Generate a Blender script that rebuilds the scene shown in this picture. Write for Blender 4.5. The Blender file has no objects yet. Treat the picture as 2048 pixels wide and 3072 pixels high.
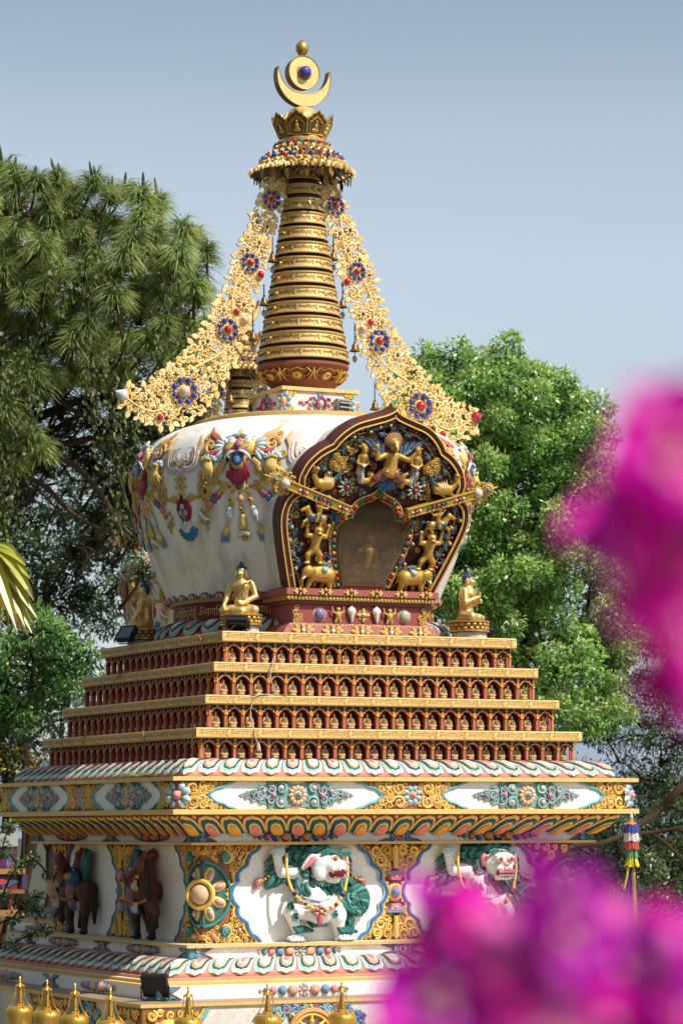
import bpy, math, random
import numpy as np
from mathutils import Vector, Matrix
random.seed(7); rng = np.random.default_rng(11)
PI = math.pi; R_ = math.radians
scene = bpy.context.scene
COL = scene.collection
GROUND = -3.6            # z = 0 is the photographer's eye level

# ------------------------------------------------------------------ materials
MATS = {}
def nodes(name):
    m = bpy.data.materials.new(name); m.use_nodes = True
    nt = m.node_tree; b = nt.nodes['Principled BSDF']
    return m, nt, b
def N(nt, t, **kw):
    n = nt.nodes.new(t)
    for k, v in kw.items():
        if k in n.inputs: n.inputs[k].default_value = v
        else: setattr(n, k, v)
    return n
def colmix(nt, a, fac, b, mode='MULTIPLY'):
    n = nt.nodes.new('ShaderNodeMix'); n.data_type = 'RGBA'; n.blend_type = mode
    for s, v in ((n.inputs[0], fac), (n.inputs[6], a), (n.inputs[7], b)):
        if isinstance(v, bpy.types.NodeSocket): nt.links.new(v, s)
        else: s.default_value = v
    return n.outputs[2]
def ramp(nt, src, p0, c0, p1, c1):
    r = nt.nodes.new('ShaderNodeValToRGB'); e = r.color_ramp.elements
    e[0].position, e[0].color = p0, c0; e[1].position, e[1].color = p1, c1
    nt.links.new(src, r.inputs[0]); return r.outputs[0]
def g(v, a=1.0): return (v, v, v, a)
def noise(nt, scale, detail=3, sx=(1, 1, 1), rough=.55):
    tc = nt.nodes.new('ShaderNodeTexCoord'); mp = nt.nodes.new('ShaderNodeMapping')
    mp.inputs['Scale'].default_value = sx
    nt.links.new(tc.outputs['Object'], mp.inputs[0])
    n = N(nt, 'ShaderNodeTexNoise', Scale=scale, Detail=detail, Roughness=rough)
    nt.links.new(mp.outputs[0], n.inputs['Vector']); return n.outputs['Fac']
def colattr(nt):
    a = nt.nodes.new('ShaderNodeAttribute'); a.attribute_name = 'Col'; return a.outputs['Color']

def mk_paint(name, rough, lo, spots=True, metal=0, streak=False, spec=.4, bump=0, ao=0.0, fine=.84):
    m, nt, b = nodes(name); c = colattr(nt)
    if name == 'paint': c = colmix(nt, c, 1.0, g(1.14))
    c = colmix(nt, c, 1.0, ramp(nt, noise(nt, 2.3, 5), .3, g(lo), .62, g(1.0)))
    c = colmix(nt, c, 1.0, ramp(nt, noise(nt, 31, 3), .3, g(fine), .65, g(1.05)))
    if spots:
        c = colmix(nt, c, ramp(nt, noise(nt, 19, 6, rough=.7), .69, g(0), .76, g(.45)), (.16, .11, .07, 1), 'MIX')
    if streak:
        c = colmix(nt, c, 1.0, ramp(nt, noise(nt, 3.2, 5, (1, 1, .09)), .36, (.70, .67, .63, 1), .52, g(1.0)))
        c = colmix(nt, c, 1.0, ramp(nt, noise(nt, 14, 4, (1, 1, .06)), .30, (.88, .86, .83, 1), .44, g(1.0)))
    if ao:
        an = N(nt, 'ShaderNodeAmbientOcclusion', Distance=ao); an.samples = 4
        c = colmix(nt, c, 1.0, ramp(nt, an.outputs['AO'], .10, (.28, .19, .14, 1), .72, g(1.0)))  # crevice shade multiplied into the base colour for deeper blacks
    nt.links.new(c, b.inputs['Base Color'])
    b.inputs['Metallic'].default_value = metal
    b.inputs['Specular IOR Level'].default_value = spec
    nt.links.new(ramp(nt, noise(nt, 9, 4), .3, g(max(.05, rough - .1)), .7, g(min(1, rough + .14))), b.inputs['Roughness'])
    if bump:
        bn = N(nt, 'ShaderNodeBump', Strength=.35, Distance=bump)
        nt.links.new(noise(nt, 22, 5), bn.inputs['Height']); nt.links.new(bn.outputs[0], b.inputs['Normal'])
    MATS[name] = m
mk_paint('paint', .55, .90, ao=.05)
mk_paint('clean', .5, .9, spots=False)
mk_paint('plaster', .75, .95, spots=False, streak=True, spec=.2, bump=.004, fine=.96)
mk_paint('metal', .40, .85, spots=False, metal=.72)
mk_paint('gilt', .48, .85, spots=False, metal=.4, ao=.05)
mk_paint('gem', .12, .95, spots=False, spec=.7)
mk_paint('bark', .9, .5, spots=False, spec=.1)
mk_paint('stone', .85, .6, spec=.2)

def mk_leaf(name, trans, rough, spec):
    m, nt, b = nodes(name); c = colattr(nt)
    nt.links.new(c, b.inputs['Base Color']); b.inputs['Roughness'].default_value = rough
    b.inputs['Specular IOR Level'].default_value = spec
    t = nt.nodes.new('ShaderNodeBsdfTranslucent')
    nt.links.new(colmix(nt, c, 1.0, (1.25, 1.15, .6, 1) if name != 'bract' else (1.1, .9, 1.05, 1)), t.inputs[0])
    mx = nt.nodes.new('ShaderNodeMixShader'); mx.inputs[0].default_value = trans
    nt.links.new(b.outputs[0], mx.inputs[1]); nt.links.new(t.outputs[0], mx.inputs[2])
    nt.links.new(mx.outputs[0], nt.nodes['Material Output'].inputs[0]); MATS[name] = m
mk_leaf('leaf', .30, .34, .6); mk_leaf('needle', .38, .45, .4); mk_leaf('bract', .30, .5, .3)

def mk_glass():
    m, nt, b = nodes('pane'); nt.nodes.remove(b)
    tr = N(nt, 'ShaderNodeBsdfTransparent'); tr.inputs[0].default_value = (.72, .62, .52, 1)
    gl = N(nt, 'ShaderNodeBsdfGlossy', Roughness=.06); gl.inputs[0].default_value = (.9, .9, .9, 1)
    df = N(nt, 'ShaderNodeBsdfDiffuse'); df.inputs[0].default_value = (.22, .145, .08, 1)
    m1 = nt.nodes.new('ShaderNodeMixShader'); m2 = nt.nodes.new('ShaderNodeMixShader')
    tc = nt.nodes.new('ShaderNodeTexCoord'); sx = nt.nodes.new('ShaderNodeSeparateXYZ'); nt.links.new(tc.outputs['Object'], sx.inputs[0])
    lowd = ramp(nt, N(nt, 'ShaderNodeMath', operation='MULTIPLY').outputs[0], 0, g(1), 1, g(0)); mul = lowd.node.inputs[0].links[0].from_node; mul.inputs[1].default_value = 1 / 1.1
    sb = N(nt, 'ShaderNodeMath', operation='SUBTRACT'); nt.links.new(sx.outputs[2], sb.inputs[0]); sb.inputs[1].default_value = 2.85; nt.links.new(sb.outputs[0], mul.inputs[0])
    dust = colmix(nt, ramp(nt, noise(nt, 5.5, 6, rough=.75), .45, g(.02), .75, g(.55)), 1.0, lowd, 'MULTIPLY'); dust = colmix(nt, dust, 1.0, colmix(nt, lowd, 1.0, g(.34), 'MULTIPLY'), 'ADD')
    nt.links.new(dust, m1.inputs[0])
    nt.links.new(tr.outputs[0], m1.inputs[1]); nt.links.new(df.outputs[0], m1.inputs[2])
    m2.inputs[0].default_value = .035
    nt.links.new(m1.outputs[0], m2.inputs[1]); nt.links.new(gl.outputs[0], m2.inputs[2])
    nt.links.new(m2.outputs[0], nt.nodes['Material Output'].inputs[0]); MATS['pane'] = m
mk_glass()

# ------------------------------------------------------------------ mesh builder
class MB:
    def __init__(s, mp=None): s.v = []; s.f = []; s.c = []; s.m = []; s.mp = mp
    def add(s, vs, fs, col, mat='paint'):
        b = len(s.v); mp = s.mp
        if mp: s.v.extend([tuple(mp(p[0], p[1], p[2])) for p in vs])
        else: s.v.extend([(p[0], p[1], p[2]) for p in vs])
        s.f.extend([tuple([i + b for i in q]) for q in fs])
        if isinstance(col, list): s.c.extend(col)
        else: s.c.extend([col] * len(fs))
        if isinstance(mat, list): s.m.extend(mat)
        else: s.m.extend([mat] * len(fs))
        return s
    def box(s, x0, x1, y0, y1, z0, z1, col, mat='paint', bev=0):
        if bev <= 0:
            vs = [(x, y, z) for x in (x0, x1) for y in (y0, y1) for z in (z0, z1)]
            fs = [(0, 1, 3, 2), (4, 6, 7, 5), (0, 4, 5, 1), (2, 3, 7, 6), (0, 2, 6, 4), (1, 5, 7, 3)]
        else:
            vs = []; e = bev
            for x, sx in ((x0, 1), (x1, -1)):
                for y, sy in ((y0, 1), (y1, -1)):
                    for z, sz in ((z0, 1), (z1, -1)):
                        vs += [(x, y + sy * e, z + sz * e), (x + sx * e, y, z + sz * e), (x + sx * e, y + sy * e, z)]
            def I(a, b_, c_, k): return (a * 4 + b_ * 2 + c_) * 3 + k
            fs = []
            for a in (0, 1):
                fs.append((I(a, 0, 0, 0), I(a, 0, 1, 0), I(a, 1, 1, 0), I(a, 1, 0, 0)))
                fs.append((I(0, a, 0, 1), I(0, a, 1, 1), I(1, a, 1, 1), I(1, a, 0, 1)))
                fs.append((I(0, 0, a, 2), I(0, 1, a, 2), I(1, 1, a, 2), I(1, 0, a, 2)))
                for b_ in (0, 1):
                    fs.append((I(a, b_, 0, 0), I(a, b_, 1, 0), I(a, b_, 1, 1), I(a, b_, 0, 1)))
                    fs.append((I(a, 0, b_, 0), I(a, 1, b_, 0), I(a, 1, b_, 2), I(a, 0, b_, 2)))
                    fs.append((I(0, a, b_, 1), I(1, a, b_, 1), I(1, a, b_, 2), I(0, a, b_, 2)))
                    for c_ in (0, 1): fs.append((I(a, b_, c_, 0), I(a, b_, c_, 1), I(a, b_, c_, 2)))
        return s.add(vs, fs, col, mat)
    def sweep(s, prof, cols, mat='paint', close=False):
        """square moulding: profile of (half width, z), mitred at the four corners"""
        vs = []
        for a, z in prof: vs += [(-a, -a, z), (a, -a, z), (a, a, z), (-a, a, z)]
        fs = []; cc = []
        for i in range(len(prof) - 1):
            for k in range(4):
                fs.append((i * 4 + k, i * 4 + (k + 1) % 4, i * 4 + 4 + (k + 1) % 4, i * 4 + 4 + k))
                cc.append(cols[i] if isinstance(cols, list) else cols)
        return s.add(vs, fs, cc, mat)
    def lathe(s, prof, n, col, mat='paint', cx=0, cy=0, cap=False, cz=0):
        vs = []; fs = []; cc = []
        for r, z in prof:
            vs += [(cx + r * math.cos(2 * PI * k / n), cy + r * math.sin(2 * PI * k / n), z + cz) for k in range(n)]
        for i in range(len(prof) - 1):
            for k in range(n):
                fs.append((i * n + k, i * n + (k + 1) % n, i * n + n + (k + 1) % n, i * n + n + k))
                cc.append(col[i] if isinstance(col, list) else col)
        if cap:
            fs.append(tuple(range((len(prof) - 1) * n, len(prof) * n))); cc.append(cc[-1])
            fs.append(tuple(range(n))); cc.append(cc[0])
        return s.add(vs, fs, cc, mat)
    def dome(s, u, v, ru, rv, h, col, rot=0, mat='paint', n=10, w0=0, m=3, top=None):
        vs = []; fs = []; cc = []; ca, sa = math.cos(rot), math.sin(rot)
        for i in range(m):
            t = i / m * PI / 2; k = math.cos(t); w = w0 + h * math.sin(t)
            for j in range(n):
                a = 2 * PI * j / n; x, y = ru * k * math.cos(a), rv * k * math.sin(a)
                vs.append((u + x * ca - y * sa, v + x * sa + y * ca, w))
        vs.append((u, v, w0 + h)); e = len(vs) - 1
        for i in range(m):
            for j in range(n):
                if i < m - 1: fs.append((i * n + j, i * n + (j + 1) % n, i * n + n + (j + 1) % n, i * n + n + j))
                else: fs.append((i * n + j, i * n + (j + 1) % n, e))
                cc.append(top if (top and i >= m - 1) else col)
        return s.add(vs, fs, cc, mat)
    def ball(s, c, r, col, mat='paint', n=10, m=6, sz=1.0):
        prof = [(r * math.sin(PI * i / m), -r * math.cos(PI * i / m) * sz) for i in range(m + 1)]
        vs = []; fs = []
        for rr, z in prof: vs += [(c[0] + rr * math.cos(2 * PI * k / n), c[1] + rr * math.sin(2 * PI * k / n), c[2] + z) for k in range(n)]
        for i in range(m):
            for k in range(n): fs.append((i * n + k, i * n + (k + 1) % n, i * n + n + (k + 1) % n, i * n + n + k))
        return s.add(vs, fs, col, mat)
    def tube(s, pts, rad, col, mat='paint', n=6, closed=False, w0=0, flat=1.0):
        P = [Vector((p[0], p[1], p[2] if len(p) > 2 else w0)) for p in pts]; L = len(P)
        vs = []; fs = []
        for i in range(L):
            a = P[i - 1] if (i > 0 or closed) else P[i]; b = P[(i + 1) % L] if (i < L - 1 or closed) else P[i]
            t = b - a
            if t.length < 1e-9: t = Vector((1, 0, 0))
            t.normalize(); up = Vector((0, 0, 1)) if abs(t.z) < .92 else Vector((0, 1, 0))
            sd = t.cross(up).normalized(); nn = sd.cross(t)
            r = rad[i] if isinstance(rad, (list, tuple)) else rad
            for k in range(n):
                q = 2 * PI * k / n; o = P[i] + sd * (r * math.cos(q)) + nn * (r * flat * math.sin(q)); vs.append((o.x, o.y, o.z))
        for i in range(L if closed else L - 1):
            j = (i + 1) % L
            for k in range(n): fs.append((i * n + k, i * n + (k + 1) % n, j * n + (k + 1) % n, j * n + k))
        if not closed: fs += [tuple(range(n)), tuple(range((L - 1) * n, L * n))]
        return s.add(vs, fs, col, mat)
    def plate(s, pts, w0, w1, col, mat='paint', side=None, inset=0):
        n = len(pts); cx = sum(p[0] for p in pts) / n; cy = sum(p[1] for p in pts) / n
        vs = [(p[0], p[1], w0) for p in pts]
        k = 1 - inset
        vs += [(cx + (p[0] - cx) * k, cy + (p[1] - cy) * k, w1) for p in pts]
        fs = [(i, (i + 1) % n, n + (i + 1) % n, n + i) for i in range(n)] + [tuple(range(n, 2 * n))]
        return s.add(vs, fs, [side or col] * n + [col], mat)
    def strip(s, A, B, col, mat='paint'):
        n = len(A); return s.add(list(A) + list(B), [(i, i + 1, n + i + 1, n + i) for i in range(n - 1)], col, mat)
    def curl(s, u, v, R, a0, d=1, turns=1.25, col=None, w=0, rad=None, mat='paint'):
        n = 13; rad = rad or R * .36; P = []; rr = []
        for i in range(n):
            t = i / (n - 1); r = R * (1 - .72 * t) ; a = a0 + d * turns * 2 * PI * t
            P.append((u + r * math.cos(a), v + r * math.sin(a), w + rad * .4 + R * .25 * t)); rr.append(rad * (.55 + .45 * math.sin(PI * min(1, t * 1.3 + .1))))
        s.tube(P, rr, col, mat, n=5)
        s.dome(u, v, R * .3, R * .3, R * .55, col, n=6, m=2, w0=w, mat=mat)
    def np(s, V, F, cols, mats):
        b = len(s.v); mp = s.mp
        V = V.tolist(); s.v.extend([tuple(mp(*p)) for p in V] if mp else [tuple(p) for p in V])
        s.f.extend([tuple(i + b for i in q) for q in F.tolist()]); s.c.extend(cols); s.m.extend(mats); return s

def obj(name, mb, parent=None, label=None, cat=None, group=None, kind=None, sharp=38, loc=None):
    me = bpy.data.meshes.new(name); me.from_pydata(mb.v, [], mb.f)
    keys = sorted(set(mb.m)); ki = {k: i for i, k in enumerate(keys)}
    for k in keys: me.materials.append(MATS[k])
    me.polygons.foreach_set('material_index', np.array([ki[k] for k in mb.m], dtype=np.int32))
    at = me.color_attributes.new('Col', 'FLOAT_COLOR', 'CORNER')
    cnt = np.array([len(f) for f in mb.f]); c = np.ones((len(mb.c), 4), dtype=np.float32)
    c[:, :3] = np.array([q[:3] for q in mb.c], dtype=np.float32)
    at.data.foreach_set('color', np.repeat(c, cnt, axis=0).ravel())
    me.polygons.foreach_set('use_smooth', np.ones(len(mb.f), dtype=bool))
    me.set_sharp_from_angle(angle=R_(sharp)); me.update()
    o = bpy.data.objects.new(name, me); COL.objects.link(o)
    if parent: o.parent = parent
    if loc: o.location = loc
    return tag(o, label, cat, group, kind)
def tag(o, label=None, cat=None, group=None, kind=None):
    for k, v in (('label', label), ('category', cat), ('group', group), ('kind', kind)):
        if v: o[k] = v
    return o
def empty(name, loc=(0, 0, 0), label=None, cat=None, group=None, rz=0):
    o = bpy.data.objects.new(name, None); COL.objects.link(o); o.location = loc; o.rotation_euler = (0, 0, rz)
    o.empty_display_size = .1
    return tag(o, label, cat, group)
def copy_tree(o, parent=None, skip=()):
    c = o.copy(); COL.objects.link(c); c.parent = parent
    for ch in o.children:
        if ch.name.split('.')[0] not in skip: copy_tree(ch, c, skip)
    return c
# leaves: many small diamonds built with numpy
def leaf_mesh(name, P, D, L, W, C, parent=None, mat='leaf', fold=.25, **kw):
    """P base points, D unit directions, L lengths, W widths, C colours"""
    n = len(P); r = rng.normal(size=(n, 3)); S = np.cross(D, r * .75 + np.array([.25, -.5, .9])); S /= np.linalg.norm(S, axis=1)[:, None] + 1e-9
    U = np.cross(S, D); L = L[:, None]; W = W[:, None]
    V = np.stack([P, P + D * L * .45 + S * W * .5 + U * W * fold, P + D * L, P + D * L * .45 - S * W * .5 + U * W * fold], 1).reshape(-1, 3)
    return quads(name, V, C, parent, mat, **kw)
def quads(name, V, C, parent=None, mat='leaf', label=None, cat=None, group=None, kind=None):
    nq = len(V) // 4; me = bpy.data.meshes.new(name)
    me.vertices.add(len(V)); me.vertices.foreach_set('co', V.astype(np.float32).ravel())
    me.loops.add(nq * 4); me.polygons.add(nq)
    me.loops.foreach_set('vertex_index', np.arange(nq * 4, dtype=np.int32))
    me.polygons.foreach_set('loop_start', np.arange(0, nq * 4, 4, dtype=np.int32))
    me.materials.append(MATS[mat]); me.update(calc_edges=True)
    at = me.color_attributes.new('Col', 'FLOAT_COLOR', 'CORNER')
    c = np.ones((nq, 4), dtype=np.float32); c[:, :3] = C
    at.data.foreach_set('color', np.repeat(c, 4, axis=0).ravel()); me.validate()
    o = bpy.data.objects.new(name, me); COL.objects.link(o)
    if parent: o.parent = parent
    return tag(o, label, cat, group, kind)

# ------------------------------------------------------------------ organic bodies: smooth union of round cones / ellipsoids, surface nets
def body(prims, h=.01, k=.02):
    """prims: ('c',p0,p1,r0,r1,col[,mat]) or ('e',centre,radii,col[,mat,rot]) ; negative: ('n',centre,radii)"""
    lo = np.full(3, 1e9); hi = -lo
    for p in prims:
        if p[0] == 'c': pts = [(p[1], p[3]), (p[2], p[4])]
        elif p[0] == 'e': pts = [(p[1], max(p[2]))]
        else: continue
        for c, r in pts: lo = np.minimum(lo, np.array(c) - r); hi = np.maximum(hi, np.array(c) + r)
    lo -= 2.5 * h; hi += 2.5 * h
    n = np.ceil((hi - lo) / h).astype(int) + 1
    G = np.stack(np.meshgrid(*[lo[i] + h * np.arange(n[i]) for i in range(3)], indexing='ij'), -1).astype(np.float32)
    D = np.full(n, 9., dtype=np.float32); best = np.full(n, 9., dtype=np.float32); ci = np.zeros(n, dtype=np.int32); tab = []
    for p in prims:
        if p[0] == 'c':
            a = np.array(p[1], dtype=np.float32); b = np.array(p[2], dtype=np.float32); ab = b - a; q = G - a
            t = np.clip(q @ ab / max(1e-9, float(ab @ ab)), 0, 1)
            d = np.linalg.norm(q - t[..., None] * ab, axis=-1) - (p[3] + (p[4] - p[3]) * t)
            col, mat = p[5], (p[6] if len(p) > 6 else 'paint')
        else:
            q = G - np.array(p[1], dtype=np.float32)
            if p[0] == 'e' and len(p) > 5: q = q @ np.array(Matrix.Rotation(p[5][1], 3, p[5][0]), dtype=np.float32)
            rr = np.array(p[2], dtype=np.float32); ln = np.linalg.norm(q / rr, axis=-1)
            d = ln * (ln - 1) / (np.linalg.norm(q / (rr * rr), axis=-1) + 1e-6)
            if p[0] == 'n':
                D = np.maximum(D, -d); continue
            col, mat = p[3], (p[4] if len(p) > 4 and p[4] else 'paint')
        hh = np.clip(.5 + .5 * (d - D) / k, 0, 1); D = d + (D - d) * hh - k * hh * (1 - hh) if tab else d
        m = d < best; best[m] = d[m]; ci[m] = len(tab); tab.append((col, mat))
    s = D < 0; cm = np.zeros(n - 1, dtype=np.int8)
    sl = lambda o, i, n_: slice(o, n_[i] - 1 + o)
    for a in (0, 1):
        for b in (0, 1):
            for c in (0, 1): cm += s[sl(a, 0, n), sl(b, 1, n), sl(c, 2, n)]
    mask = (cm > 0) & (cm < 8); acc = np.zeros(tuple(n - 1) + (3,), dtype=np.float32); cnt = np.zeros(tuple(n - 1), dtype=np.float32)
    for ax in range(3):
        o = [i for i in range(3) if i != ax]
        for a in (0, 1):
            for b in (0, 1):
                off0 = [0, 0, 0]; off0[o[0]] = a; off0[o[1]] = b; off1 = list(off0); off1[ax] = 1
                d0 = D[tuple(sl(off0[i], i, n) for i in range(3))]; d1 = D[tuple(sl(off1[i], i, n) for i in range(3))]
                x = (d0 < 0) != (d1 < 0); t = np.where(x, d0 / np.where(x, d0 - d1, 1), 0)
                for i in range(3): acc[..., i] += np.where(x, (t if i == ax else off0[i]), 0)
                cnt += x
    idx = np.full(mask.shape, -1, dtype=np.int64); idx[mask] = np.arange(mask.sum())
    ijk = np.argwhere(mask); off = acc[mask] / cnt[mask][:, None]; V = lo + h * (ijk + off)
    near = ci[tuple((ijk + np.round(off).astype(int)).T)]
    F = []
    for ax in range(3):
        o = [i for i in range(3) if i != ax]; s0 = [slice(0, None)] * 3; s1 = [slice(0, None)] * 3
        s0[ax] = slice(0, -1); s1[ax] = slice(1, None)
        x = s[tuple(s0)] != s[tuple(s1)]; e = np.argwhere(x)
        e = e[(e[:, o[0]] > 0) & (e[:, o[1]] > 0) & (e[:, o[0]] < n[o[0]] - 1) & (e[:, o[1]] < n[o[1]] - 1)]
        def cell(a, b):
            q = e.copy(); q[:, o[0]] -= a; q[:, o[1]] -= b; return idx[tuple(q.T)]
        q = np.stack([cell(1, 1), cell(0, 1), cell(0, 0), cell(1, 0)], 1)
        fl = s[tuple(e.T)] ^ (ax == 1); q[~fl] = q[~fl][:, ::-1]; F.append(q)
    F = np.concatenate(F); F = F[(F >= 0).all(1)]
    # one smoothing pass keeps the surface from showing the grid
    for _ in range(2):
        A = np.zeros_like(V); cN = np.zeros(len(V))
        for i in range(4):
            for j in (1, 3): np.add.at(A, F[:, i], V[F[:, (i + j) % 4]]); np.add.at(cN, F[:, i], 1)
        V = V * .4 + .6 * A / np.maximum(cN, 1)[:, None]
    fc = near[F[:, 0]]
    return V, F, [tab[i][0] for i in fc], [tab[i][1] for i in fc]

# ------------------------------------------------------------------ colours (linear base colours)
WHITE = (.90, .87, .81); CREAM = (.82, .68, .43); GOLDP = (.84, .54, .13); BAND = (.73, .47, .155); OCHRE = (.40, .22, .05)
DGOLD = (.33, .18, .035); MAROON = (.085, .016, .014); DMAR = (.045, .010, .010); RED = (.34, .035, .04); CRIM = (.45, .02, .05); BRICK = (.42, .12, .07)
ORANGE = (.74, .27, .03); PINK = (.72, .26, .27); PALEP = (.78, .50, .44); PEACH = (.78, .42, .27); TEAL = (.05, .25, .24); DTEAL = (.015, .10, .095)
LTEAL = (.24, .47, .44); NAVY = (.012, .035, .10); BLUE = (.06, .17, .36); LBLUE = (.34, .50, .60); SBLUE = (.16, .32, .48); VIOLET = (.09, .07, .42)
LAPIS = (.04, .05, .30); GREEN = (.02, .23, .13); BLACK = (.012, .012, .014); DARK = (.03, .022, .02); BROWN = (.12, .05, .022); PURPLE = (.20, .06, .20)
MGOLD = (.90, .62, .24); MGOLD2 = (.74, .48, .16); RGOLD = (.72, .46, .15)

def FRONT(d): return lambda u, v, w: (u, -d - w, v)
def LEFT(d): return lambda u, v, w: (-d - w, -u, v)
def CORNER(a):      # relief that folds round the front left corner
    return lambda u, v, w: (-a + u, -a - w, v) if u >= 0 else (-a - w, -a - u, v)
def text_mesh(txt, size, depth, res=2):
    cu = bpy.data.curves.new('t', 'FONT'); cu.body = txt; cu.size = size; cu.extrude = depth; cu.resolution_u = res
    o = bpy.data.objects.new('t', cu); COL.objects.link(o); bpy.context.view_layer.update()
    me = bpy.data.meshes.new_from_object(o.evaluated_get(bpy.context.evaluated_depsgraph_get()))
    V = [tuple(v.co) for v in me.vertices]; F = [tuple(p.vertices) for p in me.polygons]
    bpy.data.objects.remove(o); bpy.data.curves.remove(cu); bpy.data.meshes.remove(me)
    x0 = min(v[0] for v in V); x1 = max(v[0] for v in V); y0 = min(v[1] for v in V); y1 = max(v[1] for v in V)
    return [(v[0] - x0, v[1] - y0, v[2]) for v in V], F, x1 - x0, y1 - y0
def catmull(P, n):
    out = []; L = len(P)
    for i in range(L - 1):
        p0, p1, p2, p3 = [np.array(P[max(0, min(L - 1, j))], float) for j in (i - 1, i, i + 1, i + 2)]
        for t in np.linspace(0, 1, n, endpoint=False):
            out.append(tuple(.5 * ((2 * p1) + (-p0 + p2) * t + (2 * p0 - 5 * p1 + 4 * p2 - p3) * t * t + (-p0 + 3 * p1 - 3 * p2 + p3) * t ** 3)))
    out.append(tuple(float(x) for x in P[-1])); return out
# ================================================================== THE STUPA
stupa = empty('stupa', (0, 0, GROUND), 'large white and gold stupa with ringed spire, jewelled streamers and a brown shrine niche', 'stupa')
def P_(name, mb, parent=stupa, label=None, sharp=38, **kw):
    o = obj(name, mb, parent, label, sharp=sharp, **kw)
    if parent is stupa: o.location = (0, 0, -GROUND)
    return o
SIDES = ((FRONT, 'front'), (LEFT, 'left'))

# ---- plain square mouldings (all four sides)
def mould(name, prof, cols, label=None): return P_(name, MB().sweep(prof, cols), label=label)
mould('base_wall', [(3.60, GROUND), (3.60, -1.934)], (.66, .63, .58))
mould('ledge', [(3.58, -1.937), (3.628, -1.934), (3.628, -1.897), (3.29, -1.882)], [GOLDP, (.66, .46, .15), (.34, .24, .16)])
mould('white_band', [(3.30, -1.882), (3.30, -1.727)], WHITE)
mould('ledge', [(3.28, -1.729), (3.19, -1.726), (3.19, -1.691), (3.10, -1.688), (3.10, -1.658), (3.03, -1.652)], [GOLDP, (.66, .46, .15), CREAM, (.62, .30, .17), (.62, .30, .17)])
mould('white_band', [(2.655, -1.470), (2.655, -1.354)], WHITE)
mould('ledge', [(2.64, -1.356), (2.705, -1.353), (2.705, -1.318), (2.37, -1.314)], [GOLDP, (.68, .48, .16), (.62, .55, .44)])
mould('panel_wall', [(2.39, -1.32), (2.39, -.21)], WHITE)
mould('ledge', [(2.38, -.216), (2.618, -.213), (2.618, -.184), (2.55, -.181)], [GOLDP, (.64, .44, .14), GOLDP])
mould('white_band', [(2.56, -.183), (2.56, -.060)], (.74, .71, .66))
mould('cornice_slab', [(2.80, .128), (2.996, .130), (2.996, .184), (2.93, .187), (2.93, .50), (2.996, .503), (2.996, .548), (2.74, .556)],
      [GOLDP, (.72, .50, .16), GOLDP, WHITE, GOLDP, (.72, .50, .16), (.60, .46, .30)])

# ---- lotus mouldings
def lotus(name, af, zf, n, hw, kind, wscale=1.0, label=None):
    ts = [i / 10 for i in range(11)]
    ex = 5.0 if kind == 'pale' else 3.0
    base = {'pale': (.52, .20, .17), 'dark': (.20, .02, .025)}[kind]
    mb = MB().sweep([(af(t), zf(t)) for t in ts], base)
    a0 = max(af(0), af(1))
    def side(front):
        def mp(x, t, w):
            t = min(1, max(0, t)); e = .02; a = af(t); da = af(min(1, t + e)) - af(max(0, t - e)); dz = zf(min(1, t + e)) - zf(max(0, t - e))
            l = math.hypot(da, dz) + 1e-9; na, nz = dz / l, -da / l
            x = max(-a0, min(a0, x)) * a / a0; a2 = a + w * na; z = zf(t) + w * nz
            if abs(x) > a - 1e-4: x = math.copysign(a2, x)
            return (x, -a2, z) if front else (-a2, -x, z)
        return mp
    def petal(xc, h, lay, flip, w0=0.0):
        for sc, col, w in lay:
            nr, nc = 7, 8; vs = []
            for r in range(nr + 1):
                tt = r / nr; hwid = h * sc * (1 - tt ** ex) ** .5 if tt < 1 else 0
                t = .0 + .96 * (1 - (1 - sc) * .75) * tt
                t = 1 - t if not flip else t
                for c in range(nc + 1):
                    q = -1 + 2 * c / nc
                    vs.append((xc + hwid * q, t, w0 + (w + .022 * (1 - (q * sc) ** 2)) * wscale * (min(1, 1.02 - t ** 6) if kind == 'pale' else 1)))
            fs = [(r * (nc + 1) + c, r * (nc + 1) + c + 1, (r + 1) * (nc + 1) + c + 1, (r + 1) * (nc + 1) + c) for r in range(nr) for c in range(nc)]
            mb.add(vs, fs, col)
    for fr in (True, False):
        mb.mp = side(fr); p = 2 * a0 / n
        for i in range(n + 1):
            xc = -a0 + i * p; odd = i % 2
            if kind == 'pale':
                petal(xc, hw * p, [(1.0, (.62, .42, .20), .004), (.94, (.80, .80, .74), .010), (.84, (.40, .58, .64) if odd else (.30, .58, .52), .014), (.68, NAVY if odd else DTEAL, .018),
                                   (.56, (.62, .40, .15), .026), (.47, PALEP if odd else (.86, .80, .66), .034), (.22, PINK if odd else WHITE, .042)], False)
            else:
                petal(xc, hw * p, [(1.0, (.92, .64, .17), .004), (.84, (.02, .06, .16) if odd else (.015, .10, .09), .010), (.66, (.03, .14, .17), .014),
                                   (.56, (.92, .64, .17), .022), (.42, (.80, .22, .20) if odd else (.86, .36, .04), .034)], True)
                mb.dome(xc + p / 2, .86, p * .10, .10, .02, GOLDP, n=6, m=2)
    mb.mp = None
    return P_(name, mb, label=label)
cs, sn = lambda t: max(0, 1 - t ** 2.1) ** .62, lambda t: t
lotus('lotus_moulding', lambda t: 2.665 + .375 * cs(t), lambda t: -1.652 + .182 * sn(t), 22, .49, 'pale')
lotus('lotus_moulding', lambda t: 2.40 + .36 * cs(t), lambda t: .557 + .196 * sn(t), 21, .49, 'pale')
lotus('lotus_moulding', lambda t: 2.57 + .26 * (t ** .8), lambda t: -.062 + .192 * t, 20, .50, 'dark', label='dark red and gold lotus moulding under the cornice')

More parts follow.
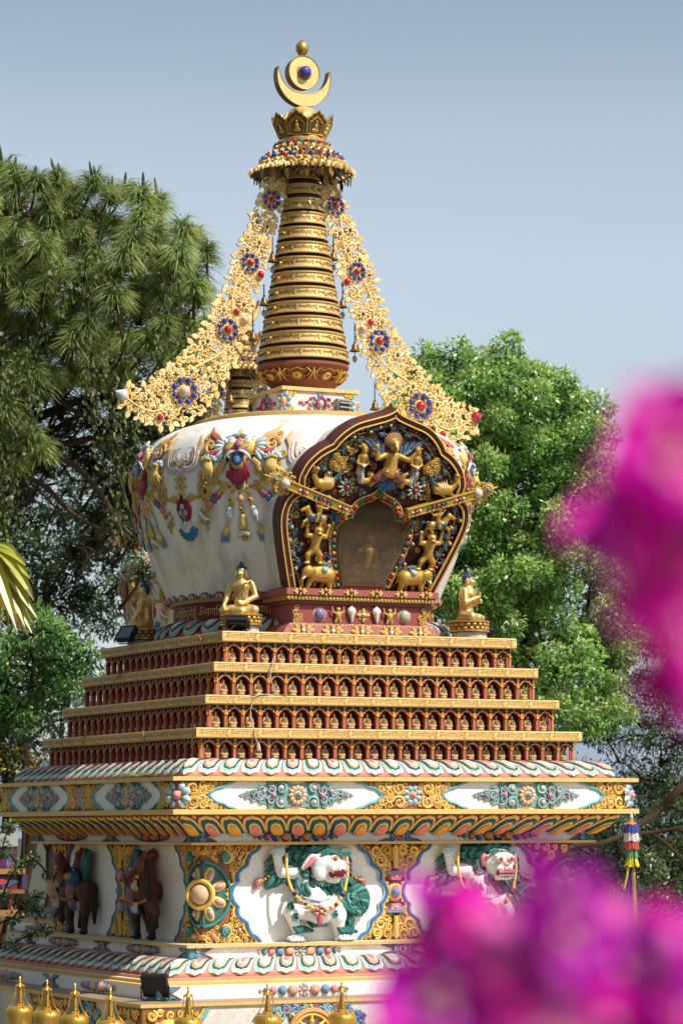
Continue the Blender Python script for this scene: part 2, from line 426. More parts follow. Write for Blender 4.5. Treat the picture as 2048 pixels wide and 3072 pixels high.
# ---- strings of beads on the three white bands
def bead_row(mb, u0, v0, s, pale):
    cols = [PEACH, SBLUE, PINK, TEAL, PEACH] if pale else [(.55, .20, .07), (.03, .10, .24), (.42, .09, .16), (.03, .16, .15), (.52, .17, .08)]
    for sg in (-1, 1):
        for du, r, c in zip((.135, .262, .372, .462, .53), (.062, .054, .046, .036, .025), cols):
            mb.dome(u0 + sg * du * s, v0, r * s * 1.05, r * s, r * s * .95, c, n=12, m=4)
            for q in (.35, .65):   # painted turns of the shell beads
                mb.tube([(u0 + sg * (du * s + r * s * (q - .45)) + .25 * r * s * math.cos(a), v0 + r * s * .8 * math.sin(a) * (1 - q * .3), r * s * (.55 + .38 * math.cos(a * .9))) for a in np.linspace(-1.2, 1.2, 6)], .0035, (.62, .52, .45) if pale else (.45, .33, .25), n=4)
    for k in range(8):
        a = k * PI / 4; mb.dome(u0 + .052 * s * math.cos(a), v0 + .052 * s * math.sin(a), .03 * s, .022 * s, .022, (PALEP if k % 2 else LBLUE) if pale else NAVY, rot=a, n=8, m=2)
    mb.dome(u0, v0, .032 * s, .032 * s, .035, GOLDP, n=10, m=2); mb.dome(u0, v0, .020 * s, .020 * s, .045, CRIM if not pale else SBLUE, n=8, m=2)
def band_leaf(mb, u0, v0, hh, pale):
    lc = (.05, .18, .26) if not pale else (.14, .30, .36)
    for sg in (-1, 1):
        for sv in (-1, 1):
            mb.plate([(u0, v0), (u0 + sg * .09, v0 + sv * hh), (u0 + sg * .27, v0 + sv * hh), (u0 + sg * .20, v0 + sv * hh * .6), (u0 + sg * .14, v0 + sv * hh * .55), (u0 + sg * .12, v0)], 0, .012, lc)
            mb.tube([(u0 + sg * .27, v0 + sv * hh, .012), (u0 + sg * .20, v0 + sv * hh * .6, .016), (u0 + sg * .14, v0 + sv * hh * .5, .016), (u0 + sg * .11, v0, .016)], .006, (.45, .10, .14), n=4)
            mb.curl(u0 + sg * .09, v0 + sv * hh * .45, .028, 0, sg * sv, 1.1, LBLUE if pale else SBLUE, .012)
    for k in range(7):
        a = k * 2 * PI / 7; mb.dome(u0 + .036 * math.cos(a), v0 + .036 * math.sin(a), .022, .019, .03, PINK if not pale else PALEP, rot=a, n=7, m=2)
    mb.dome(u0, v0, .02, .02, .045, TEAL, n=8, m=2)
for nm, d, v0, hh, s, us, mids, pale in (('bead_string', 2.56, -.122, .055, .97, (-1.30, 1.32), (-2.56, .03, 2.56), False), ('bead_string', 2.655, -1.412, .052, .95, (-1.30, 1.3), (-2.655, 0, 2.655), True),
                                   ('bead_string', 3.30, -1.805, .07, 1.0, (-1.55, 1.55), (-3.3, 0, 3.3), True)):
    for S, sd in SIDES:
        for u in us: mb = MB(S(d)); bead_row(mb, u, v0, s, pale); P_(nm, mb)
        for u in mids:
            mb = MB(S(d))
            if abs(u) < 1: band_leaf(mb, u, v0, hh, pale)
            else:
                sg = -1 if u > 0 else 1
                mb.plate([(u, v0 - hh), (u + sg * .27, v0 - hh), (u + sg * .2, v0 - .4 * hh), (u + sg * .15, v0), (u + sg * .2, v0 + .4 * hh), (u + sg * .27, v0 + hh), (u, v0 + hh)], 0, .012, (.03, .12, .16) if not pale else (.10, .25, .30))
                mb.tube([(u + sg * .27, v0 - hh, .014), (u + sg * .2, v0 - .4 * hh, .014), (u + sg * .14, v0, .014), (u + sg * .2, v0 + .4 * hh, .014), (u + sg * .27, v0 + hh, .014)], .007, (.50, .12, .12), n=4)
                for sv in (-1, 1): mb.curl(u + sg * .1, v0 + sv * hh * .5, .03, 0, sv, 1.1, LBLUE, .012)
            P_('band_leaf', mb)

# ---- cornice slab reliefs
def blossom(mb, u, v, R, pc, cc, n=8, edge=None, mat='paint', deep=1.0):
    for k in range(n):
        a = (k + .5) * 2 * PI / n
        if edge: mb.dome(u + .66 * R * math.cos(a), v + .66 * R * math.sin(a), R * .40, R * .31, R * .24 * deep, edge, rot=a, n=9, m=2, mat=mat)
        mb.dome(u + .66 * R * math.cos(a), v + .66 * R * math.sin(a), R * .34, R * .25, R * .30 * deep, pc, rot=a, n=9, m=3, mat=mat)
    mb.dome(u, v, R * .46, R * .46, R * .34 * deep, GOLDP, n=14, m=2, mat=mat)
    mb.dome(u, v, R * .34, R * .34, R * .52 * deep, cc, n=14, m=4, mat=mat)
def hourglass(mb, u0, v0, hh, sides=(-1, 1)):
    """gold scrollwork between two white fields, edged with a teal ribbon"""
    E = [(.71, 1.0), (.62, .86), (.56, .64), (.48, .52), (.43, .30), (.385, 0)]
    for sg in sides:
        poly = [(u0, v0 - hh)] + [(u0 + sg * a, v0 - hh * b) for a, b in E] + [(u0 + sg * a, v0 + hh * b) for a, b in E[-2::-1]] + [(u0, v0 + hh)]
        mb.plate(poly, 0, .006, (.26, .09, .03))
        line = [(u0 + sg * a, v0 - hh * b) for a, b in E] + [(u0 + sg * a, v0 + hh * b) for a, b in E[-2::-1]]
        mb.tube([(x, y, .012) for x, y in line], .016, (.16, .42, .42), n=6); mb.tube([(x - sg * .022, y, .014) for x, y in line], .010, (.03, .16, .22), n=5)
        mb.tube([(x + sg * .018, y, .008) for x, y in line], .008, (.50, .62, .62), n=5)
        for sv in (-1, 1):
            for a, b, r, c in ((.185, .52, .076, 0), (.30, .30, .056, 1), (.31, .76, .054, 0), (.40, .56, .046, 1), (.43, .84, .036, 0), (.47, .76, .027, 1), (.53, .87, .024, 0), (.59, .92, .018, 1), (.24, .06, .05, 0), (.14, .28, .04, 1), (.30, .16, .045, 0), (.10, .70, .04, 0), (.46, .90, .03, 1), (.36, .28, .035, 1), (.42, .68, .03, 0), (.335, .05, .024, 0), (.13, .86, .026, 1), (.215, .90, .022, 0), (.34, .90, .018, 1)):
                col = random.choice([GOLDP, (.74, .47, .12), (.66, .38, .09), (.74, .46, .16)])
                mb.curl(u0 + sg * a, v0 + sv * hh * b, r, random.uniform(0, 6.28), (1 if c else -1) * sv * sg, 1.35, col, .006)
            for _ in range(22):
                a = random.uniform(.12, .40); b = random.uniform(.05, .95); r = random.uniform(.012, .02)
                mb.dome(u0 + sg * a, v0 + sv * hh * b, r, r, r * 1.5, GOLDP, n=6, m=2, w0=.006)
def lozenge(mb, u0, v0, hh):
    """jewelled teal cartouche"""
    E = [(.72, 0), (.62, .22), (.50, .42), (.36, .74), (.22, .98), (.0, .80)]
    poly = [(u0 + a, v0 + hh * b) for a, b in E] + [(u0 - a, v0 + hh * b) for a, b in E[-2::-1]] + [(u0 - a, v0 - hh * b) for a, b in E[1:]] + [(u0 + a, v0 - hh * b) for a, b in E[-2:0:-1]]
    mb.plate(poly, 0, .012, (.20, .36, .36))
    for sg in (-1, 1):
        for sv in (-1, 1):
            for a, b, r, c in ((.20, .52, .070, LTEAL), (.32, .36, .056, (.36, .40, .46)), (.34, .78, .034, LTEAL), (.43, .38, .046, LTEAL), (.46, .08, .05, (.34, .42, .46)), (.54, .26, .036, LTEAL), (.62, .13, .028, (.42, .45, .50)), (.25, .92, .024, LTEAL), (.68, .04, .018, (.5, .4, .42)), (.14, .90, .02, LTEAL)):
                mb.curl(u0 + sg * a, v0 + sv * hh * b, r, random.uniform(0, 6.28), sg * sv, 1.3, c, .012, rad=r * .30)
            for _ in range(14):
                a = random.uniform(.15, .62); b = random.uniform(0, 1) * (1 - a / .72) * 1.05; r = random.uniform(.010, .017)
                mb.dome(u0 + sg * a, v0 + sv * hh * b, r, r, r * 1.8, random.choice([(.40, .52, .54), LTEAL, (.52, .40, .44)]), n=6, m=2, w0=.012)
            mb.dome(u0 + sg * .205, v0 + sv * hh * .53, .036, .036, .05, PALEP, n=10, m=3, w0=.014)
        mb.dome(u0 + sg * .30, v0, .032, .036, .055, (.66, .28, .36), n=10, m=3, w0=.014); mb.dome(u0 + sg * .42, v0 + .045, .026, .026, .045, PALEP, n=8, m=3, w0=.014)
        mb.dome(u0 + sg * .55, v0, .020, .024, .04, (.6, .25, .3), n=8, m=2, w0=.014)
    for k in range(12):
        a = k * PI / 6; mb.dome(u0 + .082 * math.cos(a), v0 + .082 * math.sin(a), .038, .030, .05, (.78, .54, .34), rot=a, n=8, m=2, w0=.012)
        mb.dome(u0 + .082 * math.cos(a), v0 + .082 * math.sin(a), .018, .012, .056, (.70, .24, .22), rot=a, n=6, m=2, w0=.012)
    mb.dome(u0, v0, .062, .062, .06, (.75, .50, .18), n=14, m=3, w0=.012); mb.dome(u0, v0, .044, .044, .085, SBLUE, n=12, m=4, w0=.012)
VC, HH = .344, .152
for S, sd in SIDES:
    for u in (-1.463, 1.50):
        mb = MB(S(2.93)); lozenge(mb, u, VC, HH); P_('jewelled_cartouche', mb)
    mb = MB(S(2.93)); hourglass(mb, 0, VC, HH); P_('scroll_relief', mb)
    mb = MB(S(2.93)); blossom(mb, 0, VC, .125, LBLUE, PINK, edge=(.62, .70, .74)); P_('flower_boss', mb)
    for u, sg in ((-2.93, 1), (2.93, -1)):
        mb = MB(S(2.93)); hourglass(mb, u, VC, HH, (sg,)); P_('scroll_relief', mb)
q2 = math.sqrt(.5)
for cx, cy in ((-1, -1), (1, -1), (-1, 1)):
    mb = MB(lambda u, v, w, cx=cx, cy=cy: (cx * (2.90 + w * q2) - u * q2 * cy * (1 if True else 0), cy * (2.90 + w * q2) + u * q2 * cx, v))
    blossom(mb, 0, VC, .155, LBLUE, (.62, .24, .34), edge=(.60, .68, .74), deep=1.2); P_('flower_boss', mb)

# ---- scrollwork frames round the white relief panels
OG = [(.47, 1.0), (.43, .90), (.36, .84), (.31, .70), (.30, .60), (.24, .53), (.185, .44), (.175, .33), (.185, .26), (.14, .19), (.115, .10), (.10, 0)]
PV, PH = -.767, .548
def frame_line(u0, sg, k=1.0, push=0):
    L = [(u0 + sg * (a * k + push), PV - PH * b) for a, b in OG] + [(u0 + sg * (a * k + push), PV + PH * b) for a, b in OG[-2::-1]]
    return L
def column(mb, u0):
    poly = frame_line(u0, 1) + frame_line(u0, -1)[::-1]
    mb.plate(poly, 0, .010, (.24, .06, .025))
    for sg in (-1, 1):
        ln = catmull(frame_line(u0, sg), 3)
        mb.tube([(x, y, .022) for x, y in ln], .023, (.05, .16, .34), n=6); mb.tube([(x + sg * .026, y, .014) for x, y in ln], .014, (.40, .58, .66), n=5)
        mb.tube([(x - sg * .032, y, .020) for x, y in ln], .013, GOLDP, n=5)
        for x, y in ln[::3]: mb.dome(x - sg * .045, y, .019, .021, .028, GOLDP, n=6, m=2, w0=.01)
        for sv in (-1, 1):
            for a, b, r in ((.11, .88, .07), (.24, .86, .07), (.35, .90, .045), (.19, .66, .075), (.08, .72, .05), (.11, .52, .06), (.20, .50, .036), (.085, .40, .040), (.26, .76, .03), (.07, .58, .035), (.12, .44, .035), (.38, .95, .028), (.15, .82, .04), (.26, .84, .035), (.14, .62, .035), (.22, .64, .03), (.05, .86, .035), (.13, .36, .035), (.06, .48, .03), (.17, .48, .03), (.27, .68, .025), (.09, .64, .03), (.23, .96, .03), (.05, .96, .03)):
                mb.curl(u0 + sg * a, PV + sv * PH * b, r, random.uniform(0, 6.28), sg * sv, 1.35, random.choice([GOLDP, (.62, .36, .075), (.74, .48, .14)]), .010)
    for sv in (-1, 1):   # fan, baluster, bowl
        mb.plate([(u0 - .05, PV + sv * PH * .97), (u0 + .05, PV + sv * PH * .97), (u0 + .035, PV + sv * PH * .62), (u0 - .035, PV + sv * PH * .62)], .01, .05, (.66, .44, .12), inset=.2)
        mb.tube([(u0, PV + sv * PH * .98, .05), (u0, PV + sv * PH * .5, .05)], [.022, .030], GOLDP, n=8)
        mb.plate([(u0 - .10, PV + sv * PH * .40), (u0 + .10, PV + sv * PH * .40), (u0 + .065, PV + sv * PH * .24), (u0 - .065, PV + sv * PH * .24)], .01, .07, (.58, .20, .16) if sv > 0 else (.50, .26, .36), inset=.15)
        mb.tube([(u0 - .11, PV + sv * PH * .41, .05), (u0 + .11, PV + sv * PH * .41, .05)], .018, (.16, .36, .48), n=6)
        mb.dome(u0, PV + sv * PH * .32, .030, .030, .09, PALEP, n=10, m=3)
    mb.dome(u0, PV, .105, .125, .06, GOLDP, n=18, m=3); mb.dome(u0, PV, .078, .098, .078, (.62, .12, .08), n=16, m=3); mb.dome(u0, PV, .066, .066, .115, SBLUE, n=16, m=4)
for S, sd in SIDES:
    mb = MB(S(2.39)); column(mb, 0.03); P_('scroll_column', mb)
mb = MB(CORNER(2.39))        # corner field folds round the arris
ln = [(.345 + .36 * (a - .10) / .37, b) for a, b in OG]
for sg in (-1, 1):
    L = [(sg * a, PV - PH * b) for a, b in ln] + [(sg * a, PV + PH * b) for a, b in ln[-2::-1]]
    mb.plate([(0, PV - PH)] + L + [(0, PV + PH)] if sg > 0 else [(-1e-5, PV - PH)] + L + [(-1e-5, PV + PH)], 0, .010, (.30, .11, .03))
    C = catmull(L, 3)
    mb.tube([(x, y, .024) for x, y in C], .024, (.05, .17, .36), n=6); mb.tube([(x + sg * .028, y, .014) for x, y in C], .014, (.42, .58, .66), n=5); mb.tube([(x - sg * .034, y, .02) for x, y in C], .014, GOLDP, n=5)
    for x, y in C[::3]: mb.dome(x - sg * .048, y, .02, .022, .028, GOLDP, n=6, m=2, w0=.01)
    mb.tube([(sg * max(.001, .335 * math.cos(a)), PV + .36 * math.sin(a), .035) for a in np.linspace(-PI / 2, PI / 2, 22)], .020, (.04, .22, .22), n=6)
    mb.plate([(sg * max(.001, .31 * math.cos(a)), PV + .335 * math.sin(a)) for a in np.linspace(-PI / 2, PI / 2, 18)], .01, .016, (.05, .15, .14))
    for k in range(4):
        a = -PI / 2 + (k + .5) * PI / 4; x, y = .215 * math.cos(a), .235 * math.sin(a)
        mb.dome(sg * x, PV + y, .105, .062, .035, GOLDP, rot=a if sg > 0 else PI - a, n=12, m=2, w0=.012)
        mb.dome(sg * x, PV + y, .078, .042, .055, (.05, .26, .30), rot=a if sg > 0 else PI - a, n=12, m=2, w0=.012)
        mb.dome(sg * x, PV + y, .060, .034, .070, (.74, .34, .36), rot=a if sg > 0 else PI - a, n=12, m=3, w0=.012)
        mb.dome(sg * (x * .98), PV + y, .02, .016, .085, (.80, .62, .55), rot=a, n=8, m=2, w0=.012)
    for sv in (-1, 1):
        for a, b, r in ((.07, .93, .05), (.17, .94, .036), (.30, .93, .05), (.42, .93, .045), (.53, .95, .03), (.08, .80, .03), (.34, .62, .032), (.40, .52, .05), (.385, .40, .04), (.47, .62, .034), (.39, .80, .04), (.48, .82, .03), (.60, .965, .024), (.35, .72, .04), (.23, .86, .04), (.36, .86, .035), (.02, .87, .035), (.12, .74, .03), (.17, .68, .028), (.52, .88, .03), (.39, .30, .03), (.40, .20, .03), (.36, .50, .03), (.41, .64, .03), (.24, .94, .03), (.54, .80, .02), (.44, .45, .03), (.10, .99, .03), (.36, .98, .03), (.47, .98, .03)):
            mb.curl(sg * a, PV + sv * PH * b, r, random.uniform(0, 6.28), sv * sg, 1.3, random.choice([GOLDP, (.62, .36, .075), (.74, .48, .14)]), .010)
        mb.curl(sg * .275, PV + sv * PH * .74, .085, PI / 2 * sv, -sv * sg, .9, GOLDP, .01, rad=.022)
        mb.dome(sg * .275, PV + sv * PH * .76, .066, .070, .07, (.04, .22, .22), n=14, m=4, w0=.012)
        for q in (.02, .045): mb.tube([(sg * .275 + q * math.cos(t), PV + sv * PH * .76 + q * math.sin(t), .088 - q * .25) for t in np.linspace(0, 4.2, 9)], .004, (.40, .58, .56), n=4)
        mb.dome(sg * .13, PV + sv * PH * .86, .040, .042, .06, (.66, .30, .16), n=10, m=3, w0=.012); mb.dome(sg * .45, PV + sv * PH * .74, .026, .03, .05, PALEP, n=8, m=3, w0=.012)
mb.mp = None
mb.ball((-2.375, -2.375, PV), .145, (.80, .50, .32), n=22, m=14);
P_('corner_medallion', mb)
# a thin gold collar round the boss of the medallion
mb = MB(lambda u, v, w: (-2.39 + (-w - u) * q2, -2.39 + (-w + u) * q2, v))
mb.tube([(.152 * math.cos(a), PV + .152 * math.sin(a), .06) for a in np.linspace(0, 2 * PI, 28)[:-1]], .026, GOLDP, n=6, closed=True); P_('medallion_collar', mb)
for S, u in ((FRONT, 2.39), (LEFT, 2.39)):     # far end of each face: the matching half field
    mb = MB(S(2.39)); sg = -1 if S is FRONT else -1
    L = [(u + sg * a, PV - PH * b) for a, b in ln] + [(u + sg * a, PV + PH * b) for a, b in ln[-2::-1]]
    if S is LEFT: L = [(-x, y) for x, y in L]
    e = u if S is FRONT else -u; s2 = sg if S is FRONT else -sg
    mb.plate([(e, PV - PH)] + L + [(e, PV + PH)], 0, .01, (.26, .05, .03)); C = catmull(L, 3)
    mb.tube([(x, y, .024) for x, y in C], .024, (.05, .16, .34), n=6); mb.tube([(x + s2 * .028, y, .014) for x, y in C], .014, (.45, .08, .10), n=5); mb.tube([(x - s2 * .034, y, .02) for x, y in C], .014, GOLDP, n=5)
    mb.tube([(e + s2 * max(.001, .335 * math.cos(a)), PV + .36 * math.sin(a), .035) for a in np.linspace(-PI / 2, PI / 2, 22)], .020, (.04, .22, .22), n=6)
    for k in range(4):
        a = -PI / 2 + (k + .5) * PI / 4; mb.dome(e + s2 * .2 * math.cos(a), PV + .235 * math.sin(a), .09, .055, .05, (.62, .30, .30), rot=a if s2 > 0 else PI - a, n=12, m=3)
    for sv in (-1, 1):
        for a, b, r in ((.10, .9, .05), (.22, .92, .04), (.33, .93, .05), (.45, .93, .04), (.36, .6, .04), (.42, .5, .045), (.28, .76, .06), (.47, .75, .03), (.56, .95, .02)):
            mb.curl(e + s2 * a, PV + sv * PH * b, r, random.uniform(0, 6.28), sv, 1.3, GOLDP, .01)
    mb.dome(e, PV, .12, .14, .1, (.7, .42, .28), n=16, m=4)
    P_('scroll_column', mb)

# ---- reliefs on the base wall just above the picture's lower edge
mb = MB(FRONT(3.60)); wc = (-1.62, -2.28)
for r, t, c in ((.265, .034, (.62, .30, .10)), (.225, .020, GOLDP), (.085, .03, GOLDP)):
    mb.tube([(wc[0] + r * math.cos(a), wc[1] + r * math.sin(a), .05) for a in np.linspace(0, 2 * PI, 37)[:-1]], t, c, n=7, closed=True)
for k in range(8):
    a = k * PI / 4 + PI / 8 * 0
    mb.tube([(wc[0] + r * math.cos(a), wc[1] + r * math.sin(a), .05) for r in (.03, .12, .15, .18, .235)], [.02, .014, .032, .016, .02], GOLDP, n=7)
    mb.dome(wc[0] + .31 * math.cos(a), wc[1] + .31 * math.sin(a), .03, .03, .06, GOLDP, n=8, m=3)
mb.dome(wc[0], wc[1], .06, .06, .1, MGOLD, n=12, m=3)
for k in range(26):
    a = PI * (k + .5) / 26; r = .40 + .05 * (k % 2) + .12 * abs(math.cos(a)) ** 2
    mb.curl(wc[0] + r * 1.1 * math.cos(a), min(-2.0, wc[1] + r * .85 * math.sin(a)), .055, a, 1 if k % 2 else -1, 1.2, random.choice([SBLUE, BLUE, LTEAL, (.26, .40, .52), (.40, .14, .18)]), .0)
for k in range(14):
    a = PI * (k + .5) / 14; mb.curl(wc[0] + .66 * math.cos(a), min(-2.06, wc[1] + .48 * math.sin(a)), .06, a, 1 if k % 2 else -1, 1.2, random.choice([SBLUE, BLUE, LTEAL]), .0)
P_('wheel_relief', mb)
def base_scroll(mb, e, s, wid=.75):
    L = [(wid, -1.96), (wid * .93, -2.04), (wid * .82, -2.10), (wid * .78, -2.22), (wid * .70, -2.30), (wid * .72, -2.45), (wid * .60, -2.60)]
    mb.plate([(e, -1.95)] + [(e + s * a, b) for a, b in L] + [(e, -2.6)], 0, .01, (.30, .12, .03))
    C = catmull([(e + s * a, b) for a, b in L], 3)
    mb.tube([(x, y, .02) for x, y in C], .032, (.20, .44, .42), n=6); mb.tube([(x - s * .036, y, .02) for x, y in C], .016, GOLDP, n=5)
    for a, b, r in ((.1, -2.02, .06), (.2, -2.0, .045), (.32, -2.02, .05), (.44, -2.0, .045), (.55, -2.0, .035), (.62, -2.01, .025), (.16, -2.13, .05), (.48, -2.12, .05), (.58, -2.1, .04), (.3, -2.3, .08), (.48, -2.28, .07), (.15, -2.3, .07), (.3, -2.5, .08)):
        if a < wid * .9: mb.curl(e + s * a, b, r, random.uniform(0, 6), random.choice((-1, 1)), 1.3, GOLDP, .01)
    mb.dome(e + s * .30, -2.14, .12, .085, .09, GOLDP, n=16, m=3); mb.dome(e + s * .36, -2.15, .07, .055, .13, PALEP, n=14, m=4)
    mb.dome(e + s * .56, -2.17, .05, .055, .09, SBLUE, n=10, m=3)
    blossom(mb, e + s * .1, -2.28, .12, SBLUE, PALEP)
for a_ in ((-3.6, 1), (3.6, -1), (.45, 1, .5)): mb = MB(FRONT(3.60)); base_scroll(mb, *a_); P_('scroll_relief', mb)
for a_ in ((3.6, -1), (-3.6, 1), (.9, -1, .8), (.9, 1, .7)): mb = MB(LEFT(3.60)); base_scroll(mb, *a_); P_('scroll_relief', mb)
mb = MB(LEFT(3.60))
for k in range(16):
    a = PI * (k + .5) / 16
    for r in (.2, .38): mb.curl(2.0 + r * 1.2 * math.cos(a), -2.32 + r * .9 * math.sin(a), .06, a, 1 if k % 2 else -1, 1.2, random.choice([BLUE, LTEAL, (.40, .16, .10), TEAL]))
P_('scroll_relief', mb)
# ---- four stepped tiers of niches
TIERS = [(2.43, .756, .990, 23, 2.511, .992, 1.108, 'lowest'), (2.254, 1.108, 1.380, 21, 2.315, 1.382, 1.490, 'second lowest'),
         (2.087, 1.490, 1.760, 19, 2.130, 1.762, 1.877, 'second highest'), (1.883, 1.877, 2.122, 18, 1.941, 2.124, 2.249, 'highest')]
MANTRA = '\u0950\u092e\u0923\u093f\u092a\u0926\u094d\u092e\u0947\u0939\u0942\u0901'
TV, TF, TW, TH = text_mesh(MANTRA, 1.0, .05)
def write(mb, u, v, h, w, col, mat='paint', wid=None):
    k = h / TH; kx = (wid / TW) if wid else k
    mb.add([(u + x * kx, v + y * k, w + z * k) for x, y, z in TV], TF, col, mat); return TW * kx
def arcade(mb, a, z0, z1, n):
    p = 2 * a / n; H = z1 - z0; hw = p * .415; zs = z0 + H * .60; zt = z0 + H * .90
    top = [(1.0, 0), (.98, .22), (.80, .42), (.66, .50), (.60, .68), (.34, .84), (.12, .90), (0, 1.0)]
    arch = [(-x, y) for x, y in top] + [(x, y) for x, y in top[-2::-1]]
    for i in range(n):
        c = -a + (i + .5) * p
        A = [(c + x * hw, zs + y * (zt - zs), 0) for x, y in arch]
        B = [(q[0], z1, 0) for q in A]
        mb.strip(A, B, (.02, .035, .09)); mb.strip([(c - p / 2, zs, 0), (c - hw, zs, 0)], [(c - p / 2, z1, 0), (c - hw, z1, 0)], (.02, .035, .09)); mb.strip([(c + hw, zs, 0), (c + p / 2, zs, 0)], [(c + hw, z1, 0), (c + p / 2, z1, 0)], (.02, .035, .09))
        mb.strip(A, [(x, y, -.05) for x, y, w in A], (.16, .02, .02))
        mb.tube([(x, y, .006) for x, y, w in A], .0075, (.62, .33, .06), n=5)
        mb.tube([(x * .86 + c * .14, y - .010, .000) for x, y, w in A], .007, (.38, .03, .03), n=4)
        mb.box(c - .012, c + .012, zt + .008, z1 - .002, .002, .012, (.55, .24, .03))
    for i in range(n + 1):
        c = -a + i * p; e = p / 2 - hw
        x0, x1 = max(-a, c - e), min(a, c + e)
        mb.box(x0, x1, z0, zs, -.05, .004, (.46, .085, .08)); m_ = (x0 + x1) / 2
        mb.box(m_ - e * .35, m_ + e * .35, z0 + H * .04, zs - H * .03, .004, .010, (.66, .17, .16))
        mb.box(x0, x0 + e * .24, z0, zs, .004, .012, (.66, .36, .09)); mb.box(x1 - e * .24, x1, z0, zs, .004, .012, (.60, .32, .06))
        mb.box(x0, x1, zs - H * .03, zs + H * .05, .004, .022, (.66, .34, .06)); mb.box(x0 + .003, x1 - .003, zs + H * .05, zs + H * .22, .004, .014, (.62, .25, .04)); mb.box(x0, x1, zs + H * .26, z1 - .003, .003, .018, (.50, .18, .03))
for a, z0, z1, n, b, b0, b1, nm in TIERS:
    P_('tier_core', MB().sweep([(a - .17, z0 - .01), (a - .17, z1 + .002), (a + .02, z1 + .002)], [(.085, .006, .010), (.02, .004, .004)]))
    P_('tier_floor', MB().sweep([(a + .004, z0 - .004), (a + .004, z0 + .006), (a - .17, z0 + .006)], [(.30, .07, .05), (.08, .015, .015)]))
    for S, sd in SIDES:
        mb = MB(S(a)); arcade(mb, a, z0 + .006, z1, n); P_('niche_arcade', mb)
    mb = MB(FRONT(a)); mb.mp = lambda u, v, w, a=a: (a + w, u, v); arcade(mb, a, z0 + .006, z1, n); P_('niche_arcade', mb)
    mb = MB().sweep([(a - .05, b0 - .001), (b - .008, b0), (b, b0 + .008), (b, b1 - .010), (b - .006, b1), (a - .34, b1 + .001)], [(.30, .17, .05), BAND, BAND, (.74, .52, .20), (.52, .35, .18)])
    for S, sd in SIDES:
        mb.mp = S(b); h = (b1 - b0) * .76; v = b0 + (b1 - b0) * .12; wd = TW * h / TH * 1.02; k = max(1, int((2 * b - .06) / wd)); wd = (2 * b - .06) / k
        for i in range(k): write(mb, -b + .03 + i * wd, v, h, -.002, (.40, .21, .055), wid=wd * .97)
        mb.tube([(-b + .01, b1 - .014, 0), (b - .01, b1 - .014, 0)], .006, (.70, .49, .19), n=5); mb.tube([(-b + .01, b0 + .014, 0), (b - .01, b0 + .014, 0)], .006, (.50, .30, .09), n=5)
    mb.mp = None; P_('script_band', mb)

# ---- the seated statuettes in the niches: things of their own, sharing one mesh
SK = (.54, .35, .15); SK2 = (.27, .155, .055)
mini = [('e', (0, 0, .022), (.052, .036, .020), SK, 'paint'), ('e', (0, 0, .008), (.056, .040, .014), SK2, 'paint'),
        ('c', (-.018, 0, .05), (-.046, -.012, .048), .017, .012, SK), ('c', (.018, 0, .05), (.046, -.012, .048), .017, .012, SK), ('c', (-.03, -.03, .046), (.03, -.03, .046), .010, .010, SK),
        ('c', (0, .006, .055), (0, .004, .105), .021, .026, SK2), ('c', (-.032, 0, .108), (-.044, -.004, .072), .012, .010, SK), ('c', (-.044, -.004, .072), (-.030, -.026, .05), .010, .007, SK2),
        ('c', (.032, 0, .108), (.042, -.004, .072), .012, .010, SK), ('c', (.042, -.004, .072), (.010, -.030, .062), .010, .007, SK2),
        ('c', (0, 0, .115), (0, 0, .125), .010, .009, SK2), ('e', (0, -.002, .142), (.0175, .019, .021), SK), ('e', (0, .003, .153), (.0185, .019, .015), SK2), ('e', (0, .002, .168), (.008, .008, .010), SK2)]
mV, mF, mc, mm = body(mini, .0058, .009)
mini_mb = MB().np(mV, mF, mc, mm)
first = None; ORD = ['first', 'second', 'third', 'fourth', 'fifth', 'sixth', 'seventh', 'eighth', 'ninth', 'tenth', 'eleventh', 'twelfth', 'thirteenth', 'fourteenth', 'fifteenth', 'sixteenth', 'seventeenth', 'eighteenth', 'nineteenth', 'twentieth', 'twenty-first', 'twenty-second', 'twenty-third']
for S, sd in SIDES:
    for a, z0, z1, n, b, b0, b1, nm in TIERS:
        p = 2 * a / n
        for i in range(n):
            u = -a + (i + .5) * p; x, y, z = S(a - .055)(u, z0 + .007, 0)
            if first is None: o = first = obj('buddha_statuette', mini_mb)
            else: o = first.copy(); COL.objects.link(o)
            o.location = (x, y, z); o.rotation_euler = (0, 0, (0 if sd == 'front' else -PI / 2) + random.uniform(-.12, .12)); s = 1.09 * (z1 - z0) / .25 * random.uniform(.95, 1.0); s = min(s, 1.14); o.scale = (s * .88, s, s)
            if sd == 'front': l = 'small gilt seated statuette, sunlit front, %s niche row, %s from the left corner' % (nm, ORD[i])
            else: l = 'small seated statuette in shade, left side, %s niche row, %s from the front corner' % (nm, ORD[n - 1 - i])
            tag(o, l, 'statue', 'seated statuettes in the front niches' if sd == 'front' else 'seated statuettes in the shaded left niches')
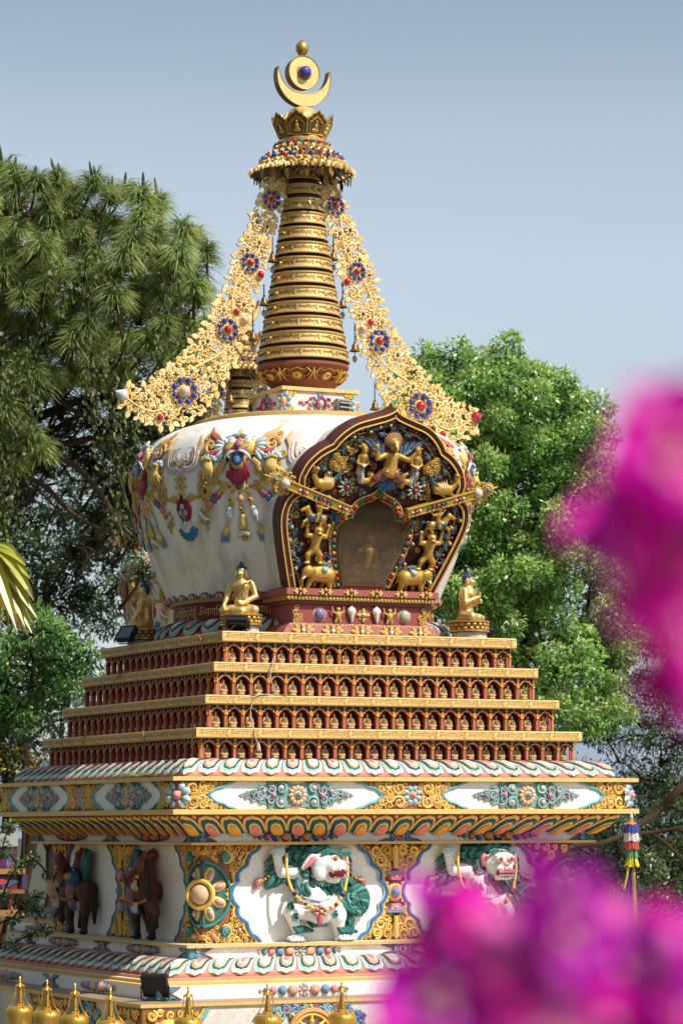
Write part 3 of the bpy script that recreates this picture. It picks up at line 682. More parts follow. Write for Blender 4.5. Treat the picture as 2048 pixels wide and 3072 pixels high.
# ---- lions on the front panels, horses on the shaded left panels
LW = (.84, .86, .85); LS = (.52, .66, .72); MG = (.014, .105, .095); MG2 = (.045, .205, .18); MG3 = (.14, .36, .32)
def strand(mb, pts, r, col, n=6): mb.tube(catmull(pts, 4), [r * (math.sin(PI * min(1, .25 + .75 * i / (4 * (len(pts) - 1)))) * .9 + .1) for i in range(4 * (len(pts) - 1) + 1)], col, n=n)
def lion(u0, v0, flip, side):
    mp = lambda x, y, w: (u0 + flip * x, -2.39 - w, v0 + y)
    pr = [('c', (-.02, .10, .08), (.06, -.18, .11), .17, .20, LW), ('e', (.10, -.12, .14), (.20, .20, .12), LW), ('e', (.02, .02, .18), (.14, .09, .08), LW),
          ('c', (.22, -.12, .10), (.32, -.25, .12), .14, .11, LW), ('c', (.32, -.25, .12), (.35, -.44, .11), .095, .062, LW), ('e', (.385, -.505, .15), (.085, .042, .10), LW),
          ('c', (-.08, -.20, .12), (-.29, -.19, .16), .11, .075, LW), ('c', (-.29, -.22, .16), (-.19, -.42, .12), .066, .052, LW), ('e', (-.235, -.508, .15), (.09, .040, .10), LW),
          ('c', (-.16, .24, .08), (-.36, .25, .09), .09, .068, LW), ('c', (-.38, .24, .09), (-.43, .42, .11), .062, .052, LW), ('e', (-.44, .48, .13), (.085, .05, .06), LS),
          ('c', (.22, .22, .08), (.40, .26, .09), .09, .062, LW), ('c', (.42, .26, .09), (.42, .42, .11), .058, .05, LW), ('e', (.42, .48, .13), (.085, .05, .06), LS)]
    for cx_, cy_, y in ((.385, -.505, 0), (-.235, -.508, 0)):
        for i in range(4): pr.append(('c', (cx_ - .065 + .043 * i, cy_ + .0, .20), (cx_ - .068 + .045 * i, cy_ - .022, .25), .026, .022, LW))
    for cx_ in (-.44, .42):
        for i in range(4): pr.append(('c', (cx_ - .06 + .04 * i, .485, .17), (cx_ - .06 + .04 * i, .445, .20), .022, .020, LS))
    if side:
        pr += [('e', (.12, .34, .22), (.18, .145, .14), LW), ('c', (.15, .325, .30), (.245, .30, .33), .095, .082, LW), ('e', (.19, .385, .27), (.075, .06, .08), LS), ('e', (.03, .30, .26), (.09, .10, .08), LS), ('c', (.11, .170, .25), (.215, .158, .32), .050, .046, LW), ('e', (.02, .24, .28), (.08, .10, .07), LW), ('e', (.225, .232, .345), (.108, .060, .065), (.20, .010, .025)),
               ('e', (.318, .345, .37), (.042, .034, .045), (.62, .30, .32)), ('c', (.10, .445, .28), (.23, .445, .32), .030, .028, LW), ('e', (.265, .262, .38), (.075, .013, .025), (.50, .14, .16)),
               ('c', (-.05, .40, .24), (-.175, .29, .26), .060, .026, LW), ('c', (-.055, .385, .29), (-.155, .30, .295), .034, .014, (.60, .22, .26))]
    else:
        pr += [('e', (.17, .33, .24), (.175, .17, .15), LW), ('e', (.17, .27, .36), (.115, .075, .07), LW), ('c', (.09, .165, .34), (.25, .165, .34), .040, .040, LW), ('e', (.17, .205, .40), (.125, .042, .05), (.30, .015, .04)), ('e', (.17, .315, .42), (.048, .030, .035), (.62, .30, .30)),
               ('c', (.07, .41, .36), (.13, .43, .37), .025, .022, LW), ('c', (.27, .41, .36), (.21, .43, .37), .025, .022, LW), ('e', (-.03, .37, .24), (.045, .09, .04), (.62, .25, .28)), ('e', (.37, .37, .24), (.045, .09, .04), (.62, .25, .28)), ('c', (.08, .235, .42), (.26, .235, .42), .020, .020, (.55, .16, .18))]
    mb = MB(mp).np(*body(pr, .0145, .03)); hx, hy = (.12, .33) if side else (.17, .32)
    eyes = ((.175, .40, .365, 1),) if side else ((.10, .375, .405, 1), (.245, .375, .405, 1))
    for x, y, w, _ in eyes: mb.dome(x, y, .050, .040, .035, (.85, .78, .66), n=12, m=3, w0=w - .01); mb.dome(x + .004, y, .034, .033, .044, (.62, .20, .02), n=10, m=3, w0=w); mb.dome(x + .006, y, .012, .013, .05, BLACK, n=8, m=2, w0=w)
    for i in range(6): x = hx + (.06 if side else -.09) + .032 * i; mb.dome(x, .258 if side else .222, .010, .016, .05, WHITE, n=6, m=2, w0=.365 if side else .425); mb.dome(x - .005, .185 if side else .185, .010, .015, .05, WHITE, n=6, m=2, w0=.35 if side else .425)
    for i in range(4): mb.tube([(-.16 + .02 * i, -.04 - .055 * i, .245 + .012 * i), (.02, -.085 - .058 * i, .305 - .004 * i), (.17, -.05 - .05 * i, .265)], .010, (.40, .52, .58), n=5)
    for cx_, cy_ in ((.385, -.505), (-.235, -.508)):
        for i in range(3): mb.tube([(cx_ - .043 + .043 * i, cy_ + .035, .235), (cx_ - .045 + .045 * i, cy_ - .03, .268)], .006, (.16, .22, .25), n=4)
        for i in range(4): mb.dome(cx_ - .066 + .045 * i, cy_ - .022, .012, .016, .03, (.80, .76, .68), n=6, m=2, w0=.262)
    if side:
        mb.tube([(.05, .47, .30), (.14, .475, .345), (.25, .44, .36)], [.012, .022, .010], MG2, n=6)
        for i in range(4): mb.tube([(.10 + .03 * i, .36 - .02 * i, .37), (.16 + .025 * i, .345 - .02 * i, .385), (.21 + .02 * i, .35 - .02 * i, .385)], .005, (.36, .50, .56), n=4)
    lo = P_('lion_relief', mb)
    m_ = MB(mp)
    for i in range(8):       # brow curls
        m_.curl(hx + (-.06 + .045 * i if side else -.15 + .042 * i), hy + .13 + .02 * math.sin(i * .8), .030, i, 1, 1.1, MG2, .33, rad=.013)
    A = np.linspace(R_(70), R_(300), 17) if side else np.linspace(R_(-30), R_(210), 17)
    for ring, (R0, w0) in enumerate(((.215, .20), (.285, .12), (.35, .06))):
        for i, a in enumerate(A):
            x, y = hx - .03 + R0 * math.cos(a + .1 * ring) * 1.02, hy - .02 + R0 * math.sin(a + .1 * ring)
            if y + v0 > -.25: y = -.27 - v0
            m_.dome(x, y, .062, .055, .09, MG if (i + ring) % 2 else MG2, n=9, m=3, w0=w0 - .06, rot=a); m_.curl(x, y, .040, a, 1 if i % 2 else -1, 1.25, MG3 if i % 3 == 0 else MG2, w0 + .005, rad=.014)
    for i in range(11):      # beard locks on the chest
        x = hx - .33 + .055 * i; y = hy - .22 - .05 * math.sin(i * 1.3); strand(m_, [(x, y + .05, .20), (x - .02, y - .02, .24), (x + .02, y - .09, .24), (x - .025, y - .15, .20)], .026, MG if i % 2 else MG2)
    if side:
        for i in range(9): a = R_(200 + 13 * i); m_.curl(.10 + .15 * math.cos(a), .27 + .155 * math.sin(a), .034, a, 1, 1.2, MG2 if i % 2 else MG3, .27, rad=.014)
        for x, y in ((.28, .20), (.31, .245), (.14, .255)): m_.dome(x, y, .012, .030, .05, (.86, .82, .74), n=6, m=3, w0=.37)
    P_('mane', m_, lo)
    m_ = MB(mp)
    for s in (-1, 1):        # fur streaming from the arms
        for i in range(9):
            t = i / 8; x = s * (.20 + .24 * t); y = .30 - .05 * t
            strand(m_, [(x, y, .06), (x + s * .07, y - .07 - .03 * (i % 3), .08), (x + s * .10, y - .14, .06), (x + s * (.19 - .10 * t), y - .20 - .02 * (i % 2), .02)], .036, (MG, MG2, (.03, .16, .14))[i % 3])
        for i in range(5): strand(m_, [(s * .40, .44 - .04 * i, .08), (s * (.48), .42 - .06 * i, .07), (s * .56, .34 - .05 * i, .03)], .026, MG2 if i % 2 else MG)
    for i in range(15):      # great curling tail
        t = i / 14; a = 2.0 - t * 4.2; r = .13 + .10 * math.sin(t * 6)
        strand(m_, [(.32, .05 - .12 * t, .05), (.46 + .06 * math.cos(a), -.02 - .10 * t + .05 * math.sin(a), .10), (.58 + .12 * math.cos(a), -.08 + .15 * math.sin(a), .12), (.60 + .17 * math.cos(a - .5), -.08 + .20 * math.sin(a - .5), .06)], .036, (MG, MG2, (.03, .15, .13), MG3)[i % 4])
    for i in range(5): m_.curl(.57 + .05 * math.cos(i * 1.3), -.08 + .05 * math.sin(i * 1.3), .12 - .016 * i, i, 1, 1.2, (MG2, MG, MG3)[i % 3], .09 + .01 * i, rad=.022)
    for i in range(8): strand(m_, [(.46, -.22, .05), (.50 + .02 * (i % 3), -.28 - .02 * i, .08), (.47 + .03 * (i % 2), -.34 - .02 * i, .06), (.52 - .02 * i, -.40 - .015 * i, .03)], .028, (MG, MG2)[i % 2])
    for cx_, cy_ in ((-.20, -.42), (.36, -.44), (-.02, -.36)):
        for i in range(7): strand(m_, [(cx_ - .05 + .02 * i, cy_ + .05, .16), (cx_ - .02 + .03 * i, cy_ + .0, .20), (cx_ + .03 + .028 * i, cy_ - .03 + .008 * i, .14)], .024, (MG, MG2)[i % 2])
    for x, y in ((-.30, -.14), (-.25, -.27), (.20, -.14), (.25, -.24), (.10, -.02)): m_.curl(x, y, .045, 1, 1, 1.2, MG2, .22, rad=.016); m_.dome(x, y, .05, .045, .04, MG, n=8, m=2, w0=.19)
    P_('green_fur', m_, lo)
    m_ = MB(mp); G = [(-.36, .46, .22), (-.37, .30, .24), (-.35, .12, .27), (-.28, -.02, .30), (-.15, -.13, .33), (.03, -.185, .34), (.20, -.13, .32), (.31, -.02, .29), (.37, .12, .26), (.40, .30, .24), (.38, .46, .22)]
    C = catmull(G, 5); m_.tube(C, .019, GOLDP, n=6)
    for i in range(15): p = C[13 + i * 24 // 14] if 13 + i * 24 // 14 < len(C) else C[-1]; r = .030 if i % 2 else .022; m_.dome(p[0], p[1], r, r, .05, [(.66, .34, .26), NAVY, GOLDP][i % 3], n=9, m=3, w0=p[2] - .005)
    for k in range(6): a = k * PI / 3 + .5; m_.dome(.0 + .055 * math.cos(a), -.20 + .055 * math.sin(a), .034, .030, .05, (.66, .25, .28), n=9, m=3, w0=.335)
    m_.dome(0, -.20, .03, .03, .07, GOLDP, n=8, m=2, w0=.34); strand(m_, [(0, -.26, .33), (0, -.31, .34), (.0, -.385, .32)], .042, (.52, .14, .17))
    for s, ex in ((-1, -.66), (1, .70)):
        P0 = (s * .44, .30, .12); P1 = (ex * .98, .10, .03)
        for i in range(6): t = i / 5; m_.dome(P0[0] + (ex - P0[0]) * t * .92, P0[1] + (P1[1] - P0[1]) * t * .8 - .04 * math.sin(t * PI), .022, .022, .045, (.60, .36, .10), n=8, m=2, w0=.05)
        strand(m_, [(ex * .92, .17, .03), (ex * .98, .12, .05), (ex * 1.03, .05, .02)], .038, (.56, .18, .20))
    P_('garland', m_, lo)
lion(-1.08, -.77, 1, True); lion(1.12, -.77, 1, False)
HBR = (.10, .030, .018); HB2 = (.055, .018, .012); HD = (.03, .012, .010)
def horse_relief(f, o):      # f flips left/right, o shifts along the wall
    mp = lambda x, y, w: (-2.39 - w, -(o + f * x), y)
    pr = [('c', (-.34, -.79, .10), (.12, -.76, .13), .135, .150, HBR), ('c', (.12, -.70, .16), (.22, -.47, .20), .115, .080, HBR), ('c', (.22, -.43, .25), (.03, -.58, .32), .085, .055, (.17, .055, .03)), ('c', (.03, -.58, .32), (-.05, -.655, .33), .052, .048, (.26, .10, .06)),
          ('c', (.22, -.36, .24), (.25, -.27, .24), .035, .010, (.30, .07, .06)), ('c', (.13, -.37, .27), (.13, -.29, .28), .03, .010, HBR),
          ('c', (.12, -.86, .13), (.17, -1.08, .12), .080, .048, HBR), ('c', (.17, -1.08, .12), (.165, -1.24, .11), .046, .038, HB2), ('e', (.165, -1.285, .12), (.065, .032, .06), HD),
          ('c', (.24, -.84, .16), (.40, -.98, .17), .085, .055, HBR), ('c', (.40, -.98, .17), (.37, -1.12, .16), .052, .042, HB2), ('e', (.36, -1.155, .16), (.05, .035, .05), HD),
          ('c', (-.38, -.86, .12), (-.33, -1.06, .11), .098, .050, HBR), ('c', (-.33, -1.06, .11), (-.29, -1.24, .11), .046, .038, HB2), ('e', (-.28, -1.285, .12), (.065, .032, .06), HD), ('c', (-.30, -.88, .06), (-.12, -1.05, .06), .10, .05, HB2), ('c', (-.12, -1.05, .06), (-.02, -1.22, .06), .05, .04, HD),
          ('c', (-.48, -.72, .10), (-.54, -.95, .08), .06, .05, HD), ('c', (-.54, -.95, .08), (-.50, -1.18, .06), .05, .02, HD)]
    mb = MB(mp).np(*body(pr, .015, .03))
    mb.dome(.075, -.50, .026, .022, .03, (.7, .6, .5), n=8, m=2, w0=.345); mb.dome(.075, -.50, .013, .013, .04, BLACK, n=8, m=2, w0=.345)
    for i in range(8): strand(mb, [(.25 + .01 * i, -.38 - .03 * i, .22), (.32, -.45 - .04 * i, .24), (.31 + .02 * (i % 2), -.56 - .045 * i, .20)], .032, HD)
    ho = P_('horse_relief', mb)
    m_ = MB(mp); m_.np(*body([('e', (-.14, -.66, .20), (.16, .13, .10), (.03, .09, .22)), ('e', (-.16, -.80, .24), (.11, .10, .06), (.30, .12, .16)), ('e', (-.12, -.62, .27), (.12, .05, .05), (.42, .30, .05)), ('e', (-.15, -.94, .22), (.09, .06, .04), (.20, .13, .20))], .015, .02))
    for i in range(5): m_.tube([(-.24 + .05 * i, -.88, .24), (-.245 + .05 * i, -1.02, .20)], [.022, .012], (.22, .14, .22), n=5)
    for x, y in ((.12, -.64), (.16, -.72), (.14, -.90), (.17, -.58), (.08, -.60)): m_.dome(x, y, .022, .03, .05, (.56, .36, .10), n=8, m=2, w0=.29)
    for x, y in ((.11, -.69), (.13, -.95)): m_.dome(x, y, .042, .055, .06, (.42, .52, .56), n=10, m=3, w0=.30)
    m_.tube([(.04, -.68, .385), (.10, -.60, .39), (.22, -.52, .34)], .012, HD, n=5); m_.tube([(-.01, -.56, .375), (.03, -.66, .40)], .012, HD, n=5)
    for i in range(9): m_.dome(-.25 + .07 * i, -.90 + .012 * abs(i - 4), .018, .018, .03, (.50, .32, .08), n=6, m=2, w0=.25)
    P_('saddle_and_harness', m_, ho)
    m_ = MB(mp)
    for i in range(9): strand(m_, [(-.15 - .02 * i, -.60, .10), (-.22 - .015 * i, -.50 + .02 * i, .10), (-.13 - .02 * i, -.42 + .015 * i, .08), (-.22 - .01 * i, -.30, .04)], .045, ((.015, .10, .10), (.02, .16, .15), (.01, .07, .08))[i % 3])
    for i in range(8): strand(m_, [(-.26 - .012 * i, -.66, .12), (-.36 - .01 * i, -.58 + .02 * i, .12), (-.30 - .015 * i, -.47 + .02 * i, .10), (-.40 + .01 * i, -.36 + .012 * i, .05)], .040, ((.015, .08, .14), (.02, .14, .13), (.02, .05, .12))[i % 3])
    for i in range(6): strand(m_, [(-.10 + .02 * i, -.58, .10), (-.14 + .02 * i, -.46, .11), (-.06 + .015 * i, -.36, .08), (-.10 + .02 * i, -.27, .03)], .042, ((.20, .02, .04), (.30, .05, .03), (.14, .02, .06))[i % 3])
    for i in range(6): strand(m_, [(-.02 + .02 * i, -.52, .08), (.0 - .01 * i, -.42, .09), (.03 + .012 * i, -.34, .06), (.01 + .01 * i, -.25 - .012 * i, .03)], .048, ((.22, .02, .025), (.30, .04, .035))[i % 2])
    m_.dome(-.06, -.48, .065, .075, .10, (.04, .14, .22), n=10, m=3, w0=.08); m_.dome(-.05, -.505, .03, .025, .13, (.36, .10, .14), n=8, m=2, w0=.08)
    P_('flame_and_scarf', m_, ho)
horse_relief(1, 1.02); horse_relief(-1, -1.30)
# ---- dome
DP = [(1.60, 2.40), (1.60, 2.66), (1.675, 2.72), (1.70, 2.80), (1.755, 2.93), (1.82, 3.08), (1.885, 3.24), (1.945, 3.41), (2.00, 3.58), (2.05, 3.76), (2.09, 3.92), (2.112, 4.08), (2.115, 4.22), (2.10, 4.36), (2.06, 4.50), (1.99, 4.63), (1.88, 4.74), (1.74, 4.82), (1.56, 4.89), (1.36, 4.945)]
_rz = np.array([q[1] for q in DP]); _rr = np.array([q[0] for q in DP])
def DR(z): return float(np.interp(z, _rz, _rr))
def DM(deg):
    def f(u, v, w):
        e = .03; dr = (DR(v + e) - DR(v - e)); l = math.hypot(dr, 2 * e); nr, nz = 2 * e / l, -dr / l
        w *= .62; a = R_(deg) - u / 2.11; r = DR(v) + w * nr
        return (-math.sin(a) * r, -math.cos(a) * r, v + w * nz)
    return f
dome = P_('dome', MB().lathe([(r, z) for r, z in catmull(DP[2:], 2)], 120, (.90, .87, .81), 'plaster'), sharp=60)
P_('dome_rim', MB().lathe([(1.355, 4.93), (1.375, 4.94), (1.375, 4.985), (1.345, 5.0), (1.2, 5.003), (.4, 5.012)], 96, [GOLDP, (.55, .36, .12), (.50, .33, .12), (.62, .46, .24), (.60, .46, .27)]))
mb = MB().lathe([(1.62, 2.44), (1.605, 2.45), (1.605, 2.69), (1.66, 2.695), (1.66, 2.725), (1.62, 2.73)], 96, [MAROON, (.17, .012, .02), GOLDP, (.60, .40, .13), GOLDP])
def BM(r): return lambda u, v, w: (-math.sin(-u / r) * (r + w), -math.cos(-u / r) * (r + w), v)
mb.mp = BM(1.605)
wd = TW * .17 / TH
k = int(2 * PI * 1.605 / wd); wd = 2 * PI * 1.605 / k
for i in range(k): write(mb, i * wd, 2.485, .165, .004, (.64, .40, .10), wid=wd * .97)
P_('script_collar', mb)
mb = MB(BM(1.68))
for i in range(44):
    u = (i + .5) * 2 * PI * 1.68 / 44; odd = i % 2
    for r, c, w in ((.125, (.36, .12, .12), .006), (.112, NAVY if odd else (.05, .07, .16), .014), (.088, (.62, .36, .20), .02), (.076, DTEAL if odd else (.16, .03, .05), .026), (.052, (.66, .50, .40), .032), (.034, (.62, .12, .10), .038)):
        mb.plate([(u - r, 2.725)] + [(u - r * math.cos(t), 2.725 + r * (1.02 + .10 * math.cos(t * 6)) * math.sin(t)) for t in np.linspace(.15, PI - .15, 9)] + [(u + r, 2.725)], 0, w, c)
P_('cloud_collar', mb)
# lotus seat of the dome
mb = MB().lathe([(1.84, 2.25), (1.84, 2.27), (1.80, 2.33), (1.72, 2.40), (1.61, 2.45)], 96, [(.34, .05, .06)] * 4)
def seat(u, t, w):
    a = -u; r = 1.62 + .22 * math.cos(t * PI / 2); return (-math.sin(a) * (r + w), -math.cos(a) * (r + w), 2.255 + .195 * math.sin(t * PI / 2) + w * .6)
mb.mp = seat
for i in range(34):
    u = i * 2 * PI / 34; hw = PI / 34 * .98; odd = i % 2
    for sc, c, w in ((1, (.62, .46, .22), .004), (.9, LTEAL if odd else LBLUE, .012), (.68, DTEAL if odd else NAVY, .018), (.56, (.6, .42, .18), .024), (.46, (.60, .20, .22) if odd else (.70, .60, .50), .03)):
        vs = [(u + hw * sc * q * math.sqrt(max(0, 1 - (r / 6) ** 2.6)), 1 - (1 - (1 - sc) * .7) * r / 6, w + .016 * (1 - (q * sc) ** 2)) for r in range(7) for q in (-1, -.5, 0, .5, 1)]
        mb.add(vs, [(r * 5 + c_, r * 5 + c_ + 1, r * 5 + 6 + c_, r * 5 + 5 + c_) for r in range(6) for c_ in range(4)], c)
P_('dome_lotus_seat', mb)

# ---- fierce masks, hands, pendants and jewels hung round the dome
YG = (.70, .48, .14); YG2 = (.52, .33, .085); MW = (.80, .84, .85); MB_ = (.46, .58, .66)
def sub(name, mb, deg): return P_(name, mb, dome)
def beads(mb, pts, col, mat='paint'):
    for (x, y, r, c) in pts: mb.dome(x, y, r, r, r * .9, c or col, n=10, m=3, mat=mat)
def mask(deg):
    mb = MB(DM(deg)); C0 = 4.455
    pr = [('e', (0, C0, .03), (.20, .16, .10), YG), ('e', (-.10, C0 - .005, .08), (.09, .075, .06), YG), ('e', (.10, C0 - .005, .08), (.09, .075, .06), YG),
          ('c', (0, C0 + .06, .12), (0, C0 + .005, .20), .026, .038, (.34, .09, .15)), ('e', (-.03, C0 - .005, .18), (.022, .017, .02), (.38, .10, .16)), ('e', (.03, C0 - .005, .18), (.022, .017, .02), (.38, .10, .16)),
          ('e', (-.105, C0 + .07, .12), (.052, .038, .035), (.86, .74, .68)), ('e', (.105, C0 + .07, .12), (.052, .038, .035), (.86, .74, .68)),
          ('c', (-.19, C0 + .11, .10), (-.04, C0 + .125, .16), .014, .022, MB_), ('c', (.19, C0 + .11, .10), (.04, C0 + .125, .16), .014, .022, MB_), ('e', (0, C0 + .14, .13), (.04, .05, .04), YG),
          ('c', (-.11, C0 - .055, .15), (.11, C0 - .055, .15), .022, .022, (.38, .10, .15)),
          ('e', (0, C0 - .19, .04), (.118, .165, .06), (.30, .025, .055)), ('e', (0, C0 - .155, .09), (.092, .10, .055), YG2), ('e', (0, C0 - .145, .12), (.070, .078, .045), (.02, .06, .16)), ('e', (0, C0 - .155, .145), (.035, .045, .03), (.14, .27, .44))]
    mb.np(*body(pr, .011, .016))
    for s in (-1, 1):
        mb.dome(s * .105, C0 + .070, .020, .022, .172, (.25, .08, .10), n=8, m=3); mb.dome(s * .105, C0 + .070, .011, .011, .17, BLACK, n=6, m=2)
        # white fanned ear / cheek feathers
        for q in range(6):
            a = -1.05 + q * .36; x, y = s * (.17 + .12 * math.cos(a)), C0 + .03 + .13 * math.sin(a)
            mb.dome(x, y, .105, .036, .06 + .008 * q, MW if q % 2 else (.54, .64, .70), rot=a if s > 0 else PI - a, n=10, m=3)
        for r in range(5):
            for q in range(5): mb.dome(s * (.09 + .028 * q), C0 - .055 + .026 * r - .008 * q, .014, .014, .14 - .012 * q, YG, n=6, m=2)
        mb.tube([(s * .03, C0 - .06, .17), (s * .08, C0 - .075, .18), (s * .14, C0 - .11, .16), (s * .165, C0 - .15, .13)], [.012, .015, .012, .004], MW, n=6)
        mb.tube([(s * .105, C0 - .07, .15), (s * .10, C0 - .13, .16)], [.016, .004], WHITE, n=6)
        mb.dome(s * .20, C0 - .10, .09, .04, .05, (.03, .07, .14), rot=s * .9, n=8, m=2)
        # red and gold whirls above and outside
        mb.curl(s * .40, C0 + .04, .10, 0, s, 1.2, (.66, .36, .12), .02); mb.curl(s * .47, C0 + .16, .055, 1, -s, 1.2, (.66, .34, .12), .01)
        mb.tube([(s * .24, C0 + .10, .06), (s * .34, C0 + .14, .06), (s * .44, C0 + .20, .04), (s * .50, C0 + .29, .03)], [.03, .04, .03, .01], (.66, .40, .16) if s > 0 else (.56, .16, .10), n=6)
        mb.tube([(s * .26, C0 - .02, .04), (s * .36, C0 - .05, .05), (s * .44, C0 + .0, .04)], [.03, .035, .01], (.55, .12, .12), n=6)
        # forearm with cuff and clawed hand
        hx, hy = s * .41, 4.245
        hp = [('c', (hx, hy + .06, .07), (hx - s * .02, hy - .02, .09), .060, .066, YG), ('e', (hx - s * .02, hy - .04, .10), (.075, .05, .04), YG)]
        for f in range(4): hp += [('c', (hx - s * .07 + s * .046 * f, hy - .06, .11), (hx - s * .055 + s * .05 * f, hy - .135 + .012 * abs(f - 1.5), .09), .020, .016, YG2 if f % 2 else YG)]
        hp += [('c', (hx + s * .06, hy - .03, .09), (hx + s * .13, hy - .085, .06), .022, .015, YG)]
        mb.np(*body(hp, .010, .010))
        for r in range(3):
            for q in range(4): mb.dome(hx + (-.055 + .033 * q), hy - .02 + .032 * r, .015, .015, .155 - .03 * abs(q - 1.5), YG, n=6, m=2)
        for q in range(7): a = PI * q / 6; mb.dome(hx + .085 * math.cos(a), hy + .085 + .045 * math.sin(a), .042, .030, .085, MB_ if q % 2 else (.36, .52, .62), rot=a, n=8, m=3)
        mb.tube([(hx - .07, hy + .075, .12), (hx, hy + .095, .14), (hx + .07, hy + .075, .12)], .016, YG, n=6)
        # gold scroll below the cheek
        mb.tube([(s * .17, C0 - .14, .05), (s * .235, C0 - .20, .05), (s * .255, C0 - .27, .05), (s * .32, C0 - .30, .05)], [.03, .035, .03, .012], YG2, n=6); mb.curl(s * .25, 4.19, .06, 0, -s, 1.3, YG2, .02); mb.curl(s * .31, 4.10, .04, 1, s, 1.2, YG2, .02)
    for s in (-1, 1):
        for a_, b_, r_ in ((.20, 4.30, .045), (.33, 4.06, .04), (.36, 4.15, .035), (.27, 4.06, .035), (.49, 4.16, .05), (.52, 4.06, .04), (.47, 4.28, .045), (.53, 4.38, .05), (.44, 4.07, .03), (.18, 4.02, .032)): mb.curl(s * a_, b_, r_, random.uniform(0, 6.28), s, 1.3, random.choice([YG, YG2, (.60, .38, .10)]), .01)
        for q in range(12): t = q / 11; mb.dome(s * (.13 + .42 * t), 4.0 - .10 * math.sin(PI * t) + .03 * t, .022, .022, .03, YG if q % 3 else (.45, .04, .06), n=7, m=2)
        for q in range(7): mb.dome(s * (.50 + .02 * math.sin(q)), 3.98 - .055 * q, .02, .02, .03, (YG, (.03, .10, .26), YG2)[q % 3], n=7, m=2)
    for q in range(9):
        x = -.12 + .03 * q; mb.tube([(x, C0 - .27, .07), (x * 1.15, C0 - .335 - .06 * (1 - abs(x) / .12), .07), (x * .9 + .012 * math.sin(q * 2.1), C0 - .37 - .13 * (1 - abs(x) / .12) - .03 * (q % 2), .04)], [.026, .020, .003], (.36, .022, .05) if q % 2 else (.26, .025, .06), n=6)
    for q in range(9): mb.dome(-.085 + .021 * q, C0 - .075, .011, .014, .17, (.78, .74, .66), n=6, m=2)
    P_('fierce_mask', mb, dome)
    mb = MB(DM(deg)); Y = YG2
    mb.dome(0, 4.0, .075, .075, .05, YG, n=16, m=3); mb.dome(0, 4.0, .05, .05, .075, (.01, .11, .11), n=14, m=4, mat='gem')
    for s in (-1, 1):
        beads(mb, [(s * .10, 3.99, .028, YG), (s * .09, 3.945, .026, Y), (s * .12, 3.90, .03, YG), (s * .21, 4.04, .036, Y), (s * .235, 3.985, .038, Y), (s * .28, 3.945, .044, Y)], Y)
        mb.dome(s * .125, 3.848, .043, .043, .05, YG, n=12, m=3); mb.dome(s * .125, 3.848, .026, .026, .07, (.5, .02, .03), n=10, m=3, mat='gem'); mb.dome(s * .13, 3.79, .03, .03, .035, Y, n=8, m=2)
        # conch
        x = s * .155; t = s * .25
        mb.np(*body([('c', (x, 3.735, .03), (x + t * .05, 3.68, .035), .040, .046, (.62, .68, .70)), ('c', (x + t * .05, 3.68, .035), (x + t * .18, 3.58, .03), .040, .016, (.40, .54, .62)), ('e', (x, 3.765, .03), (.026, .02, .02), LBLUE)], .009, .012))
        for q in range(4): mb.tube([(x + t * .03 * q + .04 * (1 - q * .2) * math.cos(a), 3.74 - .035 * q + .012 * math.sin(a * 2), .06 - .004 * q) for a in np.linspace(0, PI, 6)], .006, SBLUE, n=4)
        mb.dome(x + t * .2, 3.56, .026, .026, .035, YG, n=8, m=2)
        tx = x + t * .3; mb.np(*body([('c', (tx, 3.53, .03), (tx + t * .06, 3.485, .035), .030, .048, YG)], .01, .01))
        for q in range(7): mb.tube([(tx + t * .06 - .05 + .0166 * q, 3.475, .05), (tx + t * .2 - .060 + .02 * q, 3.355 + .018 * (q % 2), .03)], [.016, .006], (.10, .22, .34) if q % 2 else (.20, .36, .46), n=5)
        # string of large shell beads falling to the sides
        for q, (bx, by, br, c) in enumerate(((.30, 3.905, .048, (.30, .06, .16)), (.36, 3.865, .05, (.05, .13, .27)), (.425, 3.81, .058, (.50, .19, .17)), (.475, 3.755, .036, Y), (.51, 3.715, .03, Y))):
            mb.dome(s * bx, by, br, br, br * .95, c, n=12, m=4)
            if q < 3: mb.tube([(s * bx + br * .55 * math.cos(a) * (1 - a / 9), by + br * .55 * math.sin(a) * (1 - a / 9), br * (.72 + .03 * a)) for a in np.linspace(0, 6, 10)], .005, tuple(min(1, k_ * 2.0 + .08) for k_ in c), n=4)
    beads(mb, [(0, 3.91, .03, Y)], Y)
    for y, r, c in ((3.86, .05, (.66, .25, .28)), (3.735, .042, (.02, .06, .16))): mb.dome(0, y, r, r, .045, YG, n=12, m=3); mb.dome(0, y, r * .55, r * .55, .065, c, n=10, m=3, mat='gem')
    beads(mb, [(0, 3.795, .032, Y), (0, 3.68, .032, Y), (.005, 3.49, .025, Y)], Y)
    mb.np(*body([('c', (.005, 3.65, .03), (.005, 3.56, .035), .040, .058, YG), ('e', (.005, 3.535, .035), (.072, .022, .045), YG)], .01, .014))
    mb.dome(.01, 3.405, .05, .038, .05, Y, n=10, m=3)
    mb.tube([(-.075, 3.40, .03), (-.055, 3.455, .05), (.01, 3.475, .06), (.075, 3.45, .05), (.10, 3.39, .03)], [.008, .026, .032, .026, .006], (.74, .68, .64), n=7)
    P_('mask_pendants', mb, dome)
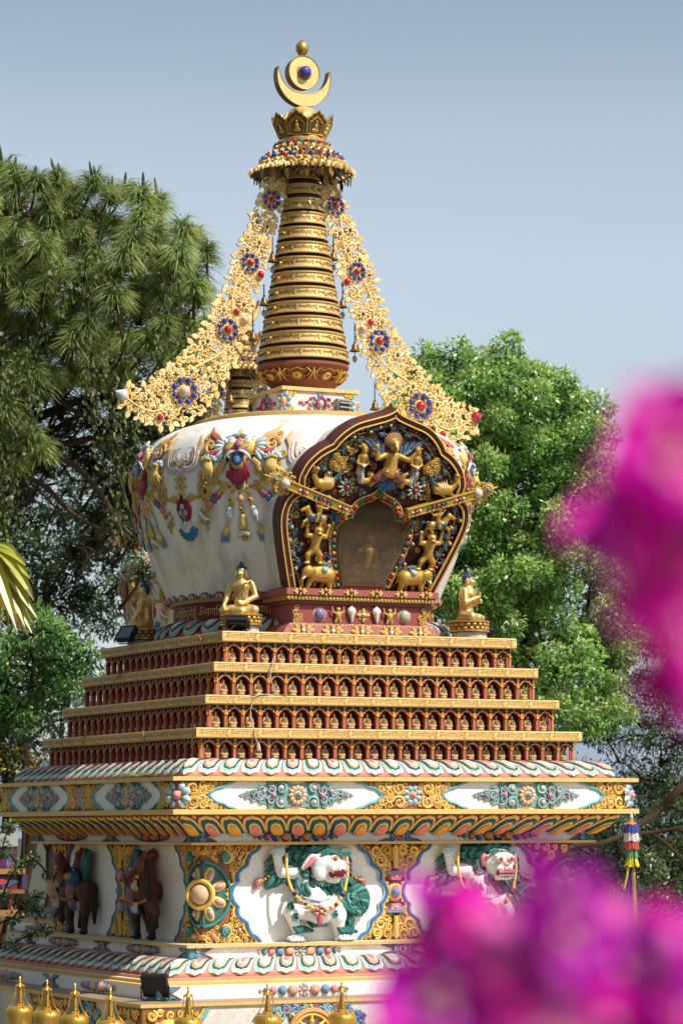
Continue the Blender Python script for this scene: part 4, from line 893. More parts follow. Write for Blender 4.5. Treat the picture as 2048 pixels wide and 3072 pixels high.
def jewel(deg):
    mb = MB(DM(deg)); Y = YG2
    # cloud collar above
    L = [(-.24, 4.52), (-.26, 4.40), (-.25, 4.30), (-.20, 4.255), (-.12, 4.235), (-.07, 4.255), (0, 4.205), (.07, 4.255), (.13, 4.235), (.21, 4.26), (.25, 4.31), (.26, 4.40), (.24, 4.52)]
    C = catmull(L, 3); mb.plate(C, 0, .02, (.66, .68, .66)); mb.tube([(x, y, .02) for x, y in C], .026, (.60, .46, .52), n=6); mb.tube([(x * .86, y * .86 + 4.45 * .14, .03) for x, y in C], .018, (.76, .70, .70), n=6); mb.tube([(x * .72, y * .72 + 4.5 * .28, .03) for x, y in C], .012, (.62, .36, .16), n=5)
    for s in (-1, 1): mb.curl(s * .09, 4.40, .05, PI / 2, s, 1.3, (.74, .66, .62), .02); mb.dome(s * .11, 4.35, .03, .03, .04, (.62, .30, .18), n=8, m=2); mb.tube([(s * .24, 4.42, .03), (s * .28, 4.55, .03), (s * .22, 4.66, .02)], [.02, .035, .01], (.66, .42, .18), n=6)
    # endless knot
    for s in (-1, 1):
        mb.tube([(-.05 * s, 4.16, .02), (.045 * s, 4.10, .03), (-.05 * s, 4.04, .02), (.01 * s, 4.00, .02)], .015, Y, n=6); mb.tube([(0, 4.185, .025), (s * .055, 4.13, .025), (0, 4.08, .025)], .013, YG, n=6); mb.tube([(0, 4.11, .03), (s * .055, 4.06, .03), (0, 4.0, .03)], .013, YG, n=6)
        for y in (4.14, 4.04): mb.dome(s * .08, y, .02, .02, .03, Y, n=8, m=2)
        # linked rings
        for q in (0, 1):
            cx, cy = s * (.365 + .02 * q), 3.985 - .015 * q
            mb.tube([(cx + (.075 - .03 * q) * math.cos(a), cy + (.085 - .03 * q) * math.sin(a), .03 + .015 * q) for a in np.linspace(0, 2 * PI, 19)[:-1]], .016, Y, n=6, closed=True)
        for a in range(6): mb.dome(s * .365 + .10 * math.cos(a * PI / 3 + .5), 3.98 + .115 * math.sin(a * PI / 3 + .5), .022, .022, .03, Y, n=7, m=2)
        for x in (.09, .21, .27): mb.dome(s * x, 3.90 + .01 * (x > .2), .032, .03, .035, Y, n=8, m=2)
        mb.dome(s * .15, 3.908, .048, .052, .045, Y, n=12, m=3); mb.dome(s * .15, 3.908, .026, .028, .06, (.58, .24, .24), n=8, m=3, mat='gem')
        # crossed emblem at the lower sides
        mb.tube([(s * .25, 3.73, .03), (s * .33, 3.66, .05), (s * .42, 3.625, .03)], [.022, .026, .004], (.62, .68, .70), n=6); mb.tube([(s * .40, 3.74, .04), (s * .33, 3.66, .05), (s * .28, 3.60, .04)], .016, Y, n=6)
        for x, y in ((.25, 3.69), (.25, 3.62), (.33, 3.57), (.37, 3.60), (.29, 3.76), (.31, 3.60), (.34, 3.53)): mb.dome(s * x, y, .026, .026, .035, Y, n=7, m=2)
        mb.dome(s * .33, 3.63, .02, .04, .05, LBLUE, n=7, m=2)
    mb.tube([(-.05, 3.90, .03), (-.045, 3.965, .03), (0, 3.99, .04), (.045, 3.965, .03), (.05, 3.90, .03)], .018, YG, n=6)
    fl = [(0, 3.96)] + [(r * math.sin(a) * 1.0, 3.78 + r * math.cos(a) * 1.35) for a, r in [(.3, .10), (.5, .115), (.7, .105), (.95, .13), (1.2, .12), (1.5, .135), (1.9, .125), (2.3, .125), (2.8, .12)]]
    fl = fl + [(-x, y) for x, y in fl[:0:-1]]; mb.plate(fl, 0, .035, (.30, .02, .05), inset=.12); mb.plate([(x * .72, (y - 3.77) * .72 + 3.77) for x, y in fl], .03, .05, (.16, .015, .04), inset=.1)
    for x, y, c in ((0, 3.815, LBLUE), (-.038, 3.745, LTEAL), (.042, 3.745, (.62, .26, .36)), (0, 3.70, (.10, .25, .22))): mb.dome(x, y, .040, .046, .09, c, n=10, m=4)
    mb.dome(0, 3.90, .035, .05, .06, DMAR, n=8, m=2)
    for q in range(9):
        a = PI + PI * (q + .5) / 9; mb.dome(.10 * math.cos(a) * 1.1, 3.555 + .085 * math.sin(a), .075, .032, .05, (.03, .16, .34) if q % 2 else (.05, .22, .42), rot=a, n=9, m=3)
    for q in range(5):
        a = PI / 2 + (q - 2) * .42; mb.dome(.075 * math.cos(a), 3.535 + .06 * math.sin(a), .065, .026, .09, (.50, .56, .57) if q % 2 else (.62, .66, .66), rot=a, n=9, m=3)
    mb.dome(0, 3.54, .07, .04, .1, (.56, .61, .61), n=10, m=3)
    P_('jewel_garland', mb, dome)
for d in (46, 92, 137, -46): mask(d)
for d in (69, 114.5, -69, 22.5): jewel(d)

# ---- the brown shrine niche leaning out of the dome
O0 = Vector((-.105, -1.80, 2.77)); VV = Vector((.0539, -.3144, .9478)); WN = Vector((0, -.9491, -.3149))
def NM(u, v, w): p = O0 + Vector((1, 0, 0)) * u + VV * v + WN * w; return (p.x, p.y, p.z)
H1 = [(0, 2.24), (.09, 2.18), (.28, 2.115), (.47, 2.05), (.61, 1.955), (.71, 1.85), (.745, 1.79)]
H2 = [(.745, 1.79), (.885, 1.705), (1.02, 1.565), (1.09, 1.41), (1.10, 1.31), (1.075, 1.225)]
H3 = [(1.075, 1.225), (1.185, 1.125), (1.235, .985), (1.235, .84), (1.19, .65), (1.11, .41), (1.03, .19), (.96, .0)]
half = catmull(H1, 3)[:-1] + catmull(H2, 3)[:-1] + catmull(H3, 3)
G1 = [(0, 1.16), (.06, 1.115), (.14, 1.085), (.21, 1.045), (.26, .98), (.275, .90)]; G2 = [(.275, .90), (.355, .885), (.42, .835), (.45, .75), (.445, .64), (.41, .48), (.345, .28), (.275, .085)]
ghalf = catmull(G1, 3)[:-1] + catmull(G2, 3)
def inset(h, d):
    out = []; L = len(h)
    for i in range(L):
        a = Vector(h[max(0, i - 1)]); b = Vector(h[min(L - 1, i + 1)]); t = (b - a).normalized(); nrm = Vector((t.y, -t.x))
        if i == 0: out.append((0, h[0][1] - d * 1.25)); continue
        q = Vector(h[i]) + nrm * d if nrm.x < 0 or True else None
        out.append((max(0.0, q.x), q.y))
    return out
def full(h): return [(-x, y) for x, y in h[::-1]] + [(x, y) for x, y in h[1:]]
def ins(d): return full(inset(half, d))
niche = MB(NM)
o0, o1, o2 = ins(0), ins(.085), ins(.095)
def ring_strip(A, wa, B, wb, col): niche.strip([(x, y, wa) for x, y in A], [(x, y, wb) for x, y in B], col)
ring_strip(o0, -.16, o0, .05, (.10, .022, .020)); ring_strip(o0, .05, ins(.015), .07, (.09, .02, .018)); ring_strip(ins(.015), .07, o1, .07, (.062, .014, .012)); ring_strip(o1, .07, o2, 0, MAROON)
gl = full(ghalf); go = full([(x + .0, y) for x, y in inset(ghalf, -.085)])
niche.plate(o2, -.14, -.0, (.055, .012, .011))
MATS_N = niche
nich = P_('shrine_niche', niche)
# bead mouldings, gem rows
mb = MB(NM)
for d, w, r, c in ((.014, .075, .010, GOLDP), (.082, .072, .012, GOLDP), (.165, .012, .009, GOLDP)):
    mb.tube([(x, y, w) for x, y in ins(d)], r, c, n=5)
def along(pts, step):
    out = []; acc = 0; prev = pts[0]
    for q in pts[1:]:
        d = math.dist(prev, q)
        while acc + d >= step:
            t = (step - acc) / d; prev = (prev[0] + (q[0] - prev[0]) * t, prev[1] + (q[1] - prev[1]) * t); out.append(prev); d = math.dist(prev, q); acc = 0
        acc += d; prev = q
    return out
for i, (x, y) in enumerate(along(ins(.082), .026)): mb.dome(x, y, .011, .011, .016, (.66, .42, .12), n=6, m=2, w0=.07)
for i, (x, y) in enumerate(along(ins(.045), .03)): mb.dome(x, y, .012, .012, .012, (.16, .04, .03), n=5, m=2, w0=.07)
P_('beaded_moulding', mb, nich)
mb = MB(NM); cyc = [(.03, .035, .14), (.34, .03, .025), (.50, .16, .06), (.34, .03, .025), (.03, .04, .16), (.50, .17, .07)]
for i, (x, y) in enumerate(along(ins(.126), .056)): mb.dome(x, y, .024, .024, .036, cyc[i % 6], n=9, m=3, mat='gem', w0=.005)
P_('outer_bead_row', mb, nich)
mb = MB(NM); gcyc = [(.02, .20, .11), (.58, .19, .07), (.42, .02, .035)]
mid = full(inset(ghalf, -.045))
mb.strip([(x, y, .012) for x, y in gl], [(x, y, .012) for x, y in go], (.13, .02, .02))
for A in (gl, go):
    mb.tube([(x, y, .022) for x, y in A], .012, GOLDP, n=6)
    for x, y in along(A, .03): mb.dome(x, y, .013, .013, .022, (.72, .46, .14), n=6, m=2, w0=.018)
P_('gem_surround', mb, nich)
for side in (-1, 1):
    pts = along([(side * x, y) for x, y in inset(ghalf, -.045)], .082)
    for i, (x, y) in enumerate([(0, ghalf[0][1] + .055)] * (side > 0) + pts):
        mb = MB(NM); mb.dome(x, y, .040, .040, .030, GOLDP, n=12, m=2, w0=.012); mb.dome(x, y, .033, .033, .05, gcyc[(i + (side < 0)) % 3], n=12, m=4, w0=.012, mat='gem'); P_('round_gem', mb, nich)
# interior, small image behind dusty glass
mb = MB(NM); bk = [(x * .93, .09 + (y - .09) * .93) for x, y in gl]
mb.strip([(x, y, .066) for x, y in gl], [(x, y, .002) for x, y in gl], (.06, .02, .012)); mb.plate(gl, .001, .002, (.022, .013, .010)); 
for i in range(9): mb.dome(-.16 + .04 * i, .20, .022, .026, .02, (.34, .21, .08), n=8, m=3, w0=.003)
mb.box(-.21, .21, .14, .17, .003, .03, (.30, .19, .07)); mb.box(-.20, .20, .228, .245, .003, .028, (.30, .19, .07))
q_ = (.20, .115, .035)
mb.np(*body([('c', (-.10, .29, .0), (.10, .29, .0), .05, .05, q_), ('c', (0, .32, .0), (0, .50, .0), .07, .085, q_), ('c', (-.10, .50, .0), (-.13, .38, .0), .034, .028, q_), ('c', (.10, .50, .0), (.13, .38, .0), .034, .028, q_), ('e', (0, .62, 0), (.052, .065, .045), q_), ('e', (0, .69, 0), (.03, .04, .03), (.03, .03, .05)), ('e', (0, .30, .02), (.15, .035, .04), q_)], .012, .02))
P_('niche_interior', mb, nich)
mb = MB(NM); mb.plate(gl, .064, .065, (.1, .1, .1), 'pane'); P_('glass_pane', mb, nich)
mb = MB(NM); mb.box(-.30, .30, .02, .085, 0, .05, (.20, .045, .04)); mb.tube([(-.28, .085, .045), (.28, .085, .045)], .012, (.30, .09, .07), n=5); P_('niche_sill', mb, nich)
# white plaster hood joining niche and dome
mb = MB(); A = [NM(x * .985, y - .012, -.14) for x, y in o0]
rows = [A]
for k in (.2, .45, .75, 1.0):
    rows.append([(x * (1 - .03 * k), y + 1.25 * k, z - .10 * k * k) for x, y, z in A])
for a, b in zip(rows, rows[1:]): mb.strip(a, b, (.86, .83, .77), 'plaster')
P_('plaster_hood', mb, nich)

# gilded figures on the niche (two colours: warm gold and dark gaps)
FG = (.60, .36, .075); FG2 = (.42, .23, .045); FB = (.035, .07, .15)
def fig(name, prims, u, v, s, w0=.02, flip=1, h=.009, k=.012, extra=None):
    mb = MB(lambda x, y, z: NM(u + flip * x * s, v + y * s, w0 + z * s)); V, F, c, m = body(prims, h, k); mb.np(V, F, c, ['gilt' if (q[0] > .3 and q[2] < .2) else 'paint' for q in c])
    if extra: extra(mb)
    return P_(name, mb, nich)
ele = [('c', (-.06, .03, .05), (.12, .02, .05), .095, .105, FG), ('e', (.0, .06, .06), (.14, .09, .07), FG), ('e', (-.17, .07, .08), (.075, .075, .06), FG),
       ('c', (-.21, .06, .09), (-.235, -.06, .09), .034, .022, FG), ('c', (-.235, -.06, .09), (-.215, -.12, .09), .022, .017, FG2), ('c', (-.215, -.12, .09), (-.24, -.13, .10), .016, .012, FG2), ('e', (-.115, .05, .12), (.045, .065, .02), FG2), ('c', (-.20, .0, .11), (-.25, -.03, .13), .013, .005, WHITE),
       ('c', (-.10, -.02, .07), (-.135, -.15, .08), .045, .032, FG), ('c', (-.02, -.02, .03), (-.03, -.15, .03), .04, .03, FG2), ('c', (.14, .0, .07), (.17, -.15, .08), .05, .034, FG), ('c', (.10, -.02, .03), (.07, -.15, .03), .042, .03, FG2), ('c', (.21, .05, .04), (.225, -.06, .05), .014, .010, FG2)]
def saddle(mb):
    mb.dome(.04, .085, .085, .06, .05, (.05, .34, .52), n=4, m=3, w0=.095, rot=PI / 4); mb.dome(.04, .10, .055, .045, .07, (.42, .45, .40), n=10, m=3, w0=.095); mb.tube([(-.05, .16, .06), (-.05, .02, .15), (.12, .02, .15), (.13, .16, .06)], .009, (.5, .12, .08), n=5); mb.dome(.03, .155, .10, .035, .05, (.12, .16, .12), n=10, m=2, w0=.06)
fig('elephant_relief', ele, -.615, .185, .95, flip=1, extra=saddle); fig('elephant_relief', ele, .635, .185, .95, flip=-1, extra=saddle)
lionman = [('e', (0, .06, .07), (.075, .085, .06), FG), ('c', (0, .03, .07), (0, -.06, .07), .06, .065, FG), ('c', (-.03, -.08, .07), (-.085, -.15, .09), .045, .035, FG), ('c', (-.085, -.15, .09), (-.06, -.24, .07), .034, .026, FG), ('c', (.03, -.08, .07), (.09, -.15, .09), .045, .035, FG), ('c', (.09, -.15, .09), (.10, -.24, .07), .034, .026, FG), ('e', (-.075, -.25, .09), (.05, .02, .03), FG), ('e', (.115, -.25, .09), (.05, .02, .03), FG),
           ('c', (-.06, .10, .07), (-.135, .10, .07), .034, .028, FG), ('c', (-.135, .10, .07), (-.15, .22, .06), .028, .022, FG), ('c', (.06, .10, .07), (.135, .09, .07), .034, .028, FG), ('c', (.135, .09, .07), (.15, .21, .06), .028, .022, FG), ('e', (-.15, .24, .06), (.03, .03, .03), FG), ('e', (.15, .23, .06), (.03, .03, .03), FG),
           ('e', (0, .165, .10), (.062, .06, .06), FG), ('e', (0, .14, .15), (.036, .028, .03), FG), ('e', (-.02, .185, .155), (.011, .009, .01), DARK), ('e', (.02, .185, .155), (.011, .009, .01), DARK), ('c', (-.02, .125, .17), (.02, .125, .17), .008, .008, DMAR)] + \
          [('c', (.05 * math.cos(a), .185 + .03 * math.sin(a), .06), (.11 * math.cos(a), .19 + .11 * math.sin(a), .04), .020, .008, (.22, .10, .05)) for a in np.linspace(.1, PI - .1, 8)]
fig('lion_guardian_relief', lionman, -.74, .585, .92, flip=1); fig('lion_guardian_relief', lionman, .765, .555, .92, flip=-1)
horse = [('c', (-.07, 0, .06), (.09, -.01, .06), .055, .06, FG), ('c', (-.09, .02, .06), (-.15, .12, .07), .048, .032, FG), ('c', (-.145, .125, .07), (-.225, .09, .08), .036, .022, FG), ('c', (-.14, .15, .07), (-.135, .185, .07), .012, .005, FG),
         ('c', (-.10, -.02, .08), (-.17, -.055, .09), .030, .020, FG), ('c', (-.17, -.055, .09), (-.185, -.13, .09), .018, .013, FG), ('c', (-.08, -.03, .05), (-.12, -.11, .05), .028, .018, FG2), ('c', (-.12, -.11, .05), (-.08, -.15, .05), .016, .012, FG2),
         ('c', (.10, -.03, .07), (.06, -.11, .09), .036, .020, FG), ('c', (.06, -.11, .09), (.10, -.20, .08), .019, .013, FG), ('c', (.12, -.02, .05), (.155, -.11, .05), .034, .018, FG2), ('c', (.155, -.11, .05), (.15, -.21, .05), .017, .012, FG2), ('c', (.14, .03, .05), (.22, .02, .06), .018, .024, FB), ('c', (.22, .02, .06), (.235, -.08, .05), .024, .008, FB),
         ('e', (0, .0, .115), (.06, .05, .02), FB), ('e', (-.09, -.01, .11), (.03, .05, .02), FB),
         ('c', (.02, .05, .09), (.02, .14, .09), .034, .042, FG), ('c', (.0, .05, .11), (-.02, -.04, .13), .024, .016, FG), ('c', (-.02, .145, .10), (-.05, .20, .10), .017, .014, FG), ('c', (-.05, .20, .10), (-.045, .28, .09), .013, .010, FG2), ('c', (.055, .14, .10), (.11, .13, .12), .016, .013, FG), ('c', (.11, .13, .12), (.16, .19, .10), .012, .010, FG2), ('e', (.02, .20, .10), (.030, .036, .032), FG), ('e', (.02, .225, .095), (.035, .022, .034), (.02, .03, .04))] + [('c', (-.14 + .017 * i, .15 - .028 * i, .05), (-.10 + .017 * i, .155 - .026 * i, .05), .013, .007, FB) for i in range(4)]
fig('horse_rider_relief', horse, -.79, .895, .92, flip=1); fig('horse_rider_relief', horse, .815, .875, .92, flip=-1)
# winged central figure with a beak and spread arms
gar = [('c', (0, .0, .09), (0, -.12, .10), .075, .085, FG), ('e', (0, -.15, .12), (.10, .07, .07), FG), ('e', (0, .035, .08), (.12, .05, .06), FG),
       ('e', (0, .16, .11), (.062, .070, .065), FG), ('c', (0, .15, .17), (0, .115, .22), .030, .010, (.52, .30, .06)), ('c', (-.02, .105, .17), (.02, .105, .17), .014, .014, FG2), ('e', (-.028, .185, .165), (.014, .010, .012), DARK), ('e', (.028, .185, .165), (.014, .010, .012), DARK),
       ('c', (-.10, .03, .09), (-.20, .0, .14), .034, .026, FG), ('c', (-.20, .0, .14), (-.235, .12, .15), .026, .020, FG), ('e', (-.24, .145, .15), (.030, .032, .026), FG), ('c', (.10, .03, .09), (.20, .0, .14), .034, .026, FG), ('c', (.20, .0, .14), (.275, .10, .15), .026, .020, FG), ('e', (.285, .125, .15), (.030, .032, .026), FG),
       ('c', (-.05, -.18, .09), (-.15, -.25, .10), .070, .050, (.16, .055, .04)), ('c', (.05, -.18, .09), (.15, -.25, .10), .070, .050, (.16, .055, .04)), ('c', (-.15, -.25, .10), (-.20, -.32, .09), .036, .026, FG2), ('c', (.15, -.25, .10), (.20, -.32, .09), .036, .026, FG2)] + \
      [('c', (.06 * math.cos(a), .17 + .05 * math.sin(a), .07), (.115 * math.cos(a), .20 + .11 * math.sin(a), .05), .026, .010, (.30, .14, .06)) for a in np.linspace(-.3, PI + .3, 13)]
def wings(mb):
    for s in (-1, 1):
        for q in range(7):
            a = 2.55 - q * .16; L = .30 - .012 * q; mb.tube([(s * .11, .04 - .012 * q, .05 + .004 * q), (s * (.11 - .5 * L * math.cos(a)), .04 + .4 * L * math.sin(a) - .02 * q, .06 + .004 * q), (s * (.11 - L * math.cos(a)), .05 + L * math.sin(a) * .85 - .012 * q, .05)], [.03, .03, .006], (.035, .06, .13) if q % 2 else (.09, .14, .24), n=6, flat=.5)
        for q in range(4): mb.dome(s * (.13 + .03 * q), .03 + .02 * q, .03, .025, .03, (.20, .26, .34), n=7, m=2, w0=.07)
    for q in range(9):
        a = -PI / 2 + (q - 4) * .21; mb.tube([(.02 * math.cos(a), -.22, .08), (.09 * math.cos(a), -.24 + .07 * math.sin(a), .10), (.17 * math.cos(a), -.24 + .16 * math.sin(a), .07)], [.02, .022, .006], (.02, .08, .24) if q % 2 else (.05, .15, .34), n=5)
    for q in range(7): a = PI + PI * (q + .5) / 7; mb.dome(.085 * math.cos(a), -.10 + .06 * math.sin(a), .014, .014, .03, (.66, .62, .5) if q % 2 else (.55, .16, .05), n=6, m=2, w0=.17)
    for q in range(9): mb.dome(random.uniform(-.16, .16), -.23 + random.uniform(-.03, .03), .02, .014, .02, (.22, .08, .05), n=5, m=2, w0=.13)
fig('winged_guardian_relief', gar, .02, 1.655, 1.03, w0=.03, extra=wings)
naga = [('c', (0, .02, .07), (0, .09, .08), .045, .055, FG), ('e', (0, .165, .09), (.036, .044, .04), FG), ('e', (0, .20, .08), (.040, .026, .04), FG2), ('c', (-.05, .09, .08), (-.075, .02, .10), .020, .016, FG), ('c', (-.075, .02, .10), (-.01, -.01, .14), .016, .012, FG), ('c', (.05, .09, .08), (.075, .02, .10), .020, .016, FG), ('c', (.075, .02, .10), (.01, -.01, .14), .016, .012, FG), ('e', (0, -.01, .145), (.02, .02, .018), WHITE),
        ('c', (0, 0, .07), (-.01, -.10, .08), .046, .046, (.46, .42, .36)), ('c', (-.01, -.10, .08), (.03, -.20, .08), .046, .042, (.46, .42, .36)), ('c', (.03, -.20, .08), (.11, -.20, .08), .042, .036, FG), ('c', (.11, -.20, .08), (.15, -.13, .08), .036, .030, FG), ('c', (.15, -.13, .08), (.10, -.10, .10), .030, .022, FG), ('c', (.16, -.16, .07), (.19, -.22, .06), .022, .012, FG), ('c', (.19, -.22, .06), (.175, -.28, .05), .013, .006, FG)] + [('c', (.03 * math.cos(a), .19 + .03 * math.sin(a), .05), (.07 * math.cos(a), .20 + .075 * math.sin(a), .05), .017, .011, FG2) for a in np.linspace(.2, PI - .2, 5)]
def rows_(mb):
    for q in range(7): mb.tube([(-.045, -.03 - .026 * q, .10), (-.005, -.036 - .026 * q, .13), (.04, -.03 - .026 * q, .10)], .006, (.16, .12, .10), n=4)
fig('serpent_spirit_relief', naga, -.335, 1.565, .98, flip=1, extra=rows_); fig('serpent_spirit_relief', naga, .365, 1.575, .98, flip=-1, extra=rows_)
bird = [('c', (-.02, -.02, .06), (.10, -.03, .06), .06, .055, FG), ('c', (-.06, -.01, .07), (-.12, .07, .08), .040, .026, FG), ('c', (-.12, .07, .08), (-.10, .13, .08), .026, .024, FG), ('e', (-.10, .15, .09), (.036, .032, .035), FG2), ('c', (-.13, .15, .10), (-.17, .13, .10), .014, .005, FG2), ('c', (-.04, -.06, .07), (-.12, -.09, .08), .024, .016, FG2), ('c', (.05, -.07, .07), (-.01, -.11, .08), .024, .014, FG2)] + [('c', (.0 + .02 * i, .0, .10), (.02 + .03 * i, .10 - .01 * i, .08), .016, .007, (.60, .42, .20)) for i in range(5)] + [('c', (.12, -.01, .05), (.17 + .015 * i, .03 + .03 * i, .05), .018, .020, (.04, .10, .13)) for i in range(4)]
fig('crested_bird_relief', bird, -.80, 1.325, 1.05, flip=1); fig('crested_bird_relief', bird, .83, 1.33, 1.05, flip=-1)
for s in (-1, 1):
    mb = MB(NM); u, v = s * .62, 1.55
    mb.plate(catmull([(u + s * a, v + b) for a, b in [(-.10, -.08), (-.125, .0), (-.08, .05), (-.06, .10), (-.02, .09), (.02, .16), (.05, .09), (.10, .06), (.12, -.02), (.08, -.09), (0, -.10), (-.10, -.08)]], 3), .02, .055, (.48, .28, .045), 'gilt', inset=.1)
    for a, b in ((-.05, -.02), (.05, 0), (0, .06), (0, -.06), (.04, .09)): mb.curl(u + s * a, v + b, .042, 0, s, 1.4, (.58, .35, .07), .055, rad=.011)
    P_('flame_plaque', mb, nich)
    mb = MB(NM); u, v = s * .45, 1.27
    for k_ in range(10): a = k_ * PI / 5; mb.dome(u + .068 * math.cos(a), v + .068 * math.sin(a), .036, .020, .04, (.30, .44, .40), rot=a, n=8, m=3, w0=.03); mb.dome(u + .098 * math.cos(a), v + .098 * math.sin(a), .012, .012, .05, (.66, .42, .16), n=6, m=2, w0=.03)
    mb.dome(u, v, .036, .036, .07, (.45, .03, .04), n=12, m=4, w0=.03, mat='gem'); P_('turquoise_flower', mb, nich)
    # gilded strap with beads, ending in a pearl boss
    A = Vector((s * .385, 1.00)); B = Vector((s * 1.24, 1.275)); dr = (B - A).normalized(); pn = Vector((-dr.y, dr.x))
    mb = MB(NM)
    mb.plate([tuple(A + pn * .052), tuple(A - pn * .052), tuple(B - pn * .052), tuple(B + pn * .052)], .05, .115, (.56, .36, .06), 'gilt')
    for o_ in (.047, -.047): mb.tube([(*(A + pn * o_), .118), (*(B + pn * o_), .118)], .012, (.66, .42, .09), n=5, mat='gilt')
    L = (B - A).length
    for t, c, r in ((.06, WHITE, .016), (.115, (.42, .04, .03), .026), (.17, WHITE, .016), (.30, GREEN, .019), (.36, LAPIS, .021), (.43, (.42, .04, .03), .026), (.50, LAPIS, .021), (.56, GREEN, .019), (.70, WHITE, .016), (.75, (.42, .04, .03), .026), (.81, WHITE, .016)):
        p = A + dr * (L * t); mb.dome(p.x, p.y, r, r, .035, c, n=9, m=3, w0=.115, mat='gem')
    P_('beaded_strap', mb, nich)
    mb = MB(NM); c0 = B + dr * .03
    for k_ in range(11): a = k_ * 2 * PI / 11; mb.curl(c0.x + .10 * math.cos(a), c0.y + .10 * math.sin(a), .038, a, 1, 1.2, (.56, .35, .08), .06); mb.dome(c0.x + .135 * math.cos(a), c0.y + .135 * math.sin(a), .018, .018, .03, (.60, .40, .12), n=6, m=2, w0=.07)
    mb.dome(c0.x, c0.y, .085, .085, .05, (.55, .34, .07), n=14, m=2, w0=.06, mat='gilt'); mb.dome(c0.x, c0.y, .062, .062, .085, (.70, .60, .58), n=14, m=4, w0=.08, mat='gem')
    c1 = B + dr * .17; mb.dome(c1.x, c1.y, .06, .06, .04, (.55, .34, .07), n=10, m=2, w0=.06); mb.dome(c1.x, c1.y, .036, .036, .07, (.10, .24, .28), n=10, m=3, w0=.07, mat='gem')
    for k_ in range(9):
        a = math.atan2(dr.y, dr.x) + (k_ - 4) * .42; mb.tube([(c1.x + .05 * math.cos(a), c1.y + .05 * math.sin(a), .07), (c1.x + (.10 + .05 * (k_ == 4)) * math.cos(a), c1.y + (.10 + .05 * (k_ == 4)) * math.sin(a), .06)], [.022, .006], (.58, .38, .10), n=5)
    P_('pearl_boss', mb, nich)
# grape leaves, berries and red filler scrolls
lm, sm = MB(NM), MB(NM)
spots = [(.93, .95), (1.08, .80), (1.03, .60), (1.0, .42), (.87, .37), (.93, .20), (.54, .98), (.50, .60), (.47, .42), (.50, .30), (1.06, 1.05), (.95, 1.45), (.78, 1.62), (.62, 1.78), (.40, 1.86), (.23, 1.95), (.93, 1.20), (.72, 1.42), (.35, 1.35), (.55, 1.70), (.0, 2.02), (.12, 2.05), (.27, 1.22), (.50, 1.86), (.98, 1.30), (.62, .75), (.30, 1.75), (.16, 1.78), (.42, 1.62), (.22, 1.42), (.78, 1.50), (.90, 1.35), (.56, 1.40), (.67, 1.66), (.10, 1.94), (.52, 1.98), (.34, 2.0), (.20, 1.30), (.97, 1.12), (1.10, .93), (.98, .70), (.93, .52), (.52, .88), (.86, .28)]
for x, y in spots:
    for s in ((-1, 1) if x else (1,)):
        a0 = random.uniform(0, 6)
        for q in range(5): a = a0 + (q - 2) * .62; lm.dome(s * x + .034 * math.cos(a), y + .034 * math.sin(a), .036, .016, .03, random.choice([(.07, .11, .14), (.10, .16, .19), (.045, .075, .10)]), rot=a, n=7, m=2, w0=.03)
        lm.tube([(s * x, y, .04), (s * x - .07 * math.cos(a0), y - .07 * math.sin(a0), .02)], .006, (.10, .13, .14), n=4)
        if random.random() < .55:
            bx, by = s * x + random.uniform(-.06, .06), y + random.uniform(-.07, .07); P_('gilt_berry', MB(NM).dome(bx, by, .028, .028, .05, (.58, .38, .14), n=10, m=3, w0=.03, mat='gilt'), nich)
for _ in range(420):
    x, y = random.uniform(-1.1, 1.1), random.uniform(.1, 1.95)
    xs = np.interp(y, [q[1] for q in half[::-1]], [q[0] for q in half[::-1]]) - .2
    gx = np.interp(y, [q[1] for q in ghalf[::-1]], [q[0] for q in ghalf[::-1]], right=0) + .13
    if gx < abs(x) < xs: sm.curl(x, y, random.uniform(.03, .05), random.uniform(0, 6), random.choice((-1, 1)), 1.3, random.choice([(.16, .035, .025), (.11, .025, .022), (.24, .07, .04), (.42, .25, .06), (.50, .31, .08)]), .0)
P_('vine_leaves', lm, nich); P_('filler_scrolls', sm, nich)

# ---- pedestal under the niche
def PB(name, x0, x1, d, z0, z1, col, deep=.9): return MB().box(x0, x1, -d, -d + deep, z0, z1, col)
cx = -.105
ped = MB(); RB = (.36, .10, .075)
ped.box(cx - 1.03, cx + .97, -1.97, -1.2, 2.70, 2.775, RB); ped.box(cx - 1.00, cx + .94, -1.945, -1.2, 2.64, 2.70, (.38, .22, .05)); ped.box(cx - .95, cx + .90, -1.91, -1.2, 2.60, 2.64, (.22, .05, .04))
ped.box(cx - .91, cx + .86, -1.865, -1.2, 2.37, 2.60, (.30, .065, .055))
vs = []
for k_, (e, d, z) in enumerate(((.93, 1.89, 2.375), (1.0, 1.90, 2.335), (1.06, 1.925, 2.252))): vs += [(cx - e, -d, z), (cx + e - .05, -d, z), (cx + e - .05, -1.2, z), (cx - e, -1.2, z)]
ped.add(vs, [(i * 4 + k_, i * 4 + (k_ + 1) % 4, i * 4 + 4 + (k_ + 1) % 4, i * 4 + 4 + k_) for i in range(2) for k_ in range(4)], RB)
P_('niche_pedestal', ped); pedo = [o for o in stupa.children if o.name.startswith('niche_pedestal')][0]
mb = MB(FRONT(0))
def gold_tuft(u, v, d, s, c=(.66, .40, .12)):
    for k_ in range(8): a = k_ * PI / 4; mb.dome(u + .05 * s * math.cos(a) * 1.5, v + .028 * s * math.sin(a), .036 * s, .020 * s, .02, c, rot=a, n=7, m=2, w0=d)
    mb.dome(u, v, .022 * s, .02 * s, .035, (.10, .06, .05) if s < 1.2 else WHITE, n=7, m=2, w0=d)
for u in np.linspace(cx - .86, cx + .80, 6): gold_tuft(u, 2.737, 1.972, .85)
